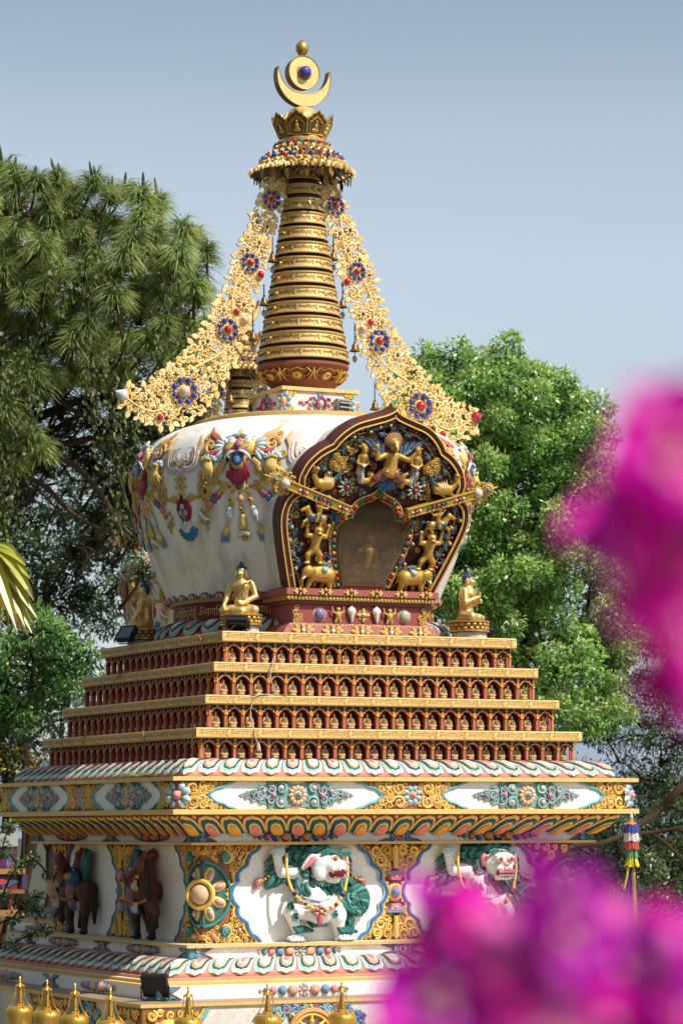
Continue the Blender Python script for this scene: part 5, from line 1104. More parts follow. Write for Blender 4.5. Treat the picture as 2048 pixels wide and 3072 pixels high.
for i, u in enumerate(np.linspace(cx - .80, cx + .74, 5)): gold_tuft(u, 2.285, 1.925, 1.35)
for u in np.linspace(cx - 1.0, cx + .94, 44): mb.dome(u, 2.665, .02, .022, .016, (.60, .38, .10), n=6, m=2, w0=1.945)
for u in np.linspace(cx - .95, cx + .90, 40): mb.dome(u, 2.352 + random.uniform(-.006, .006), .026, .018, .022, (.62, .40, .14), n=6, m=2, w0=1.885)
for s in (-1, 1):
    for a, b in ((.80, 2.40), (.84, 2.44), (.80, 2.46), (.85, 2.50), (.83, 2.56), (.86, 2.40)): mb.curl(cx - .025 + s * a, b, .035, random.uniform(0, 6), s, 1.2, (.56, .34, .08), 1.866)
P_('gold_ornaments', mb, pedo)
def emblem(name, fn): m_ = MB(FRONT(1.865)); fn(m_); P_(name, m_, pedo)
zc = 2.485
def oval(c): return lambda m_: (m_.dome(0 + m_.u, zc, .088, .088, .02, (.50, .34, .20), n=18, m=2), m_.dome(m_.u, zc, .070, .074, .06, c, n=18, m=4, mat='gem'))
def at(fn, u):
    def f(m_): m_.u = u; return fn(m_)
    return f
emblem('violet_stone', at(oval((.30, .20, .42)), cx - .56)); emblem('clear_stone', at(oval((.50, .46, .38)), cx + .56))
def conch(m_): m_.np(*(lambda V, F, c, q: (V + np.array([m_.u, 0, 0]), F, c, q))(*body([('e', (0, zc + .045, .03), (.058, .045, .04), (.74, .66, .58)), ('c', (0, zc + .03, .03), (.005, zc - .085, .03), .045, .014, (.74, .64, .56)), ('e', (0, zc + .09, .03), (.022, .02, .02), (.70, .52, .46))], .01, .015)))
emblem('conch_shell', at(conch, cx - .155)); emblem('conch_shell', at(conch, cx + .175))
def gnome(m_):
    V, F, c, q = body([('e', (0, zc - .01, .04), (.036, .045, .035), FG), ('e', (0, zc + .055, .045), (.028, .028, .028), FG), ('c', (-.03, zc + .01, .04), (-.07, zc + .03, .04), .013, .011, FG), ('c', (-.07, zc + .03, .04), (-.075, zc + .085, .04), .011, .009, FG), ('c', (.03, zc + .01, .04), (.07, zc + .03, .04), .013, .011, FG), ('c', (.07, zc + .03, .04), (.075, zc + .085, .04), .011, .009, FG), ('c', (-.015, zc - .045, .04), (-.04, zc - .10, .04), .017, .012, FG), ('c', (.015, zc - .045, .04), (.035, zc - .10, .04), .017, .012, FG)], .008, .01)
    m_.np(V + np.array([m_.u, 0, 0]), F, c, q)
emblem('dancing_figure', at(gnome, cx - .335)); emblem('dancing_figure', at(gnome, cx + .345))
def dorje(m_):
    for k_ in range(4):
        a = k_ * PI / 2; m_.dome(m_.u + .055 * math.cos(a), zc + .055 * math.sin(a), .045, .026, .03, (.60, .38, .11), rot=a, n=8, m=2)
        m_.curl(m_.u + .045 * math.cos(a + .785), zc + .045 * math.sin(a + .785), .024, a, 1, 1.2, (.60, .38, .10))
    m_.dome(m_.u, zc, .032, .032, .055, (.70, .55, .48), n=10, m=3)
emblem('crossed_ornament', at(dorje, cx + .01))
# ---- square neck of the spire
P_('spire_neck', MB().sweep([(.50, 5.005), (.50, 5.36)], (.74, .71, .66)))
P_('neck_ledge', MB().sweep([(.49, 5.345), (.53, 5.35), (.53, 5.395), (.3, 5.40)], [GOLDP, (.72, .52, .20), (.62, .46, .26)]))
P_('neck_ledge', MB().sweep([(.505, 5.065), (.518, 5.06), (.53, 5.01)], [(.70, .50, .19), (.56, .40, .22)]))
for S, sd in SIDES:
    mb = MB(S(.50)); vc = 5.205
    for s in (-1, 1):
        for sv in (-1, 1):
            for a, b, r in ((.43, .12, .042), (.36, .135, .034), (.30, .143, .025), (.245, .146, .018), (.42, .05, .028), (.37, .08, .022)): mb.curl(s * a, vc + sv * b, r, random.uniform(0, 6), s * sv, 1.3, GOLDP)
    for k in range(8): a = k * PI / 4; mb.dome(.075 * math.cos(a), vc + .075 * math.sin(a), .05, .03, .03, LBLUE if k % 2 else (.20, .40, .44), rot=a, n=8, m=3)
    for s in (-1, 1):
        for q, (a, b) in enumerate(((.13, -.02), (.18, .01), (.23, -.015), (.27, .0), (.15, -.07), (.12, .06))): mb.dome(s * a, vc + b, .036, .018, .03, (.52, .05, .12) if q % 2 else (.66, .22, .24), rot=s * .4 * (-1) ** q, n=7, m=2)
    mb.dome(0, vc, .055, .065, .055, PALEP, n=12, m=3); mb.tube([(-.05, vc - .07, .04), (-.06, vc + .02, .05), (0, vc + .09, .05), (.06, vc + .02, .05), (.05, vc - .07, .04)], .014, (.50, .06, .14), n=6)
    mb.curl(0, vc + .11, .035, 0, 1, 1.2, (.26, .50, .52)); P_('painted_motif', mb)
for cx_, cy_ in ((-1, -1), (1, -1), (-1, 1)):
    mb = MB(lambda u, v, w, cx=cx_, cy=cy_: (cx * (.485 + w * q2) - u * q2 * cy, cy * (.485 + w * q2) + u * q2 * cx, v))
    for k in range(8): a = (k + .5) * PI / 4; mb.dome(.07 * math.cos(a), 5.205 + .095 * math.sin(a), .045, .036, .03, LBLUE, rot=a, n=8, m=3)
    mb.dome(0, 5.205, .05, .075, .045, (.70, .46, .14), n=12, m=3); mb.dome(0, 5.205, .036, .055, .065, (.66, .22, .26), n=12, m=3); P_('flower_boss', mb)

# ---- lotus bowl, thirteen rings
RBR = (.26, .075, .035)
mb = MB().lathe([(.30, 5.40), (.40, 5.43), (.415, 5.48), (.46, 5.53), (.525, 5.60), (.555, 5.68), (.575, 5.70), (.575, 5.735), (.52, 5.745)], 64, [RBR] * 5 + [(.26, .08, .04)] * 3)
def bowl(u, t, w): r = .42 + .135 * math.sin(t * PI / 2) + w; return (math.sin(u) * r, -math.cos(u) * r, 5.485 + .19 * t)
mb.mp = bowl
for i in range(8):
    u = i * PI / 4 + .2
    for s in (-1, 1):
        mb.tube([(u, .86, .01), (u + s * .14, .70, .012), (u + s * .24, .82, .012), (u + s * .33, .6, .012), (u + s * .26, .35, .012), (u + s * .16, .42, .012)], [.010, .02, .026, .022, .018, .008], (.84, .54, .13), 'gilt', n=5)
        mb.tube([(u + s * .39, .88, .01), (u + s * .37, .5, .014), (u + s * .30, .15, .012), (u + s * .2, .08, .01)], [.012, .028, .022, .008], (.84, .54, .13), 'gilt', n=5)
    mb.dome(u, .38, .13, .24, .03, (.84, .54, .13), n=9, m=3, mat='gilt'); mb.dome(u, .38, .06, .11, .04, (.34, .13, .05), n=8, m=2)
P_('lotus_bowl', mb)
P_('spire_core', MB().lathe([(.50, 5.74), (.30, 7.0), (.17, 8.2)], 40, (.09, .028, .018)))
RZ = [8.172, 7.975, 7.778, 7.594, 7.402, 7.206, 7.012, 6.817, 6.622, 6.430, 6.238, 6.045, 5.850]
def rr(z): t = (z - 5.85) / 2.32; return .572 - .445 * t + .075 * t * t
for i, z in enumerate(RZ):
    r = rr(z); h = .122 if i > 1 else .106
    mb = MB().lathe([(r - .05, z - h * .55 - .045), (r - .045, z - h * .62), (r + .018, z - h * .62), (r + .020, z - h * .50), (r + .006, z - h * .44), (r - .012, z + h * .40), (r + .004, z + h * .46), (r + .004, z + h * .60), (r - .06, z + h * .64)], 56,
                    [(.10, .03, .02), (.34, .16, .06), MGOLD2, MGOLD2, MGOLD, MGOLD2, MGOLD2, (.30, .15, .06)], 'gilt')
    mb.mp = lambda u, v, w, r=r, z=z, h=h: (math.sin(u / r) * (r + .004 - .018 * (v - z + h * .44) / (h * .84) + w), -math.cos(u / r) * (r + .004 - .018 * (v - z + h * .44) / (h * .84) + w), v)
    wd0 = TW * (h * .5) / TH; k = max(2, int(2 * PI * r / wd0)); wd = 2 * PI * r / k
    for q in range(k): write(mb, q * wd, z - h * .30, h * .52, .003, (.34, .18, .04), 'gilt', wid=wd * .96)
    for q in range(4):
        u = (.30 + q * PI / 2) * r
        for a in range(6): mb.dome(u + .026 * math.cos(a * PI / 3), z + .026 * math.sin(a * PI / 3), .016, .016, .02, MGOLD2, n=6, m=2, mat='metal')
        mb.dome(u, z, .022, .022, .03, MGOLD, n=8, m=2, mat='metal')
    P_('spire_ring', mb)

# ---- jewelled umbrella
LG = (.88, .65, .29); LG2 = (.74, .50, .17)
def leafp(mb, u, v, L, a, col, w=.0, th=.02, wid=.42, mat='paint'):
    ca, sa = math.cos(a), math.sin(a)
    E = [(0, .10), (.16, .22), (.26, .50), (.36, .36), (.46, .58), (.58, .36), (.68, .44), (.80, .20), (1, 0)]
    pts = [(x * L, y * L * wid) for x, y in E] + [(x * L, -y * L * wid) for x, y in E[-2::-1]]
    mb.plate([(u + x * ca - y * sa, v + x * sa + y * ca) for x, y in pts], w, w + th, col, mat, side=tuple(k_ * .75 for k_ in col), inset=.10)
    mb.tube([(u, v, w + th), (u + L * .85 * ca, v + L * .85 * sa, w + th)], [L * .05, .002], col, mat, n=4)
def umb(u, t, w):          # t: 0 at the top, 1 at the rim
    r = .30 + .32 * (t ** 1.15) + w * .7; return (math.sin(u) * r, -math.cos(u) * r, 8.56 - .36 * t ** .9 + w * .75)
mb = MB().lathe([(.27, 8.54), (.34, 8.43), (.45, 8.31), (.54, 8.23)], 48, (.20, .11, .03))
mb.mp = umb
for row, (t, n, L) in enumerate(((.12, 22, .10), (.30, 24, .11), (.50, 28, .11), (.70, 32, .11), (.88, 36, .12), (1.0, 38, .12))):
    for i in range(n):
        u = (i + .5 * (row % 2)) * 2 * PI / n; r = .30 + .32 * t
        mb.dome(u, t, .075 / r * .55, .085, .035, random.choice([LG, LG, LG2, DGOLD]), n=7, m=2, rot=random.uniform(-.5, .5))
        mb.dome(u + random.uniform(-.05, .05), t + .06, .035 / r * .5, .06, random.uniform(.03, .07), random.choice([LG, LG2]), n=6, m=2)
    if row in (0, 2, 3):
        for i in range(n): mb.curl((i + .25) * 2 * PI / n, t + .03, .05, 0, 1, 1.1, LG, .02, rad=.014)
P_('umbrella', mb); umbo = [o for o in stupa.children if o.name.startswith('umbrella')][0]
mb = MB(umb)
for i in range(26):
    u = i * 2 * PI / 26
    mb.dome(u, .55 + .06 * (i % 2), .032 / .5, .072, .065, [(.46, .02, .05), LAPIS][i % 2], n=8, m=3, mat='gem', w0=.02)
    mb.dome(u + .12, .66, .023 / .5, .05, .06, (.04, .30, .22) if i % 2 else (.50, .12, .06), n=7, m=2, mat='gem', w0=.02)
    mb.dome(u + .1, .44, .022 / .5, .045, .06, (.03, .07, .30), n=7, m=2, mat='gem', w0=.02); mb.dome(u, .08, .024 / .3, .05, .05, (.50, .05, .06) if i % 3 else (.05, .30, .25), n=7, m=2, mat='gem', w0=.02)
P_('umbrella_gems', mb, umbo)
mb = MB()       # hanging leaf fringe
for i in range(40):
    a = i * 2 * PI / 40; r = .60 if i % 2 else .54
    mp = lambda u, v, w, a=a, r=r: (math.sin(a) * (r + w) + math.cos(a) * u, -math.cos(a) * (r + w) + math.sin(a) * u, v)
    mb.mp = mp; leafp(mb, 0, 8.21 - .02 * (i % 3), random.uniform(.10, .17), -PI / 2 + random.uniform(-.3, .3), random.choice([(.34, .20, .05), (.10, .06, .03), (.50, .32, .10), (.03, .025, .03), (.05, .04, .05)]), th=.012)
    mb.dome(0, 8.19, .022, .03, .02, (.30, .18, .06), n=6, m=2)
for i in range(20):
    a = i * 2 * PI / 20 + .1; r = .36
    mb.mp = lambda u, v, w, a=a, r=r: (math.sin(a) * (r + w) + math.cos(a) * u, -math.cos(a) * (r + w) + math.sin(a) * u, v)
    leafp(mb, 0, 8.28, random.uniform(.12, .26), -PI / 2 + random.uniform(-.3, .3), random.choice([(.30, .19, .06), (.46, .30, .09)]), th=.012)
P_('umbrella_fringe', mb, umbo)

# ---- crown, lotus cap, crescent, sun disc, drop
mb = MB().lathe([(.30, 8.55), (.315, 8.57), (.315, 8.61), (.285, 8.63), (.275, 8.66)], 48, [MGOLD2, MGOLD, MGOLD2, MGOLD2], 'metal'); P_('crown_base', mb)
for i in range(8):
    a = (i + .5) * PI / 4 - .26
    mb = MB(lambda u, v, w, a=a: (math.sin(a) * (.255 + .10 * (v - 8.64) / .26 + w) + math.cos(a) * u, -math.cos(a) * (.255 + .10 * (v - 8.64) / .26 + w) + math.sin(a) * u, v))
    L = [(-.108, 8.645), (-.142, 8.815), (-.12, 8.85), (-.095, 8.86), (-.075, 8.895), (-.04, 8.905), (0, 8.945), (.04, 8.905), (.075, 8.895), (.095, 8.86), (.12, 8.85), (.142, 8.815), (.108, 8.645)]
    mb.plate(L, 0, .018, (.26, .16, .045), 'metal', side=(.22, .13, .04)); mb.tube([(x, y, .02) for x, y in L], .012, MGOLD2, 'metal', n=5); mb.tube([(x * .68, 8.67 + (y - 8.67) * .72, .022) for x, y in L], .009, MGOLD2, 'metal', n=5)
    mb.np(*body([('c', (-.035, 8.70, .02), (.035, 8.70, .02), .02, .02, MGOLD, 'metal'), ('e', (0, 8.745, .02), (.03, .04, .025), MGOLD, 'metal'), ('e', (0, 8.80, .025), (.018, .022, .02), MGOLD, 'metal')], .009, .01))
    for x in np.linspace(-.09, .09, 7): mb.dome(x, 8.655, .011, .011, .02, MGOLD, n=5, m=2, w0=.015, mat='metal')
    P_('crown_panel', mb)
mb = MB().lathe([(.26, 8.72), (.25, 8.86), (.215, 8.96), (.14, 9.03), (.06, 9.065), (.03, 9.09)], 40, (.66, .46, .18), 'gilt')
mb.mp = lambda u, t, w: (math.sin(u) * ((.252 - .20 * t ** 2.0) + w), -math.cos(u) * ((.252 - .20 * t ** 2.0) + w), 8.82 + .235 * t + w * .4)
for i in range(12):
    u = i * PI / 6
    mb.tube([(u - .16, .15, .01), (u - .10, .55, .016), (u, .93, .014), (u + .10, .55, .016), (u + .16, .15, .01)], .014, (.72, .52, .22), 'gilt', n=5); mb.dome(u, .30, .08, .16, .03, (.72, .50, .2), n=8, m=2, mat='gilt')
P_('lotus_cap', mb)
FM = lambda u, v, w: (u, -.055 - w, v)
mb = MB(FM); cc, R1, R2 = 9.435, .372, .345
out = [(R1 * math.sin(a), cc - R1 * math.cos(a)) for a in np.linspace(-1.88, 1.88, 34)]
inn = [((R1 - .168 * (1 - (abs(a) / 1.88) ** 1.5) - .004) * math.sin(a), cc - (R1 - .168 * (1 - (abs(a) / 1.88) ** 1.5) - .004) * math.cos(a)) for a in np.linspace(-1.88, 1.88, 34)]
for w in (0, -.12): mb.strip([(x, y, w) for x, y in out], [(x, y, w) for x, y in inn], (.86, .66, .27), 'gilt')
mb.strip([(x, y, 0) for x, y in out], [(x, y, -.12) for x, y in out], (.30, .17, .05), 'gilt'); mb.strip([(x, y, 0) for x, y in inn], [(x, y, -.12) for x, y in inn], (.30, .17, .05), 'gilt')
for L in (out, inn): mb.tube([(x, y, 0) for x, y in L], .006, (.42, .25, .07), 'gilt', n=5)
P_('crescent', mb)
mb = MB(FM); dz = 9.500
C = [(.212 * math.cos(a), dz + .212 * math.sin(a)) for a in np.linspace(0, 2 * PI, 49)[:-1]]
mb.plate(C, -.125, .005, (.86, .66, .27), 'gilt', side=(.36, .21, .06)); mb.tube([(x, y, .005) for x, y in C], .008, (.50, .31, .09), 'gilt', n=5, closed=True)
mb.dome(0, dz, .105, .105, .03, (.54, .30, .10), n=24, m=2, mat='gilt', w0=.005); P_('sun_disc', mb); sd_ = [o for o in stupa.children if o.name.startswith('sun_disc')][0]
mb = MB(FM); mb.dome(0, dz, .082, .082, .075, (.09, .06, .40), n=26, m=6, mat='gem', w0=.03); P_('blue_gem', mb, sd_)
mb = MB().lathe([(.045, 9.69), (.055, 9.71), (.035, 9.725), (.05, 9.745), (.078, 9.79), (.084, 9.83), (.076, 9.865), (.052, 9.90), (.026, 9.922), (.008, 9.935)], 28, (.62, .40, .12), 'metal'); P_('finial_drop', mb)

# ---- the two streamers of gilded foliage hanging from the umbrella
CL = [(.33, 8.10), (.445, 7.82), (.60, 7.41), (.74, 7.00), (.91, 6.55), (1.05, 6.13), (1.31, 5.71), (1.63, 5.33), (2.02, 5.15), (2.43, 5.22)]
HWD = [.10, .12, .145, .185, .19, .245, .29, .335, .26, .10]
CP = catmull(CL, 8); CH = [float(x[0]) for x in catmull([(h,) for h in HWD], 8)]; NP_ = len(CP)
def sfr(t):
    i = min(NP_ - 2, max(0, int(t * (NP_ - 1)))); f_ = t * (NP_ - 1) - i
    a, b = Vector(CP[i]), Vector(CP[i + 1]); p = a.lerp(b, f_); tg = (Vector(CP[min(NP_ - 1, i + 2)]) - Vector(CP[max(0, i - 1)])).normalized()
    return p, tg, Vector((tg.y, -tg.x)) * -1, CH[i] * (1 - f_) + CH[i + 1] * f_
def streamer(sg):
    mb = MB(lambda u, v, w: (sg * u, -w, v)); G = lambda: random.choice([LG, LG, (.80, .56, .22), (.92, .70, .34), (.74, .51, .18)])
    # wandering stem
    st = []
    for i in range(40):
        t = i / 39; p, tg, n_, h = sfr(t); q = p + n_ * (h * .42 * math.sin(t * 19)); st.append((q.x, q.y, .03))
    mb.tube(st, [.015 - .004 * i / 39 for i in range(40)], LG, n=6)
    step = 0
    NT = 36
    for i in range(NT):
        t = (i + .5) / NT; p, tg, n_, h = sfr(t); am = math.atan2(tg.y, tg.x); lanes = 2 if h < .17 else (3 if h < .24 else 4)
        for s in (-1, 1):
            base = p + n_ * (h * .42 * math.sin(t * 19)); e = p + n_ * (s * h * .55) + tg * .05
            mb.tube([(base.x, base.y, .02), (base.x * .4 + e.x * .6, base.y * .4 + e.y * .6, .03), (e.x, e.y, .02)], [.010, .009, .006], LG2, n=5)
            for l in range(lanes):
                f_ = (l + random.uniform(.3, .8)) / lanes; q = p + n_ * (s * h * f_) + tg * random.uniform(-.05, .05); r = random.uniform(.038, .056)
                mb.curl(q.x, q.y, r, random.uniform(0, 6.28), random.choice((-1, 1)), 1.15, G(), .008, rad=r * .34)
                q = p + n_ * (s * h * min(1, f_ + .05)) + tg * random.uniform(-.06, .06)
                leafp(mb, q.x, q.y, random.uniform(.075, .125), random.uniform(0, 6.28), G(), .0, .024, wid=.62)
                for _ in range(2): q2_ = p + n_ * (s * h * random.uniform(.1, .95)) + tg * random.uniform(-.07, .07); mb.dome(q2_.x, q2_.y, random.uniform(.012, .022), random.uniform(.012, .022), .04, G(), n=6, m=2)
            q = p + n_ * (s * h * .96); leafp(mb, q.x, q.y, random.uniform(.08, .135), am + s * random.uniform(.2, 1.7), G(), .0, .026, wid=.6)
    for t, o_ in ((.20, .6), (.20, -.5), (.30, .5), (.46, -.55), (.50, .6), (.62, .55), (.66, -.5), (.72, .3), (.83, .5), (.85, -.5), (.91, .35), (.26, -.2)):
        p, tg, n_, h = sfr(t); q = p + n_ * (o_ * h)
        for k in range(8): a = k * PI / 4; mb.dome(q.x + .045 * math.cos(a), q.y + .045 * math.sin(a), .034, .02, .035, LG, rot=a, n=7, m=2, w0=.02)
    so = P_('streamer', mb)
    for j, (t, o_) in enumerate(((.20, .6), (.20, -.5), (.30, .5), (.46, -.55), (.50, .6), (.62, .55), (.66, -.5), (.72, .3), (.83, .5), (.85, -.5), (.91, .35), (.26, -.2))):
        p, tg, n_, h = sfr(t); q = p + n_ * (o_ * h); P_('small_stone', MB(mb.mp).dome(q.x, q.y, .018, .018, .05, [(.05, .12, .24), (.44, .16, .07), (.02, .25, .17), (.42, .03, .06), (.70, .42, .30)][j % 5], n=8, m=3, w0=.03, mat='gem'), so)
    for j, (u, v, r) in enumerate(((.445, 7.82, .100), (.74, 7.0, .100), (1.05, 6.13, .120), (1.63, 5.325, .145))):
        m2 = MB(mb.mp)
        for k in range(8):
            a = (k + .5) * PI / 4; m2.dome(u + r * 1.05 * math.cos(a), v + r * 1.05 * math.sin(a), r * .36, r * .33, r * .2, LG2, rot=a, n=9, m=2, w0=.035); m2.dome(u + r * .98 * math.cos(a), v + r * .98 * math.sin(a), r * .31, r * .275, r * .40, (.05, .06, .34), rot=a, n=10, m=4, w0=.035, mat='gem')
            a += PI / 8; m2.dome(u + r * 1.2 * math.cos(a), v + r * 1.2 * math.sin(a), r * .13, r * .13, r * .25, (.74, .50, .30), n=7, m=2, w0=.035)
        white = (sg < 0 and j == 3)
        m2.dome(u, v, r * .55, r * .55, r * .25, LG2, n=16, m=2, w0=.04); m2.dome(u, v, r * .45, r * .45, r * .52, (.78, .56, .46) if white else (.52, .015, .045), n=16, m=5, w0=.04, mat='gem'); P_('jewel_flower', m2, so)
    for u, v, c in ((.93, 6.36, (.50, .02, .05)), (.60, 6.86, (.50, .02, .05)), (1.95, 4.98, (.50, .02, .05)), (.82, 6.27, (.75, .52, .42))):
        m2 = MB(mb.mp); m2.dome(u, v, .062, .062, .03, LG2, n=12, m=2, w0=.03); m2.dome(u, v, .046, .05, .06, c, n=12, m=4, w0=.035, mat='gem'); P_('round_gem', m2, so)
    m2 = MB(); m2.np(*body([('c', (sg * 2.45, -.03, 5.235), (sg * 2.53, -.03, 5.27), .075, .012, (.78, .74, .72) if sg < 0 else (.52, .02, .05), 'gem')], .012, .01)); m2.lathe([(.01, 0)], 3, LG) if False else None
    P_('tip_gem', m2, so)
    return so
streamer(-1); streamer(1)
# ================================================================== THINGS ON AND ROUND THE STUPA
# ---- a second, like stupa behind
second = copy_tree(stupa); second.location = (6.02, 15.55, GROUND); second.rotation_euler = (0, 0, R_(-4))
tag(second, 'similar white stupa further back, mostly hidden behind the left of the nearest stupa', 'stupa')

# ---- seated gilded statues on the top tier
BG = (.90, .63, .25); HB = (.02, .05, .13)
def buddha(kind):
    p = [('c', (-.07, .03, .06), (-.19, -.08, .05), .078, .056, BG, 'metal'), ('c', (.07, .03, .06), (.19, -.08, .05), .078, .056, BG, 'metal'), ('c', (-.18, -.09, .045), (.05, -.155, .045), .050, .034, BG, 'metal'), ('c', (.18, -.09, .05), (-.07, -.15, .055), .048, .032, BG, 'metal'), ('e', (0, -.05, .03), (.20, .13, .03), BG, 'metal'),
         ('c', (0, .04, .07), (0, .03, .22), .095, .082, BG, 'metal'), ('c', (0, .03, .22), (0, .02, .345), .088, .100, BG, 'metal'), ('e', (0, .02, .330), (.118, .076, .075), BG, 'metal'), ('e', (-.045, -.045, .335), (.05, .03, .04), BG, 'metal'), ('e', (.045, -.045, .335), (.05, .03, .04), BG, 'metal'),
         ('c', (0, .015, .38), (0, .005, .445), .043, .038, BG, 'metal'), ('c', (-.115, .02, .372), (.115, .02, .372), .043, .043, BG, 'metal'),
         ('e', (0, -.005, .495), (.060, .066, .076), BG, 'metal'), ('c', (0, -.062, .505), (0, -.075, .483), .010, .014, BG, 'metal'), ('e', (0, -.05, .445), (.03, .025, .02), BG, 'metal'), ('e', (-.026, -.058, .478), (.02, .014, .02), BG, 'metal'), ('e', (.026, -.058, .478), (.02, .014, .02), BG, 'metal'),
         ('c', (-.064, .005, .515), (-.066, .0, .44), .014, .012, BG, 'metal'), ('c', (.064, .005, .515), (.066, .0, .44), .014, .012, BG, 'metal'),
         ('e', (0, .012, .540), (.068, .068, .046), HB), ('e', (0, .045, .505), (.060, .036, .055), HB), ('c', (0, .008, .575), (0, .008, .605), .034, .024, HB), ('e', (0, .008, .638), (.010, .010, .022), BG, 'metal')]
    if kind == 'touch':
        p += [('c', (-.128, .02, .36), (-.172, .01, .22), .041, .033, BG, 'metal'), ('c', (-.172, .01, .22), (-.17, -.13, .115), .036, .024, BG, 'metal'), ('e', (-.168, -.155, .085), (.026, .016, .035), BG, 'metal')] + [('c', (-.186 + .012 * i, -.16, .07), (-.188 + .013 * i, -.165, .035 + .004 * abs(i - 1.5)), .0075, .006, BG, 'metal') for i in range(4)]
        p += [('c', (.128, .02, .36), (.175, .01, .215), .041, .033, BG, 'metal'), ('c', (.175, .01, .215), (.05, -.115, .13), .036, .026, BG, 'metal'), ('e', (.02, -.13, .125), (.045, .03, .016), BG, 'metal'), ('e', (0, -.12, .155), (.05, .04, .026), BG, 'metal'), ('n', (0, -.12, .178), (.036, .030, .016))]
    else:
        for s in (-1, 1):
            p += [('c', (s * .128, .02, .36), (s * .172, .0, .225), .041, .033, BG, 'metal'), ('c', (s * .172, .0, .225), (s * .05, -.12, .29 if s < 0 else .25), .034, .022, BG, 'metal'), ('e', (s * .03, -.14, .30 if s < 0 else .255), (.022, .018, .032), BG, 'metal')]
            p += [('c', (s * .03 + .011 * (i - 1.5), -.145, .315 if s < 0 else .26), (s * .03 + .012 * (i - 1.5), -.15, .365 - .006 * abs(i - 1.5) if s < 0 else .225), .0075, .006, BG, 'metal') for i in range(4)]
    return p
def statue(x, y, z, face, kind, label, dark=1.0):
    root = empty('seated_buddha_statue', (x, y, z), label, 'statue', 'gilded statues at the corners of the top tier'); root.rotation_euler = (0, 0, face)
    st_ = MB().lathe([(.20, 0), (.215, .01), (.21, .075), (.16, .082), (0.0, .083)], 14, (.60, .56, .50), 'stone'); obj('base_stone', st_, root)
    pd = MB(); g_ = (.60, .38, .12)
    pd.lathe([(.20, .083), (.245, .086), (.245, .105), (.215, .115), (.20, .15), (.215, .185), (.25, .200), (.25, .215), (.24, .222), (0, .224)], 40, g_, 'metal')
    for row, (zz, r, n) in enumerate(((.128, .222, 18), (.172, .226, 18))):
        for i in range(n):
            a = (i + .5 * row) * 2 * PI / n; pd.mp = lambda u, v, w, a=a, r=r: (math.cos(a) * (r + w) - math.sin(a) * u, math.sin(a) * (r + w) + math.cos(a) * u, v); pd.dome(0, zz, .034, .024, .022, g_, n=8, m=3, mat='metal')
    pd.mp = None; obj('lotus_pedestal', pd, root)
    b = MB().np(*body(buddha(kind), .0085, .014)); bo = obj('figure', b, root, loc=(0, 0, .215), sharp=80)
    m_ = MB(lambda u, v, w: (u, -.066 - w, v))
    for s in (-1, 1):
        m_.tube([(s * .012, .508, -.004), (s * .026, .504, .001), (s * .042, .510, -.010)], .0035, (.10, .055, .03), n=5); m_.tube([(s * .010, .522, .0), (s * .026, .530, .0), (s * .046, .522, -.012)], .003, (.16, .08, .03), n=5)
    m_.tube([(-.018, .462, .002), (0, .459, .008), (.018, .462, .002)], .0042, (.34, .12, .05), n=5); obj('face_lines', m_, bo)
    rb = MB()      # robe edge running over the left shoulder
    rb.tube([(.135, -.02, .40), (.075, -.075, .375), (.0, -.085, .30), (-.07, -.065, .235), (-.095, .0, .19)], [.010, .012, .012, .012, .008], (.60, .36, .09), 'metal', n=6); rb.tube([(.06, -.073, .33), (.085, -.075, .25), (.07, -.085, .18)], .008, (.60, .36, .09), 'metal', n=5)
    for i in range(3): rb.tube([(-.02 + .03 * i, -.088, .20 - .02 * i), (.01 + .03 * i, -.098, .19 - .02 * i), (.05 + .03 * i, -.085, .20 - .02 * i)], .006, (.55, .33, .08), 'metal', n=5)
    obj('robe_hem', rb, bo); return root
statue(-1.555, -1.60, 2.249, R_(-42), 'touch', 'golden seated buddha in front of the white dome, one hand touching the ground')
statue(1.475, -1.60, 2.249, R_(48), 'teach', 'golden seated buddha right of the shrine niche against green leaves, hands at chest')
statue(-1.60, 1.32, 2.249, R_(-135), 'touch', 'dark shaded golden buddha in profile, far left corner of the top tier')

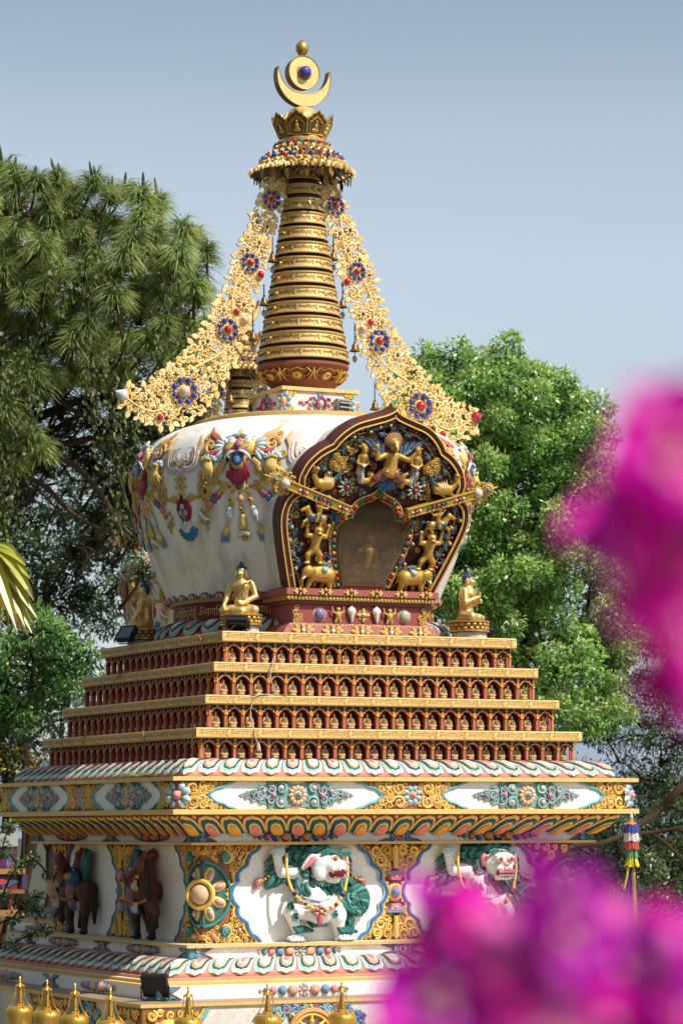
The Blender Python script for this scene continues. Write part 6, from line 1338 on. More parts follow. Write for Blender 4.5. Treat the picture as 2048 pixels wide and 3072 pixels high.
# ---- floodlights
def flood(x, y, z, rz, tilt, w, h, label, colr=BLACK, glass=(.10, .12, .14), slats=False):
    r = empty('floodlight', (x, y, z), label, 'floodlight', 'floodlights on the stupa', rz)
    ct, st_ = math.cos(tilt), math.sin(tilt); H0 = h * .62
    mp = lambda u, v, d: (u, -(d * ct - v * st_) , H0 + v * ct + d * st_)
    m_ = MB(mp); m_.box(-w / 2, w / 2, -h / 2, h / 2, -.045, .012, colr, 'clean', bev=.008); m_.box(-w * .36, w * .36, -h * .34, h * .34, -.075, -.045, colr, 'clean', bev=.006)
    for i in range(7): m_.box(-w * .42 + i * w * .13, -w * .42 + i * w * .13 + .008, -h * .4, h * .4, -.085, -.045, colr, 'clean')
    for b in ((-w / 2, w / 2, h / 2 - .018, h / 2), (-w / 2, w / 2, -h / 2, -h / 2 + .018), (-w / 2, -w / 2 + .018, -h / 2 + .018, h / 2 - .018), (w / 2 - .018, w / 2, -h / 2 + .018, h / 2 - .018)): m_.box(b[0], b[1], b[2], b[3], .0125, .022, colr, 'clean')
    if slats:
        for i in range(3): m_.box(-w * .46, w * .46, -h * .3 + i * h * .27, -h * .3 + i * h * .27 + .016, .02, .06, (.46, .45, .42), 'clean')
    obj('housing', m_, r); m_ = MB(mp); m_.box(-w / 2 + .018, w / 2 - .018, -h / 2 + .018, h / 2 - .018, .0125, .016, glass, 'gem' if glass[2] > .05 else 'clean'); obj('lens', m_, r)
    m_ = MB()
    for s in (-1, 1): m_.tube([(s * (w / 2 + .012), 0, H0), (s * (w / 2 + .012), .01, .02), (s * (w / 2 - .02), .012, .008)], .009, (.03, .03, .03), 'clean', n=6)
    m_.box(-w / 2 + .02, w / 2 - .02, -.012, .03, 0, .012, (.03, .03, .03), 'clean'); obj('bracket', m_, r)
    m_ = MB(); m_.tube([(0, .05, H0 - .04), (.03, .12, .06), (.08, .14, .012), (.20, .10, .01), (.26, .16, .01)], .006, (.05, .05, .05), 'clean', n=5); obj('cable', m_, r); return r
flood(-2.02, .88, 2.25, R_(-62), R_(38), .24, .22, 'black floodlight at the far left end of the top tier beside the shaded buddha', glass=(.12, .17, .20))
flood(-1.70, -1.83, 2.25, R_(150), R_(58), .25, .19, 'black floodlight lying in front of the seated golden buddha left of the niche')
flood(1.74, -1.52, 2.25, R_(-140), R_(52), .22, .17, 'black floodlight tilted up beside the right-hand golden buddha')
flood(-3.33, -3.30, -1.88, R_(-40), R_(-30), .29, .26, 'large black floodlight on the lowest ledge at the front left corner', glass=(.02, .02, .025))
flood(.17, -.80, 5.005, R_(18), R_(-8), .22, .20, 'white slatted lamp on top of the dome against the spire neck', colr=(.42, .41, .38), glass=(.10, .10, .10), slats=True)

# ---- small bells hanging on chains from the streamers
def bell(x, z0, z1, label):
    r = empty('hanging_bell', (x, -.03, z1), label, 'bell', 'bells hanging from the streamers'); L = z0 - z1
    m_ = MB(); n = int(L / .030)
    for i in range(n): m_.tube([(.007 * math.cos(a) * (i % 2), .007 * math.cos(a) * (1 - i % 2), .12 + (i + .5) * (L - .12) / n + .017 * math.sin(a)) for a in np.linspace(0, 2 * PI, 7)[:-1]], .0036, (.06, .045, .035), 'metal', n=4, closed=True)
    obj('chain', m_, r)
    m_ = MB().lathe([(.004, .135), (.018, .128), (.012, .112), (.026, .10), (.036, .075), (.040, .04), (.052, .022), (.066, .012), (.066, .0), (.05, .004)], 20, (.26, .15, .06), 'metal'); obj('bell_body', m_, r)
    m_ = MB(); m_.tube([(0, 0, .03), (0, 0, -.05)], .005, (.05, .04, .035), n=5); m_.mp = lambda u, v, w: (u, -w, v); m_.plate([(0, -.045), (.034, -.08), (.030, -.115), (.0, -.15), (-.030, -.115), (-.034, -.08)], -.004, .004, (.09, .07, .06)); obj('clapper', m_, r)
ln_ = ['topmost', 'second', 'third', 'lowest']
for i, (x, zb, zt) in enumerate([(-.43, 7.03, 7.35), (-.548, 6.47, 6.74), (-.70, 6.02, 6.36), (-1.005, 5.21, 5.63)]): bell(x, zt, zb, '%s small bell hanging from the left streamer' % ln_[i])
for i, (x, zb, zt) in enumerate([(.415, 7.12, 7.45), (.541, 6.52, 6.82), (.71, 5.97, 6.33), (.99, 5.24, 5.60)]): bell(x, zt, zb, '%s small bell hanging from the right streamer' % ln_[i])

# ---- straw, fallen leaves and a loose cable on the ledges
def straw(pts, label, col=(.42, .24, .09), r=.007, name='dry_straw', cat='straw'):
    P0 = Vector(pts[0]); m_ = MB(); m_.tube([tuple(Vector(p) - P0) for p in catmull(pts, 4)], r, col, 'bark', n=5)
    obj(name, m_, None, label, cat, 'dry straws caught on the ledges' if name == 'dry_straw' else None, loc=P0)
straw([(-2.50, -.9, 1.112), (-2.53, -.95, 1.10), (-2.53, -1.02, .98), (-2.528, -1.0, .90)], 'bent dry straw hanging over the lowest script band, shaded side, nearer the front corner')
straw([(-2.40, .9, 1.115), (-2.52, .95, 1.115), (-2.535, 1.02, 1.02), (-2.53, 1.05, .93)], 'bent dry straw over the lowest script band, shaded side, middle')
straw([(-2.42, 1.7, 1.115), (-2.53, 1.72, 1.11), (-2.535, 1.75, .93)], 'dry straw over the lowest script band, shaded side, far end')
straw([(-2.20, -.2, 1.885), (-2.10, .3, 1.882), (-2.14, .7, 1.882), (-2.16, .9, 1.80)], 'long dry straw along the second highest band, shaded side')
straw([(-2.45, -2.3, 1.115), (-2.50, -2.45, 1.14), (-2.53, -2.46, 1.0), (-2.53, -2.40, .88)], 'dry straw looped over the front corner of the lowest script band')
straw([(-1.96, -1.2, 2.256), (-1.97, -1.35, 2.20), (-1.975, -1.42, 2.05)], 'dry straw hanging over the highest script band near the front corner')
straw([(-1.75, -2.32, 1.495), (-1.45, -2.30, 1.50), (-1.30, -2.325, 1.495)], 'dry straw lying on the third script band, sunlit front')
m_ = MB(); P0 = Vector((-1.40, -2.14, 1.884))
pts = catmull([(-1.30, -1.98, 1.96), (-1.40, -2.14, 1.886), (-1.44, -2.17, 1.74), (-1.42, -2.20, 1.60), (-1.40, -2.27, 1.50), (-1.52, -2.31, 1.50), (-1.70, -2.335, 1.48), (-1.77, -2.345, 1.30), (-1.80, -2.50, 1.115), (-1.80, -2.53, 1.02), (-1.76, -2.53, .93)], 5)
m_.tube([tuple(Vector(p) - P0) for p in pts], .0075, (.50, .42, .32), 'clean', n=6); co = obj('loose_cable', m_, None, 'pale loose cable with a plug trailing down the front niches near the left corner', 'cable', loc=P0)
m_ = MB(); q = Vector((-1.76, -2.53, .92)) - P0; m_.tube([tuple(q + Vector((0, 0, .02))), tuple(q + Vector((.005, 0, -.03))), tuple(q + Vector((.015, 0, -.07)))], [.016, .026, .022], (.60, .50, .38), 'clean', n=8)
for s in (-1, 1): m_.tube([tuple(q + Vector((.015 + s * .01, 0, -.07))), tuple(q + Vector((.02 + s * .01, 0, -.10)))], .004, (.3, .28, .25), 'metal', n=5)
obj('plug', m_, co)
m_ = MB()
for i in range(9):
    a = random.uniform(0, 6.28); m_.tube([(0, 0, 0), (.10 * math.cos(a), .10 * math.sin(a), .03), (.24 * math.cos(a), .24 * math.sin(a), .012)], [.012, .014, .003], random.choice([(.25, .36, .08), (.40, .42, .10)]), 'leaf', n=5)
obj('fallen_sprig', m_, None, 'yellow green sprig lying on the shaded left side of the cornice slab', 'sprig', loc=(-2.86, -1.6, .57))

# ---- row of small golden stupas on a low wall
wl = MB(); wl.sweep([(4.42, GROUND), (4.42, -2.62), (4.46, -2.62), (4.46, -2.56), (3.98, -2.555), (3.98, GROUND)], [(.50, .16, .10), (.60, .40, .14), (.60, .40, .14), (.62, .44, .18), (.42, .14, .09)])
obj('low_wall', wl, None, 'low painted wall round the foot of the stupa carrying the little golden stupas', 'wall')
def little(x, y, label, proto=None):
    if proto:
        r = copy_tree(proto); r.location = (x, y, -2.555); r.rotation_euler = (0, 0, random.uniform(-.2, .2)); return tag(r, label)
    r = empty('miniature_stupa', (x, y, -2.555), label, 'miniature stupa', 'little golden stupas on the low wall'); g1 = (.76, .47, .095); M_ = 'metal'
    m_ = MB().sweep([(.155, 0), (.155, .05), (.13, .06), (.13, .10), (.11, .11), (.11, .15)], g1, M_); obj('stepped_base', m_, r)
    ZS = lambda mm: (setattr(mm, 'v', [(x * (1 if True else 1), y, .535 + (z - .45) * .80 if z > .45 else z * 1.19) for x, y, z in mm.v]), mm)[1]
    m_ = MB().lathe([(.06, .15), (.105, .16), (.115, .175), (.10, .19), (.115, .25), (.135, .32), (.152, .395), (.150, .425), (.125, .452), (.075, .468), (.05, .472)], 40, g1, M_); obj('pot', ZS(m_), r)
    m_ = MB().box(-.042, .042, -.042, .042, .470, .515, g1, M_, bev=.005); obj('neck', ZS(m_), r)
    prof = [(.046, .515)]
    for i in range(11): z = .520 + i * .0195; rr_ = .043 - .0028 * i; prof += [(rr_ - .006, z), (rr_, z + .004), (rr_, z + .011), (rr_ - .007, z + .0125)]
    m_ = MB().lathe(prof, 20, g1, M_); obj('ringed_spire', ZS(m_), r)
    m_ = MB().lathe([(.010, .742), (.022, .760), (.028, .768), (.022, .780), (.014, .79), (.018, .80), (.008, .812)], 18, g1, M_)
    for i in range(10): a = i * PI / 5; m_.tube([(.02 * math.cos(a), .02 * math.sin(a), .762), (.042 * math.cos(a), .042 * math.sin(a), .752), (.054 * math.cos(a), .054 * math.sin(a), .735)], [.010, .012, .004], g1, M_, n=5)
    obj('umbrella', ZS(m_), r); m_ = MB().lathe([(.006, .812), (.014, .822), (.008, .834), (.018, .846), (.014, .862), (.003, .885)], 14, g1, M_); obj('finial', ZS(m_), r)
    for k in range(4):
        a = k * PI / 2; m_ = MB(); ca, sa = math.cos(a), math.sin(a)
        P = [(.045, .748), (.052, .66), (.068, .58), (.10, .50), (.155, .43)]; Q = [(.039, .745), (.045, .66), (.060, .578), (.091, .494), (.146, .425)]
        for w in (): m_.strip([(p[0] * ca - w * sa, p[0] * sa + w * ca, p[1]) for p in P], [(p[0] * ca - w * sa, p[0] * sa + w * ca, p[1]) for p in Q], g1, M_)
        m_.tube([(p[0] * ca, p[0] * sa, p[1]) for p in P], .0065, g1, M_, n=5); obj('streamer', ZS(m_), r)
    m_ = MB(lambda u, v, w: (u, -.13 - w, v)); m_.plate(catmull([(-.05, .26), (-.06, .33), (-.03, .38), (0, .41), (.03, .38), (.06, .33), (.05, .26)], 3), -.02, .025, g1, M_, inset=.2); obj('niche_plate', m_, r); return r
pts = [(-4.2, y) for y in (-1.42, -2.30, -3.16)] + [(-4.2, -4.2)] + [(x, -4.2) for x in (-3.32, -2.40, -1.52, -.62)]
lb = ['little golden stupa at the far left edge of the photo, lower left corner', 'second little golden stupa from the left edge of the photo', 'third little golden stupa from the left, below the bead string', 'fourth little golden stupa from the left, below the black floodlight corner', 'little golden stupa right of the black floodlight, before the corner scrolls', 'little golden stupa left of the wheel relief, lower middle', 'little golden stupa right of the wheel relief, next to the pink flowers', 'little golden stupa mostly hidden by the pink flowers, lower right']
proto = None
for i, ((x, y), l) in enumerate(zip(pts, lb)):
    if proto is None: proto = little(x, y, l)
    else: little(x, y, l, proto)

# ---- tiered cloth banner on a pole, right of the stupa
bx, by = 5.78, 1.76
r = empty('prayer_banner', (bx, by, GROUND), 'tall pole banner with pleated blue, white, red, green and yellow cloth tiers at its top', 'banner')
m_ = MB(); m_.tube([(.03, 0, 0), (.03, 0, 2.2), (.0, 0, 3.68)], [.045, .04, .03], (.50, .30, .16), 'bark', n=10); obj('pole', m_, r)
m_ = MB().lathe([(.03, 3.64), (.035, 3.66), (.02, 3.68), (.03, 3.70), (.012, 3.74), (.003, 3.76)], 12, (.70, .55, .25), 'metal'); obj('finial', m_, r)
def cloth(name, z1, z0, r0, r1, col, gaps=0):
    m_ = MB(); n = 60; vs = []
    for i in range(n + 1):
        a = 2 * PI * i / n; pl = 1 + .07 * math.sin(a * 12)
        for t in (0, .5, 1): rad = .86 * (r0 + (r1 - r0) * t) * (1 + (pl - 1) * (0.2 + t)); vs.append((rad * math.cos(a), rad * math.sin(a), z1 + (z0 - z1) * t + (.012 * math.sin(a * 5 + z1 * 9) if t == 1 else 0)))
    m_.add(vs, [(i * 3 + k, i * 3 + 3 + k, i * 3 + 4 + k, i * 3 + 1 + k) for i in range(n) for k in range(2) if not (gaps and (i % 15) > 11)], col, 'clean'); obj(name, m_, r)
cloth('cloth_tier', 3.65, 3.60, .02, .115, (.62, .22, .10)); cloth('cloth_tier', 3.60, 3.49, .115, .128, (.045, .065, .30)); cloth('cloth_tier', 3.49, 3.37, .112, .122, (.62, .58, .58)); cloth('cloth_tier', 3.37, 3.26, .105, .115, (.50, .07, .05)); cloth('cloth_tier', 3.26, 3.15, .082, .098, (.10, .36, .13), 1); cloth('cloth_tier', 3.15, 3.03, .085, .115, (.66, .56, .03), 1)
m_ = MB(); vs = []
for i in range(13):
    t = i / 12; cx_ = -.01 - .10 * t - .04 * t * t; w = .04 + .075 * t
    for k in range(5): q = -1 + k / 2; vs.append((cx_ + w * q, .03 * math.sin(k * 2.2 + t * 5), 3.08 - 1.0 * t + .02 * q))
m_.add(vs, [(i * 5 + k, i * 5 + k + 1, i * 5 + 6 + k, i * 5 + 5 + k) for i in range(12) for k in range(4)], (.022, .02, .20), 'clean')
m_.add([(-.10, 0, 2.66), (-.13, .01, 2.60), (-.26, .03, 2.52), (-.22, .03, 2.64)], [(0, 1, 2, 3)], (.022, .02, .20), 'clean'); obj('blue_streamer', m_, r)
m_ = MB(); m_.tube([(-.06, -.02, 3.06), (-.09, -.02, 2.9), (-.14, -.02, 2.72)], [.02, .018, .014], (.55, .46, .04), 'clean', n=5); obj('yellow_ribbon', m_, r)

# ---- painted gallery with balusters, far left behind the stupa
pv = empty('painted_gallery', (-2.2, 10.2, GROUND), 'painted gallery with red balusters, purple frieze and orange posts at the far left edge', 'building')
def gbox(name, x0, x1, y0, y1, z0, z1, c, lab=None): return obj(name, MB().box(x0, x1, y0, y1, z0 - GROUND, z1 - GROUND, c), pv, lab)
gbox('back_wall', -5, 2.0, .9, 3.0, GROUND, -.55, (.05, .02, .02)); gbox('roof_slab', -5, 2.10, -.05, 3.1, -.30, -.10, (.36, .35, .34)); gbox('ledge', -5, 2.2, -.12, .9, -.72, -.64, (.34, .18, .05)); gbox('ledge', -5, 2.2, -.12, .9, -1.36, -1.27, (.30, .15, .05)); gbox('ledge', -5, 2.2, -.10, .9, -1.02, -.96, (.26, .10, .05))
fz = obj('lotus_frieze', MB().box(-5, 2.1, -.02, .85, -.64 - GROUND, -.30 - GROUND, (.08, .02, .05)), pv); m_ = MB(lambda u, v, w: (u, -.02 - w, v - GROUND))
for i in range(34): u = -5 + i * .21; m_.dome(u, -.60, .09, .26, .03, (.15, .03, .10), n=8, m=2); m_.dome(u, -.60, .06, .19, .05, (.04, .07, .20) if i % 2 else (.25, .04, .09), n=8, m=2); m_.dome(u, -.60, .03, .10, .06, (.28, .12, .20), n=6, m=2)
obj('petal', m_, fz)
m_ = MB(lambda u, v, w: (u, -.02 - w, v - GROUND)); m_.box(-5, 2.1, -.96, -.72, -.8, .01, (.18, .018, .02))
for i in range(9): u = -4.4 + i * .78; m_.plate([(u - .28, -.84), (u - .12, -.76), (u + .12, -.76), (u + .28, -.84), (u + .12, -.92), (u - .12, -.92)], .01, .03, (.03, .10, .16)); m_.plate([(u - .15, -.84), (u, -.79), (u + .15, -.84), (u, -.89)], .03, .045, (.42, .05, .06)); m_.box(u + .33, u + .42, -.95, -.73, .01, .03, (.05, .03, .09))
obj('red_panel', m_, pv); gbox('dark_recess', -5, 2.05, .25, .9, -1.28, -1.0, (.012, .014, .035))
for i in range(30): obj('baluster', MB().lathe([(.05, 0), (.045, .03), (.022, .06), (.05, .11), (.055, .14), (.03, .19), (.05, .225), (.05, .25)], 10, (.34, .07, .05)), pv, loc=(-4.9 + i * .238, .0, -1.27 - GROUND))
for x in (-4.2, -2.6, -1.0, .60, 1.75):
    p_ = obj('post', MB().box(-.16, .16, -.16, .16, 0, 2.2, (.62, .22, .02)), pv, loc=(x, .3, 0)); obj('post_foot', MB().box(-.30, .30, -.30, .30, 0, 1.28, (.58, .20, .02)), p_); obj('post_foot', MB().box(-.24, .24, -.24, .24, 1.28, 1.46, (.58, .20, .02)), p_)
# ================================================================== SURROUNDINGS
CP0 = Vector((-15.75405, -33.63384, 0)); FWD = Vector((.433388, .895139, .104407)); RGT = Vector((.900222, -.435415, -.003718)); UPV = Vector((-.042132, -.095601, .994528))
def spot(u, v, d):            # a place in the world, d metres out from the viewpoint
    return CP0 + (FWD + RGT * ((u - 784) / 6867) - UPV * ((v - 1176) / 6867)) * d
def gnd(p): return Vector((p.x, p.y, GROUND))
# ---- ground, hills with distance haze put into their colour
def mk_ground():
    m, nt, b = nodes('ground'); c = ramp(nt, noise(nt, .6, 6), .35, (.03, .05, .015, 1), .65, (.08, .065, .04, 1)); c = colmix(nt, c, 1.0, ramp(nt, noise(nt, 14, 5), .3, g(.7), .7, g(1.1)))
    nt.links.new(c, b.inputs['Base Color']); b.inputs['Roughness'].default_value = .95; MATS['ground'] = m
    m, nt, b = nodes('paving'); c = ramp(nt, noise(nt, 2, 5), .3, (.28, .25, .21, 1), .7, (.38, .34, .29, 1))
    nt.links.new(c, b.inputs['Base Color']); b.inputs['Roughness'].default_value = .9; MATS['paving'] = m
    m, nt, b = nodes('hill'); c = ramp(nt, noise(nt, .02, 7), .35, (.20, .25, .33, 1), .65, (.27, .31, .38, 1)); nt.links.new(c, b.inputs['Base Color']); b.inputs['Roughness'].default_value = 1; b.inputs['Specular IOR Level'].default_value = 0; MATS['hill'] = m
mk_ground()
m_ = MB(); n = 24; E_ = [-4000, -1200, -300, -120, -60] + list(range(-40, 81, 10)) + [120, 300, 1200, 4000]
m_.add([(x, y, GROUND) for x in E_ for y in E_], [(i * len(E_) + j, (i + 1) * len(E_) + j, (i + 1) * len(E_) + j + 1, i * len(E_) + j + 1) for i in range(len(E_) - 1) for j in range(len(E_) - 1)], (.1, .1, .05), 'ground'); obj('ground', m_, kind='structure')
m_ = MB().box(-6.5, 16, -14, 28, GROUND - .05, GROUND + .03, (.25, .23, .2), 'paving'); obj('paving', m_, kind='structure')
m_ = MB(); vs = []; nx, ny = 70, 7
for i in range(nx):
    for j in range(ny):
        x = -900 + 1800 * i / (nx - 1); t = j / (ny - 1); hgt = (62 + 20 * math.sin(x * .006) + 12 * math.sin(x * .017 + 1) + 6 * math.sin(x * .05)) * math.sin(t * PI / 2) ** 1.3
        h_ = Vector((.4358, .9, 0)) * (900 + 500 * t) + Vector((.9, -.4358, 0)) * x; vs.append((CP0.x + h_.x, CP0.y + h_.y, GROUND - 2 + hgt))
m_.add(vs, [(i * ny + j, i * ny + ny + j, i * ny + ny + j + 1, i * ny + j + 1) for i in range(nx - 1) for j in range(ny - 1)], (.3, .3, .35), 'hill'); obj('hills', m_, kind='structure')

# ---- foliage helpers
def unit(a): return a / (np.linalg.norm(a, axis=1)[:, None] + 1e-9)
def clump_leaves(cs, rs, per, L, W, pal, droop=.35, shell=.55):
    Ps, Ds, Ls, Ws, Cs = [], [], [], [], []
    pal = np.array(pal)
    for c, r, k in zip(cs, rs, per):
        d = unit(rng.normal(size=(k, 3))); rad = r * (shell + (1 - shell) * rng.random((k, 1)) ** .6); sub = unit(rng.normal(size=(9, 3))) * r * .75
        near = sub[rng.integers(0, 9, k)]; p = np.array(c) + np.where(rng.random((k, 1)) < .62, near + d * r * .34, d * rad) * np.array([1, 1, .85])
        dd = unit(d * .8 + rng.normal(size=(k, 3)) * .55 + np.array([0, 0, -droop])); Ps.append(p); Ds.append(dd); Ls.append(L * rng.uniform(.65, 1.2, k)); Ws.append(W * rng.uniform(.7, 1.2, k))
        up = np.clip((p[:, 2] - c[2]) / r * .5 + .5, 0, 1); mixv = np.clip(up + rng.normal(size=k) * .25, 0, .999); Cs.append(pal[(mixv * len(pal)).astype(int)] * rng.uniform(.75, 1.2, (k, 1)))  # leaves higher in each clump coloured lighter, painting in light from above
    return [np.concatenate(x) for x in (Ps, Ds, Ls, Ws, Cs)]
def limb(mb, a, b, r0, r1, sag=.2, n=7, col=BROWN, wob=.12):
    a, b = Vector(a), Vector(b); L = (b - a).length; pts = []
    for i in range(n):
        t = i / (n - 1); p = a.lerp(b, t); p.z += sag * L * math.sin(t * PI) * .5; p += Vector((random.uniform(-1, 1), random.uniform(-1, 1), random.uniform(-1, 1))) * wob * L * .12 * math.sin(t * PI); pts.append(tuple(p))
    mb.tube(pts, [r0 + (r1 - r0) * i / (n - 1) for i in range(n)], col, 'bark', n=7); return pts
def broad_tree(name, label, base, top, clumps, pal, L, W, per, depth_j, trunk_r=.22, bark=(.06, .035, .022), droop=.35, cat='tree', group=None, twigs=2):
    """clumps: list of (u, v, depth, radius)"""
    r = empty(name, (0, 0, 0), label, cat, group); r.location = gnd(base); inv = r.location
    cs = [spot(u, v, d + random.uniform(-depth_j, depth_j)) - inv for u, v, d, _ in clumps]; rs = [q[3] for q in clumps]
    tm = MB(); tp = top - inv; b0 = Vector((0, 0, 0)); nodes_ = []
    pts = limb(tm, b0, tp, trunk_r, trunk_r * .35, sag=0, n=9, col=bark, wob=.5); nodes_ = [Vector(p) for p in pts[3:]]
    order = sorted(range(len(cs)), key=lambda i: min((cs[i] - q).length for q in nodes_))
    for i in order:
        c = cs[i]; j = min(range(len(nodes_)), key=lambda k: (nodes_[k] - c).length + max(0, nodes_[k].z - c.z) * .8); L0 = (nodes_[j] - c).length
        pp = limb(tm, nodes_[j], c, min(.10, trunk_r * .42, .018 + .024 * L0), .012, sag=.18, n=6, col=bark)
        nodes_ += [Vector(p) for p in pp[2:]]
        for _ in range(twigs):
            e = c + Vector((random.uniform(-1, 1), random.uniform(-1, 1), random.uniform(-.6, 1))) * rs[i]; limb(tm, c, e, .010, .004, sag=.1, n=4, col=bark)
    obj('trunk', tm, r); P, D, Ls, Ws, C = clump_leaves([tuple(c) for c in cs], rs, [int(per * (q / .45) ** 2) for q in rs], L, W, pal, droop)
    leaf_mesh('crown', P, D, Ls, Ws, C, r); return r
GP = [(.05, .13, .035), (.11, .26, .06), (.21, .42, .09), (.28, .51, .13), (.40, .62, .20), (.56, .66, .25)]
# right-hand big tree
cl = []
def fill(poly, d0, d1, n, r0, r1, mind=0):
    poly = [tuple(p) for p in poly]; us = [p[0] for p in poly]; vs_ = [p[1] for p in poly]; out = []; tries = 0
    while len(out) < n and tries < 8000:
        tries += 1; u, v = random.uniform(min(us), max(us)), random.uniform(min(vs_), max(vs_)); ins_ = False
        for i in range(len(poly)):
            (x1, y1), (x2, y2) = poly[i], poly[i - 1]
            if (y1 > v) != (y2 > v) and u < (x2 - x1) * (v - y1) / (y2 - y1) + x1: ins_ = not ins_
        if ins_ and all((u - q[0]) ** 2 + (v - q[1]) ** 2 > mind ** 2 for q in out): out.append((u, v, random.uniform(d0, d1), random.uniform(r0, r1)))
    return out
edge = [(945, 850), (975, 815), (1050, 812), (1110, 830), (1165, 795), (1185, 840), (1235, 865), (1285, 875), (1330, 925), (1375, 935), (1385, 1000), (1380, 1075), (1390, 1150), (1010, 880), (960, 910), (1385, 1230)]
cl = [(u, v, 57 + random.uniform(-.8, .8), .33) for u, v in edge]
cl += fill([(900, 860), (1060, 830), (1170, 815), (1290, 890), (1370, 960), (1375, 1180), (1330, 1330), (1240, 1420), (1060, 1420), (900, 1200)], 55.2, 57.2, 84, .30, .44, 36)
cl += fill([(900, 860), (1060, 840), (1290, 900), (1370, 980), (1370, 1200), (1240, 1400), (1000, 1420), (900, 1200)], 57.2, 60, 60, .42, .58, 44)
cl += fill([(1040, 1380), (1230, 1380), (1300, 1430), (1400, 1480), (1420, 1640), (1330, 1690), (1200, 1640), (1080, 1480)], 55.5, 58.5, 48, .26, .40, 36)
cl += fill([(1380, 1080), (1430, 1110), (1460, 1300), (1450, 1500), (1400, 1520), (1330, 1420), (1370, 1250)], 56.5, 59, 26, .28, .40, 36)
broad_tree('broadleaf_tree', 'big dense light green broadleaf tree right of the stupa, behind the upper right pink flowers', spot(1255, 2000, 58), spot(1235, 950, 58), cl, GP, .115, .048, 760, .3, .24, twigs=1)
# thinner trees, lower right
cl = [(1440, 1545, 62, .35), (1510, 1600, 62, .3), (1420, 1750, 61, .3), (1375, 1790, 61, .33), (1330, 1760, 60, .28), (1470, 1690, 63, .34), (1540, 1720, 62, .3), (1450, 1800, 63, .28), (1520, 1820, 64, .4), (1560, 1860, 62, .34), (1500, 1900, 63, .34), (1400, 1880, 62, .28), (1560, 1960, 62, .38), (1480, 1985, 61, .36), (1420, 1970, 62, .34), (1370, 2010, 61, .34), (1520, 2040, 62, .4), (1440, 2060, 61, .34), (1560, 2110, 62, .4), (1390, 1930, 63, .3), (1560, 1500, 63, .4), (1500, 1480, 63, .36), (1440, 1400, 63, .36), (1540, 1400, 63, .4), (1440, 1290, 63, .33), (1520, 1290, 64, .4), (1600, 1700, 62, .4), (1610, 1950, 62, .5), (1390, 1700, 62, .28), (1345, 1880, 61, .24)] + fill([(1260, 1500), (1560, 1420), (1640, 1500), (1640, 1760), (1480, 1760), (1330, 1720)], 60, 64, 40, .28, .42, 32) + fill([(1320, 1780), (1640, 1780), (1640, 2100), (1400, 2100)], 61, 65, 40, .28, .42, 32)
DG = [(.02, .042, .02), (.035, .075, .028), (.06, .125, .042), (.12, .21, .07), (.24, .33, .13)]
t2 = broad_tree('thin_tree', 'thin dark tree with bare crooked branches at the lower right, behind the cloth banner', spot(1700, 2100, 62), spot(1610, 1500, 62), cl, DG, .12, .042, 330, .8, .22, twigs=3)
m_ = MB()
for P in ([(1330, 1945, 44), (1390, 1935, 44), (1450, 1905, 44.5), (1510, 1865, 45), (1560, 1810, 45), (1640, 1700, 45.5)], [(1440, 1915, 44.5), (1500, 1912, 45), (1570, 1900, 45), (1640, 1880, 45.5)], [(1490, 1912, 45), (1530, 1940, 45), (1590, 2000, 45)]):
    pts = [tuple(spot(*q) - t2.location) for q in P]; m_.tube(catmull(pts, 4), [.028 + .06 * i / (len(P) * 4) for i in range(len(catmull(pts, 4)))] if P[0][0] < 1400 else .028, (.07, .045, .03), 'bark', n=8)
m_.tube([tuple(spot(1640, 1700, 45.5) - t2.location), tuple(spot(1720, 1650, 50) - t2.location), tuple(spot(1620, 1600, 62) - t2.location)], [.10, .14, .12], (.07, .045, .03), 'bark', n=8)
obj('crooked_limb', m_, t2)
# far dark greenery that closes the gaps lower down
cl = fill([(1240, 1900), (1568, 1780), (1660, 1900), (1660, 2350), (1300, 2350), (1260, 2050)], 70, 74, 26, .5, .75, 40)
broad_tree('background_tree', 'dull grey green tree far behind at the right edge, low behind the banner', spot(1560, 2200, 72), spot(1540, 1900, 72), cl, [(.03, .045, .03), (.04, .06, .04), (.06, .085, .055)], .16, .06, 240, .5, .2)

# ---- long-needled pine on the left
pr_ = empty('pine_tree', (0, 0, 0), 'tall long needled pine with upright candles filling the upper left of the photo', 'tree'); pr_.location = gnd(spot(-60, 2000, 51)); pin = pr_.location
poly = [(-90, 420), (11, 412), (60, 455), (134, 428), (180, 470), (218, 452), (260, 480), (300, 458), (369, 492), (390, 540), (425, 575), (450, 610), (445, 660), (432, 690), (450, 740), (468, 800), (430, 860), (330, 800), (230, 860), (120, 850), (-90, 920)]
tips = [(11, 372), (40, 400), (86, 400), (134, 388), (172, 425), (218, 402), (250, 430), (288, 420), (324, 428), (369, 446), (350, 470), (419, 505), (440, 528), (474, 560), (456, 665), (478, 735), (466, 800), (30, 385), (140, 410)]
tf = [(u, v, random.uniform(49.3, 50.6), 1) for u, v in tips] + [(u, v, d, 1) for u, v, d, _ in fill(poly, 48.8, 50.2, 78, 1, 1, 42)] + [(u, v, d, 0) for u, v, d, _ in fill(poly, 50.4, 52.2, 84, 1, 1, 34)]
tf += [(u, v, d, 1) for u, v, d, _ in fill([(-60, 900), (60, 930), (110, 990), (60, 1060), (-60, 1040)], 48.6, 49.4, 9, 1, 1, 35)] + [(u, v, d, 0) for u, v, d, _ in fill([(-60, 850), (330, 830), (470, 850), (440, 1050), (300, 1000), (330, 1300), (180, 1020), (60, 1120), (-60, 1200)], 50.5, 52.5, 62, 1, 1, 34)]
tf += [(u, v, d, 0) for u, v, d, _ in fill([(330, 1010), (470, 960), (420, 1060), (335, 1120), (270, 1180), (200, 1250), (160, 1250), (240, 1140)], 50.5, 52.5, 16, 1, 1, 40)]
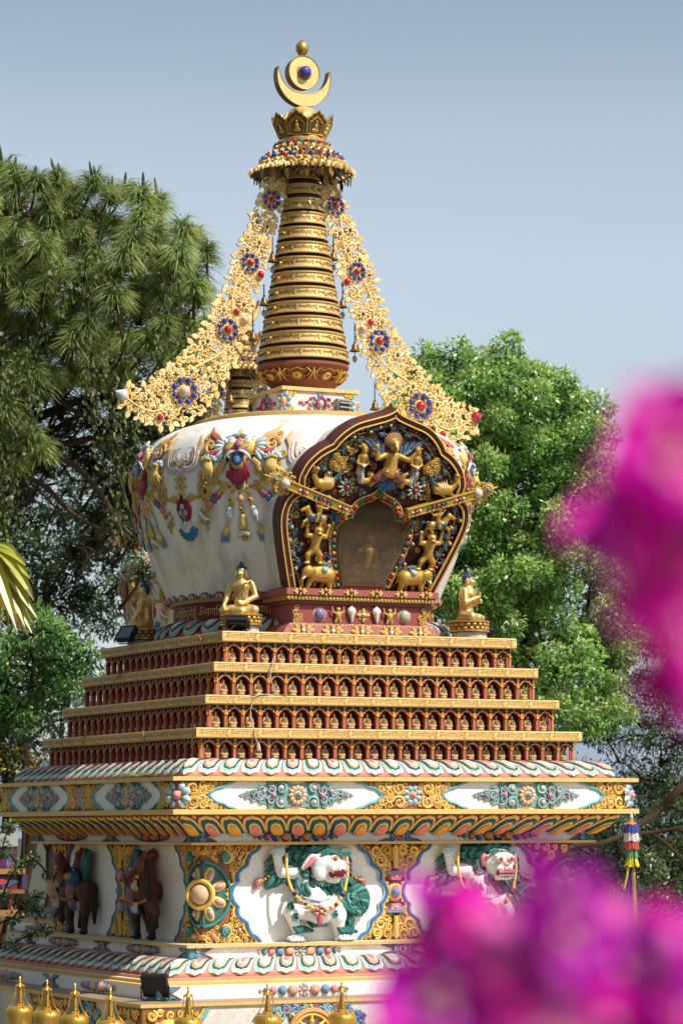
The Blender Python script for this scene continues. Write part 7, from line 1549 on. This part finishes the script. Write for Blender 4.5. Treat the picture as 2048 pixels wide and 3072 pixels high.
Vn, Cn = [], []; nc = 0; wood = MB(); cones = []
for u, v, d, front in tf:
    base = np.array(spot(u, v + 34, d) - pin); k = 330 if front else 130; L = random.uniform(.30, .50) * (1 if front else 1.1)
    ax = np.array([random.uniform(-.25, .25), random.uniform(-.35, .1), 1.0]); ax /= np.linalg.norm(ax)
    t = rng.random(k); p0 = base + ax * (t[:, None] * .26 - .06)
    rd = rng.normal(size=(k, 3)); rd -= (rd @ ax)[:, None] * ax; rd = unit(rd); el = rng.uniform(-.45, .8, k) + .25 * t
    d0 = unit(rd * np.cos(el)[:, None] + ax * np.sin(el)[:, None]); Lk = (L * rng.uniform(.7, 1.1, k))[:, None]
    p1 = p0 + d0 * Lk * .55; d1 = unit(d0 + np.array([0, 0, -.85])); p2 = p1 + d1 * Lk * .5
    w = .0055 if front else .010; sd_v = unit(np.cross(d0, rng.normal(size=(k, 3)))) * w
    sh = random.uniform(.8, 1.25) * (1 if front else .22); c0 = np.array([.16, .26, .085]) * sh; c1 = np.array([.42, .49, .19]) * sh  # back tufts coloured far darker, painting the shaded depth of the crown
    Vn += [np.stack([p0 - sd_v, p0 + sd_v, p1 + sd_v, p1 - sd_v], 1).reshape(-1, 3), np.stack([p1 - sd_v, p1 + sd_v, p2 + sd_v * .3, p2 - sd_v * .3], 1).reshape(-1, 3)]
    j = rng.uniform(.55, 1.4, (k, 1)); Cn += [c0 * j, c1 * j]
    if front and random.random() < (.8 if v < 480 else .3):
        for _ in range(random.choice((1, 1, 2))):
            q = Vector(base + ax * .18) + Vector((random.uniform(-.05, .05), random.uniform(-.05, .05), 0)); hh = random.uniform(.20, .38); cm = MB(); cm.tube([tuple(q), tuple(q + Vector(ax) * hh * .6), tuple(q + Vector(ax) * hh)], [.022, .028, .012], (.09, .16, .06), 'needle', n=6); nc += 1; (obj('candle_shoot', cm, pr_) if nc < 99 else None)
    b = Vector(base); e = b + Vector((random.uniform(-.5, .1), random.uniform(-.2, .5), random.uniform(-.6, -.3))); wood.tube([tuple(b + Vector(ax) * .1), tuple(b.lerp(e, .5)), tuple(e)], [.016, .024, .032], (.075, .045, .030), 'bark', n=5)
    if random.random() < .10: cones.append(tuple(b + Vector((.08, -.15, .05))))
trunk = [Vector(spot(-90 + 30 * math.sin(z), 0, 51)) for z in (0, 1, 2, 3)]
wood.tube([(0, 0, 0), (.1, 0, 4), (.05, .1, 8), (.3, .1, 11.5), (.5, 0, 14.2)], [.42, .36, .30, .20, .06], (.07, .042, .028), 'bark', n=10)
for u, v, d in [(120, 470, 50.5), (330, 500, 50.5), (430, 600, 50.3), (250, 620, 50.2), (420, 760, 50.6), (300, 820, 50.8), (100, 650, 50.5), (190, 950, 51), (440, 900, 51)]:
    e = spot(u, v, d) - pin; s_ = Vector((.2, .05, max(3, e.z - random.uniform(.4, 1.6)))); limb(wood, s_, e, .11, .025, sag=.15, n=8, col=(.07, .042, .028))
for P, r0 in (([(-30, 960, 50), (60, 1020, 49.8), (130, 1045, 49.6), (190, 1085, 49.6), (235, 1140, 49.6), (270, 1200, 49.7), (288, 1255, 49.9)], .075), ([(-20, 1075, 50), (90, 1108, 49.8), (150, 1165, 49.7), (205, 1203, 49.7), (270, 1226, 49.8)], .055), ([(70, 1110, 50), (130, 1170, 50.2), (165, 1245, 50.2), (200, 1270, 50.2), (190, 1310, 50.2)], .022), ([(250, 1000, 50), (275, 1100, 50.3), (298, 1180, 50.3), (312, 1225, 50.3)], .045), ([(120, 905, 50.5), (200, 960, 50.4), (290, 960, 50.4)], .05)):
    pts = catmull([tuple(spot(*q) - pin) for q in P], 4); wood.tube(pts, [r0 * (1 - .6 * i / len(pts)) for i in range(len(pts))], (.11, .070, .050), 'bark', n=7)
    a = spot(*P[0]) - pin; limb(wood, (.1, .05, a.z - .3), a, r0 * 1.3, r0, sag=.05, n=5, col=(.08, .05, .035))
    for _ in range(7):
        q = Vector(random.choice(pts)); limb(wood, q, q + Vector((random.uniform(-.6, .6), random.uniform(-.3, .3), random.uniform(-.7, .2))), .014, .004, n=5, col=(.08, .05, .035), wob=.9)
obj('trunk', wood, pr_)
for q in cones: obj('cone', MB().ball((0, 0, 0), .045, (.40, .14, .03), 'paint', n=7, m=5, sz=1.3), pr_, loc=q)
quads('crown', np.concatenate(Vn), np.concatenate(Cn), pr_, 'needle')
# ---- climbing vine in the pine
vr = empty('climbing_vine', (0, 0, 0), 'climbing vine with yellow green leaves hanging in strands below the pine crown', 'vine'); vr.location = gnd(spot(-95, 1500, 49.4)); vin = vr.location
stem = MB(); Pv, Dv = [], []
for u0, v0, v1 in [(222, 810, 1010), (245, 830, 1060), (262, 850, 1120), (285, 860, 1080), (300, 840, 1010), (205, 850, 960), (275, 950, 1180), (255, 1000, 1230), (150, 620, 720), (170, 640, 760), (200, 600, 700), (230, 580, 690), (10, 760, 960), (30, 850, 1000), (60, 790, 930), (90, 760, 900), (15, 1050, 1250), (45, 1030, 1200), (70, 900, 1040), (380, 760, 860), (400, 620, 700), (415, 740, 830), (20, 1080, 1290), (-15, 900, 1200), (385, 860, 960), (350, 880, 985)]:
    d = random.uniform(48.2, 49.2); pts = []
    for i in range(14): t = i / 13; pts.append(spot(u0 + 12 * math.sin(t * 5 + u0) + random.uniform(-4, 4), v0 + (v1 - v0) * t, d) - vin)
    stem.tube([tuple(p) for p in pts], .007, (.09, .07, .03), 'bark', n=4)
    for p in pts:
        for _ in range(5): Pv.append(np.array(p) + rng.normal(size=3) * np.array([.09, .09, .06])); dd = np.array([random.uniform(-.6, .6), random.uniform(-.7, .2), -1]); Dv.append(dd / np.linalg.norm(dd))
obj('stem', stem, vr); 
sm2 = MB(); sm2.tube(catmull([(0, 0, 0), tuple(spot(-92, 1200, 49.4) - vin), tuple(spot(-60, 820, 49.4) - vin), tuple(spot(90, 770, 49.3) - vin), tuple(spot(245, 830, 49.2) - vin)], 5), .022, (.09, .07, .03), 'bark', n=6); obj('stem', sm2, vr)
k = len(Pv); leaf_mesh('leaves', np.array(Pv), np.array(Dv), rng.uniform(.07, .13, k), rng.uniform(.04, .07, k), np.array([(.08, .14, .03), (.15, .20, .05), (.05, .09, .025), (.20, .22, .07)])[rng.integers(0, 4, k)] * rng.uniform(.7, 1.2, (k, 1)), vr, mat='needle')

# ---- darker broadleaf trees, left
cl = fill([(60, 1010), (200, 1060), (345, 1230), (340, 1320), (230, 1460), (60, 1420), (-40, 1380), (-40, 1080)], 61, 64, 60, .28, .46, 32) + [(400, 1000, 62, .38), (360, 1060, 62, .38), (430, 1040, 63, .4), (330, 1010, 62, .3)]
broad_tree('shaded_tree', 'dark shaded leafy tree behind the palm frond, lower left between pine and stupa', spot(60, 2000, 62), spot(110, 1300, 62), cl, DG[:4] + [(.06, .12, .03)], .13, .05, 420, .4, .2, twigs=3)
cl = [(u, v, d, r) for u, v, d, r in fill([(-40, 1430), (60, 1400), (140, 1440), (205, 1500), (215, 1560), (150, 1600), (110, 1660), (-40, 1690)], 45.5, 47, 44, .20, .32, 25)]
broad_tree('glossy_tree', 'glossy bright green leafy tree at the left edge beside the stepped tiers', spot(-60, 2000, 46.5), spot(20, 1500, 46.5), cl, [(.02, .06, .025), (.05, .14, .04), (.10, .25, .06), (.18, .38, .10), (.30, .50, .17)], .13, .042, 520, .2, .16, twigs=2)
cl = [(10, 1720, 46, .2), (50, 1745, 46, .2), (80, 1760, 46, .18), (30, 1775, 46, .25), (90, 1740, 47, .15), (-20, 1760, 46, .3), (60, 1700, 47, .14)]
broad_tree('yellow_leaved_bush', 'bush with scattered yellow leaves just above the left end of the cornice', spot(20, 2000, 46.2), spot(30, 1760, 46.2), cl, [(.02, .05, .02), (.03, .08, .02), (.06, .12, .03), (.14, .21, .05), (.75, .55, .05)], .10, .035, 300, .2, .06, cat='bush')
cl = [(20, 1900, 36, .10), (40, 1990, 36, .10), (75, 1975, 36, .09), (15, 2065, 36, .12), (60, 2080, 36, .12), (95, 2095, 36, .10), (85, 2060, 36, .08), (30, 2110, 36, .08), (100, 2135, 36, .09), (70, 2150, 36, .10), (30, 2170, 36, .10), (5, 1950, 36, .12), (110, 2010, 36, .06)]
broad_tree('leafy_shrub', 'small leafy shrub with thin sprays in front of the painted gallery, left edge', spot(-10, 2400, 36), spot(5, 2060, 36), cl, [(.04, .10, .035), (.07, .16, .055), (.12, .24, .09), (.2, .32, .13)], .06, .026, 1900, .25, .03, cat='bush', twigs=3)
cl = fill([(100, 1470), (235, 1480), (240, 1700), (60, 1790), (-40, 1800), (-40, 1650), (120, 1640)], 62, 66, 16, .4, .6, 45)
broad_tree('far_tree', 'far dark tree seen through the gap left of the stepped tiers', spot(130, 2000, 64), spot(150, 1600, 64), cl, [(.03, .05, .035), (.05, .075, .05), (.07, .10, .06)], .14, .05, 210, .4, .14)

# ---- drooping palm leaf at the left edge
pm = empty('palm_tree', (0, 0, 0), 'yellow green drooping palm leaf with brown tips at the left edge', 'palm'); pm.location = gnd(spot(-120, 2000, 44)); pin2 = pm.location
m_ = MB(); c0 = spot(-110, 1330, 44) - pin2; m_.tube([(0, 0, 0), (.05, 0, 3), tuple(c0)], [.13, .11, .07], (.20, .15, .09), 'bark', n=10); obj('trunk', m_, pm)
st0 = spot(-28, 1255, 43.8) - pin2; m_ = MB(); m_.tube(catmull([tuple(c0), tuple(spot(-70, 1265, 43.9) - pin2), tuple(st0)], 4), .022, (.30, .30, .06), 'leaf', n=6); obj('leaf_stalk', m_, pm)
m_ = MB()
for i in range(17):
    f_ = i / 16; e = [(82, 1440), (86, 1420), (74, 1455), (66, 1462), (58, 1440), (50, 1450), (40, 1452), (30, 1445), (20, 1438), (14, 1400), (0, 1440), (-10, 1410), (70, 1330), (60, 1300), (38, 1275), (78, 1380), (-30, 1430)][i]
    a = st0 + Vector((random.uniform(-.08, .08), random.uniform(-.1, .1), random.uniform(-.05, .05))); b = spot(e[0], e[1], 43.6 + random.uniform(-.3, .3)) - pin2; mid_ = a.lerp(b, .5) + Vector((.10 * f_, 0, .16)) ; A, B, Cc = [], [], []
    for k in range(7):
        t = k / 6; p = a * (1 - t) ** 2 + mid_ * 2 * t * (1 - t) + b * t * t; w = .095 * math.sin(PI * min(1, .12 + t * .88)) ** .8 + .006; sd_v = RGT * w * .8 + Vector((0, 0, .2 * w)); A.append(tuple(p - sd_v)); B.append(tuple(p + FWD * w * .5)); Cc.append(tuple(p + sd_v))
    col = random.choice([(.62, .54, .08), (.70, .62, .12), (.50, .50, .07), (.36, .42, .06)])
    m_.strip(A, B, [col] * 5 + [(.18, .09, .03)] if random.random() < .5 else col, 'leaf'); m_.strip(B, Cc, tuple(q * .85 for q in col), 'leaf')
obj('leaf_blades', m_, pm)

# ---- bougainvillea in the foreground, close to the lens
def bract_flower(cols):
    m_ = MB()
    for k in range(3):
        a = k * 2 * PI / 3; nu, nv = 8, 6; vs = []
        for i in range(nu + 1):
            t = i / nu; w = .021 * (math.sin(PI * t ** .72) ** .8) * (1 + .12 * math.sin(t * 9)) + .0004
            for j in range(nv + 1):
                q = -1 + 2 * j / nv; x = t * .046; op = .55 + .5 * t; rr_ = x * math.sin(op) + .003; z = x * math.cos(op) + .006 * q * q + .0012 * math.sin(q * 7 + t * 8); y = w * q
                vs.append((rr_ * math.cos(a) - y * math.sin(a), rr_ * math.sin(a) + y * math.cos(a), z))
        m_.add(vs, [(i * (nv + 1) + j, i * (nv + 1) + j + 1, (i + 1) * (nv + 1) + j + 1, (i + 1) * (nv + 1) + j) for i in range(nu) for j in range(nv)], cols[k % len(cols)], 'bract')
    return m_
def floret():
    m_ = MB()
    for k in range(3):
        a = k * 2 * PI / 3 + .3; m_.tube([(.004 * math.cos(a), .004 * math.sin(a), .002), (.008 * math.cos(a), .008 * math.sin(a), .014), (.010 * math.cos(a), .010 * math.sin(a), .024)], [.0016, .002, .0026], (.62, .22, .20), 'clean', n=6)
        for q in range(5): b = q * 2 * PI / 5; m_.dome(.010 * math.cos(a) + .0035 * math.cos(b), .010 * math.sin(a) + .0035 * math.sin(b), .003, .002, .001, (.62, .30, .36), rot=b, n=6, m=2, w0=.024)
    return m_
protos = []
for cols in ([(.64, .001, .52), (.52, .001, .48)], [(.98, .004, .55), (.90, .002, .55)], [(.99, .20, .66), (.98, .07, .60)]):  # deep, hot and pale bracts; the pale pair paints in sunlit highlights
    o = obj('flower', bract_flower(cols)); f_ = obj('floret', floret(), o); protos.append(o)
lf = MB(); vs = []
for i in range(7):
    t = i / 6; w = .018 * math.sin(PI * t ** .8) + .0003
    for q in (-1, 0, 1): vs.append((w * q, t * .055, .004 * abs(q) - .012 * t * t))
lf.add(vs, [(i * 3 + j, i * 3 + j + 1, i * 3 + 4 + j, i * 3 + 3 + j) for i in range(6) for j in range(2)], (.05, .10, .03), 'leaf'); lproto = obj('leaf', lf)
used = [False, False, False, False]
def take(i, src):
    if not used[i]: used[i] = True; return src
    return copy_tree(src)
def bougain(label, centres, foot, leaves, off=Vector((0, 0, -.35))):
    r = empty('bougainvillea', (0, 0, 0), label, 'flowers'); r.location = gnd(foot); inv = r.location; stem = MB(); hub = []
    for u, v, d, s, kind in centres:
        p = spot(u, v, d) - inv; o = take(kind, protos[kind]); o.parent = r; o.location = p; p0_ = p
        ax_ = (Vector((.30, -.57, .76)) * .85 + Vector((-.43, -.9, -.1)) * .35 + Vector((random.uniform(-1, 1), random.uniform(-1, 1), random.uniform(-1, 1))) * .55).normalized(); o.rotation_euler = (ax_.to_track_quat('Z', 'Y').to_matrix() @ Matrix.Rotation(random.uniform(0, 6.28), 3, 'Z')).to_euler(); o.scale = (s, s, s); o.location = p0_ - ax_ * .026 * s; hub.append(o.location.copy())
    root_top = sum(hub, Vector()) / len(hub) + off; limb(stem, (0, 0, 0), tuple(root_top), .03, .012, sag=0, n=9, col=(.12, .08, .05))
    for i in range(0, len(hub), 3): limb(stem, tuple(root_top), tuple(hub[i]), .006, .002, sag=.1, n=6, col=(.16, .10, .05))
    obj('stem', stem, r)
    for u, v, d in leaves:
        o = take(3, lproto); o.parent = r; o.location = spot(u, v, d) - inv; o.rotation_euler = (random.uniform(-1, 1), random.uniform(-1, 1), random.uniform(0, 6)); o.scale = (1, 1, 1)
bl = fill([(905, 2420), (960, 2240), (985, 2120), (1040, 2080), (1110, 2120), (1200, 2110), (1250, 2050), (1330, 2080), (1400, 2160), (1500, 2175), (1590, 2160), (1680, 2150), (1680, 2460)], 2.0, 2.7, 58, 1, 1, 46)
bl = [(u - 8, v - 14, d, random.uniform(.9, 1.2), random.choice([0, 0, 0, 1, 1, 2]) if v > 2120 else random.choice([0, 0, 1])) for u, v, d, _ in bl]
bl += [(1195, 2195, 2.2, 1.2, 2), (1110, 2120, 2.5, 1.1, 1), (1350, 2260, 2.3, 1.2, 2), (1460, 2160, 2.4, 1.1, 2), (1030, 2250, 2.5, 1.1, 1), (1310, 2150, 2.5, 1.2, 1), (1000, 2330, 2.6, 1.1, 0), (930, 2340, 2.7, .9, 0), (975, 2240, 2.8, .9, 0), (985, 2150, 2.6, .8, 0), (940, 2290, 2.5, .9, 0), (905, 2350, 2.5, .8, 1), (1010, 2090, 2.6, .7, 0), (1265, 2020, 2.6, .8, 0), (1320, 2050, 2.6, .8, 1)]
bougain('blurred magenta bougainvillea close to the lens, filling the lower right corner', bl, spot(1450, 2900, 2.9), [(1070, 2310, 2.5), (1090, 2330, 2.5), (1560, 2250, 2.6), (1240, 2330, 2.6)])
br = [(1470, 1075, 1.95, .9, 1), (1455, 1165, 1.95, 1.0, 1), (1440, 1130, 2.0, .8, 2), (1400, 1215, 2.05, .7, 0), (1350, 1235, 2.1, .5, 1), (1555, 1560, 2.0, .9, 1), (1560, 930, 2.0, .8, 0), (1485, 1245, 1.95, 1.0, 0), (1505, 1345, 1.95, 1.0, 2), (1540, 1440, 1.95, .9, 1), (1500, 1010, 2.0, .8, 2), (1568, 965, 2.0, 1.0, 0), (1620, 1030, 2.0, 1.2, 1), (1520, 985, 1.95, 1.0, 2), (1570, 1050, 1.95, 1.1, 2), (1490, 1055, 2.0, .9, 1), (1545, 1130, 2.0, 1.2, 1), (1450, 1140, 2.05, .9, 0), (1500, 1200, 2.1, 1.1, 1), (1395, 1195, 2.1, .75, 1), (1580, 1200, 2.0, 1.2, 0), (1325, 1200, 2.15, .45, 1), (1490, 1290, 2.0, .95, 2), (1560, 1300, 2.0, 1.2, 2), (1520, 1370, 2.0, 1.0, 2), (1590, 1400, 2.0, 1.2, 1), (1560, 1470, 2.0, .9, 0), (1600, 1550, 2.0, 1.0, 0), (1640, 1150, 2.0, 1.2, 1), (1640, 1350, 2.0, 1.2, 1), (1630, 1050, 2.05, 1.2, 2), (1585, 1620, 2.05, .7, 0), (1550, 1030, 1.8, 1.1, 1), (1600, 1100, 1.8, 1.2, 0), (1535, 1060, 1.85, 1.1, 1), (1560, 1210, 1.8, 1.2, 1), (1530, 1280, 1.8, 1.0, 2), (1590, 1300, 1.8, 1.2, 1), (1580, 1450, 1.85, 1.1, 1), (1450, 1200, 1.9, .8, 0), (1625, 990, 1.9, 1.1, 0)]
bougain('blurred pink bougainvillea spray hanging into the right edge of the photo, above the other', br, spot(2500, 2900, 2.2), [(1560, 1250, 2.0), (1575, 1430, 2.05)], RGT * .26 - Vector((0, 0, .05)))

# ================================================================== CAMERA, SUN, SKY
cam = bpy.data.cameras.new('camera'); co_ = bpy.data.objects.new('camera', cam); COL.objects.link(co_); scene.camera = co_
M = Matrix((RGT, UPV, -FWD)).transposed().to_4x4(); M.translation = CP0; co_.matrix_world = M
cam.sensor_fit = 'HORIZONTAL'; cam.sensor_width = 36; cam.lens = 157.656; cam.clip_start = .1; cam.clip_end = 9000
cam.dof.use_dof = True; cam.dof.focus_distance = 35.6; cam.dof.aperture_fstop = 4.5; cam.dof.aperture_blades = 9
EL, AZ = 50, 152
sun = bpy.data.lights.new('sun', 'SUN'); sun.energy = 5.0; sun.angle = R_(.53); sun.color = (1, .95, .86); so_ = bpy.data.objects.new('sun', sun); COL.objects.link(so_)
sdir = Vector((math.sin(R_(AZ)) * math.cos(R_(EL)), math.cos(R_(AZ)) * math.cos(R_(EL)), math.sin(R_(EL)))); so_.rotation_euler = sdir.to_track_quat('Z', 'Y').to_euler(); so_.location = (20, -40, 60)
w = bpy.data.worlds.new('World'); scene.world = w; w.use_nodes = True; nt = w.node_tree; bg = nt.nodes['Background']
sky = nt.nodes.new('ShaderNodeTexSky'); sky.sky_type = 'NISHITA'; sky.sun_disc = False; sky.sun_elevation = R_(EL); sky.sun_rotation = R_(AZ); sky.air_density = 1.0; sky.dust_density = 2.2; sky.ozone_density = 1.6; sky.altitude = 1300
hs = N(nt, 'ShaderNodeHueSaturation', Hue=.485, Saturation=.51, Value=1.1); nt.links.new(sky.outputs[0], hs.inputs['Color'])
tc = nt.nodes.new('ShaderNodeTexCoord'); sx = nt.nodes.new('ShaderNodeSeparateXYZ'); nt.links.new(tc.outputs['Generated'], sx.inputs[0])
rp = nt.nodes.new('ShaderNodeValToRGB'); nt.links.new(sx.outputs[2], rp.inputs[0]); el_ = rp.color_ramp.elements    # haze: brightest low down, deeper blue overhead
el_[0].position, el_[0].color = .0, (.72, .72, .71, 1); el_[1].position, el_[1].color = 1.0, (.72, .76, .80, 1)
for q_, c_ in ((.06, (.75, .75, .75, 1)), (.13, (.80, .80, .80, 1)), (.185, (.91, .92, .92, 1)), (.225, (.88, .90, .91, 1)), (.27, (.71, .755, .79, 1)), (.5, (.72, .76, .80, 1))): e_ = el_.new(q_); e_.color = c_
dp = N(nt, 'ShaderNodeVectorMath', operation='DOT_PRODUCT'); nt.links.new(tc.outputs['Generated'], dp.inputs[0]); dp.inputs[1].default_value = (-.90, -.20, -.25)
dk = ramp(nt, dp.outputs['Value'], .30, (1, 1, 1, 1), .62, (.36, .345, .31, 1))      # low left sky painted darker to deepen shade on the stupa's left face
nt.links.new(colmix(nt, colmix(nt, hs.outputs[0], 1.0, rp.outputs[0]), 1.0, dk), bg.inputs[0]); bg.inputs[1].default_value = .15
scene.view_settings.view_transform = 'Standard'; scene.view_settings.look = 'None'; scene.view_settings.exposure = 0; scene.view_settings.gamma = 1
scene.cycles.use_denoising = True; scene.cycles.max_bounces = 6; scene.cycles.transparent_max_bounces = 8; scene.cycles.sample_clamp_indirect = 6
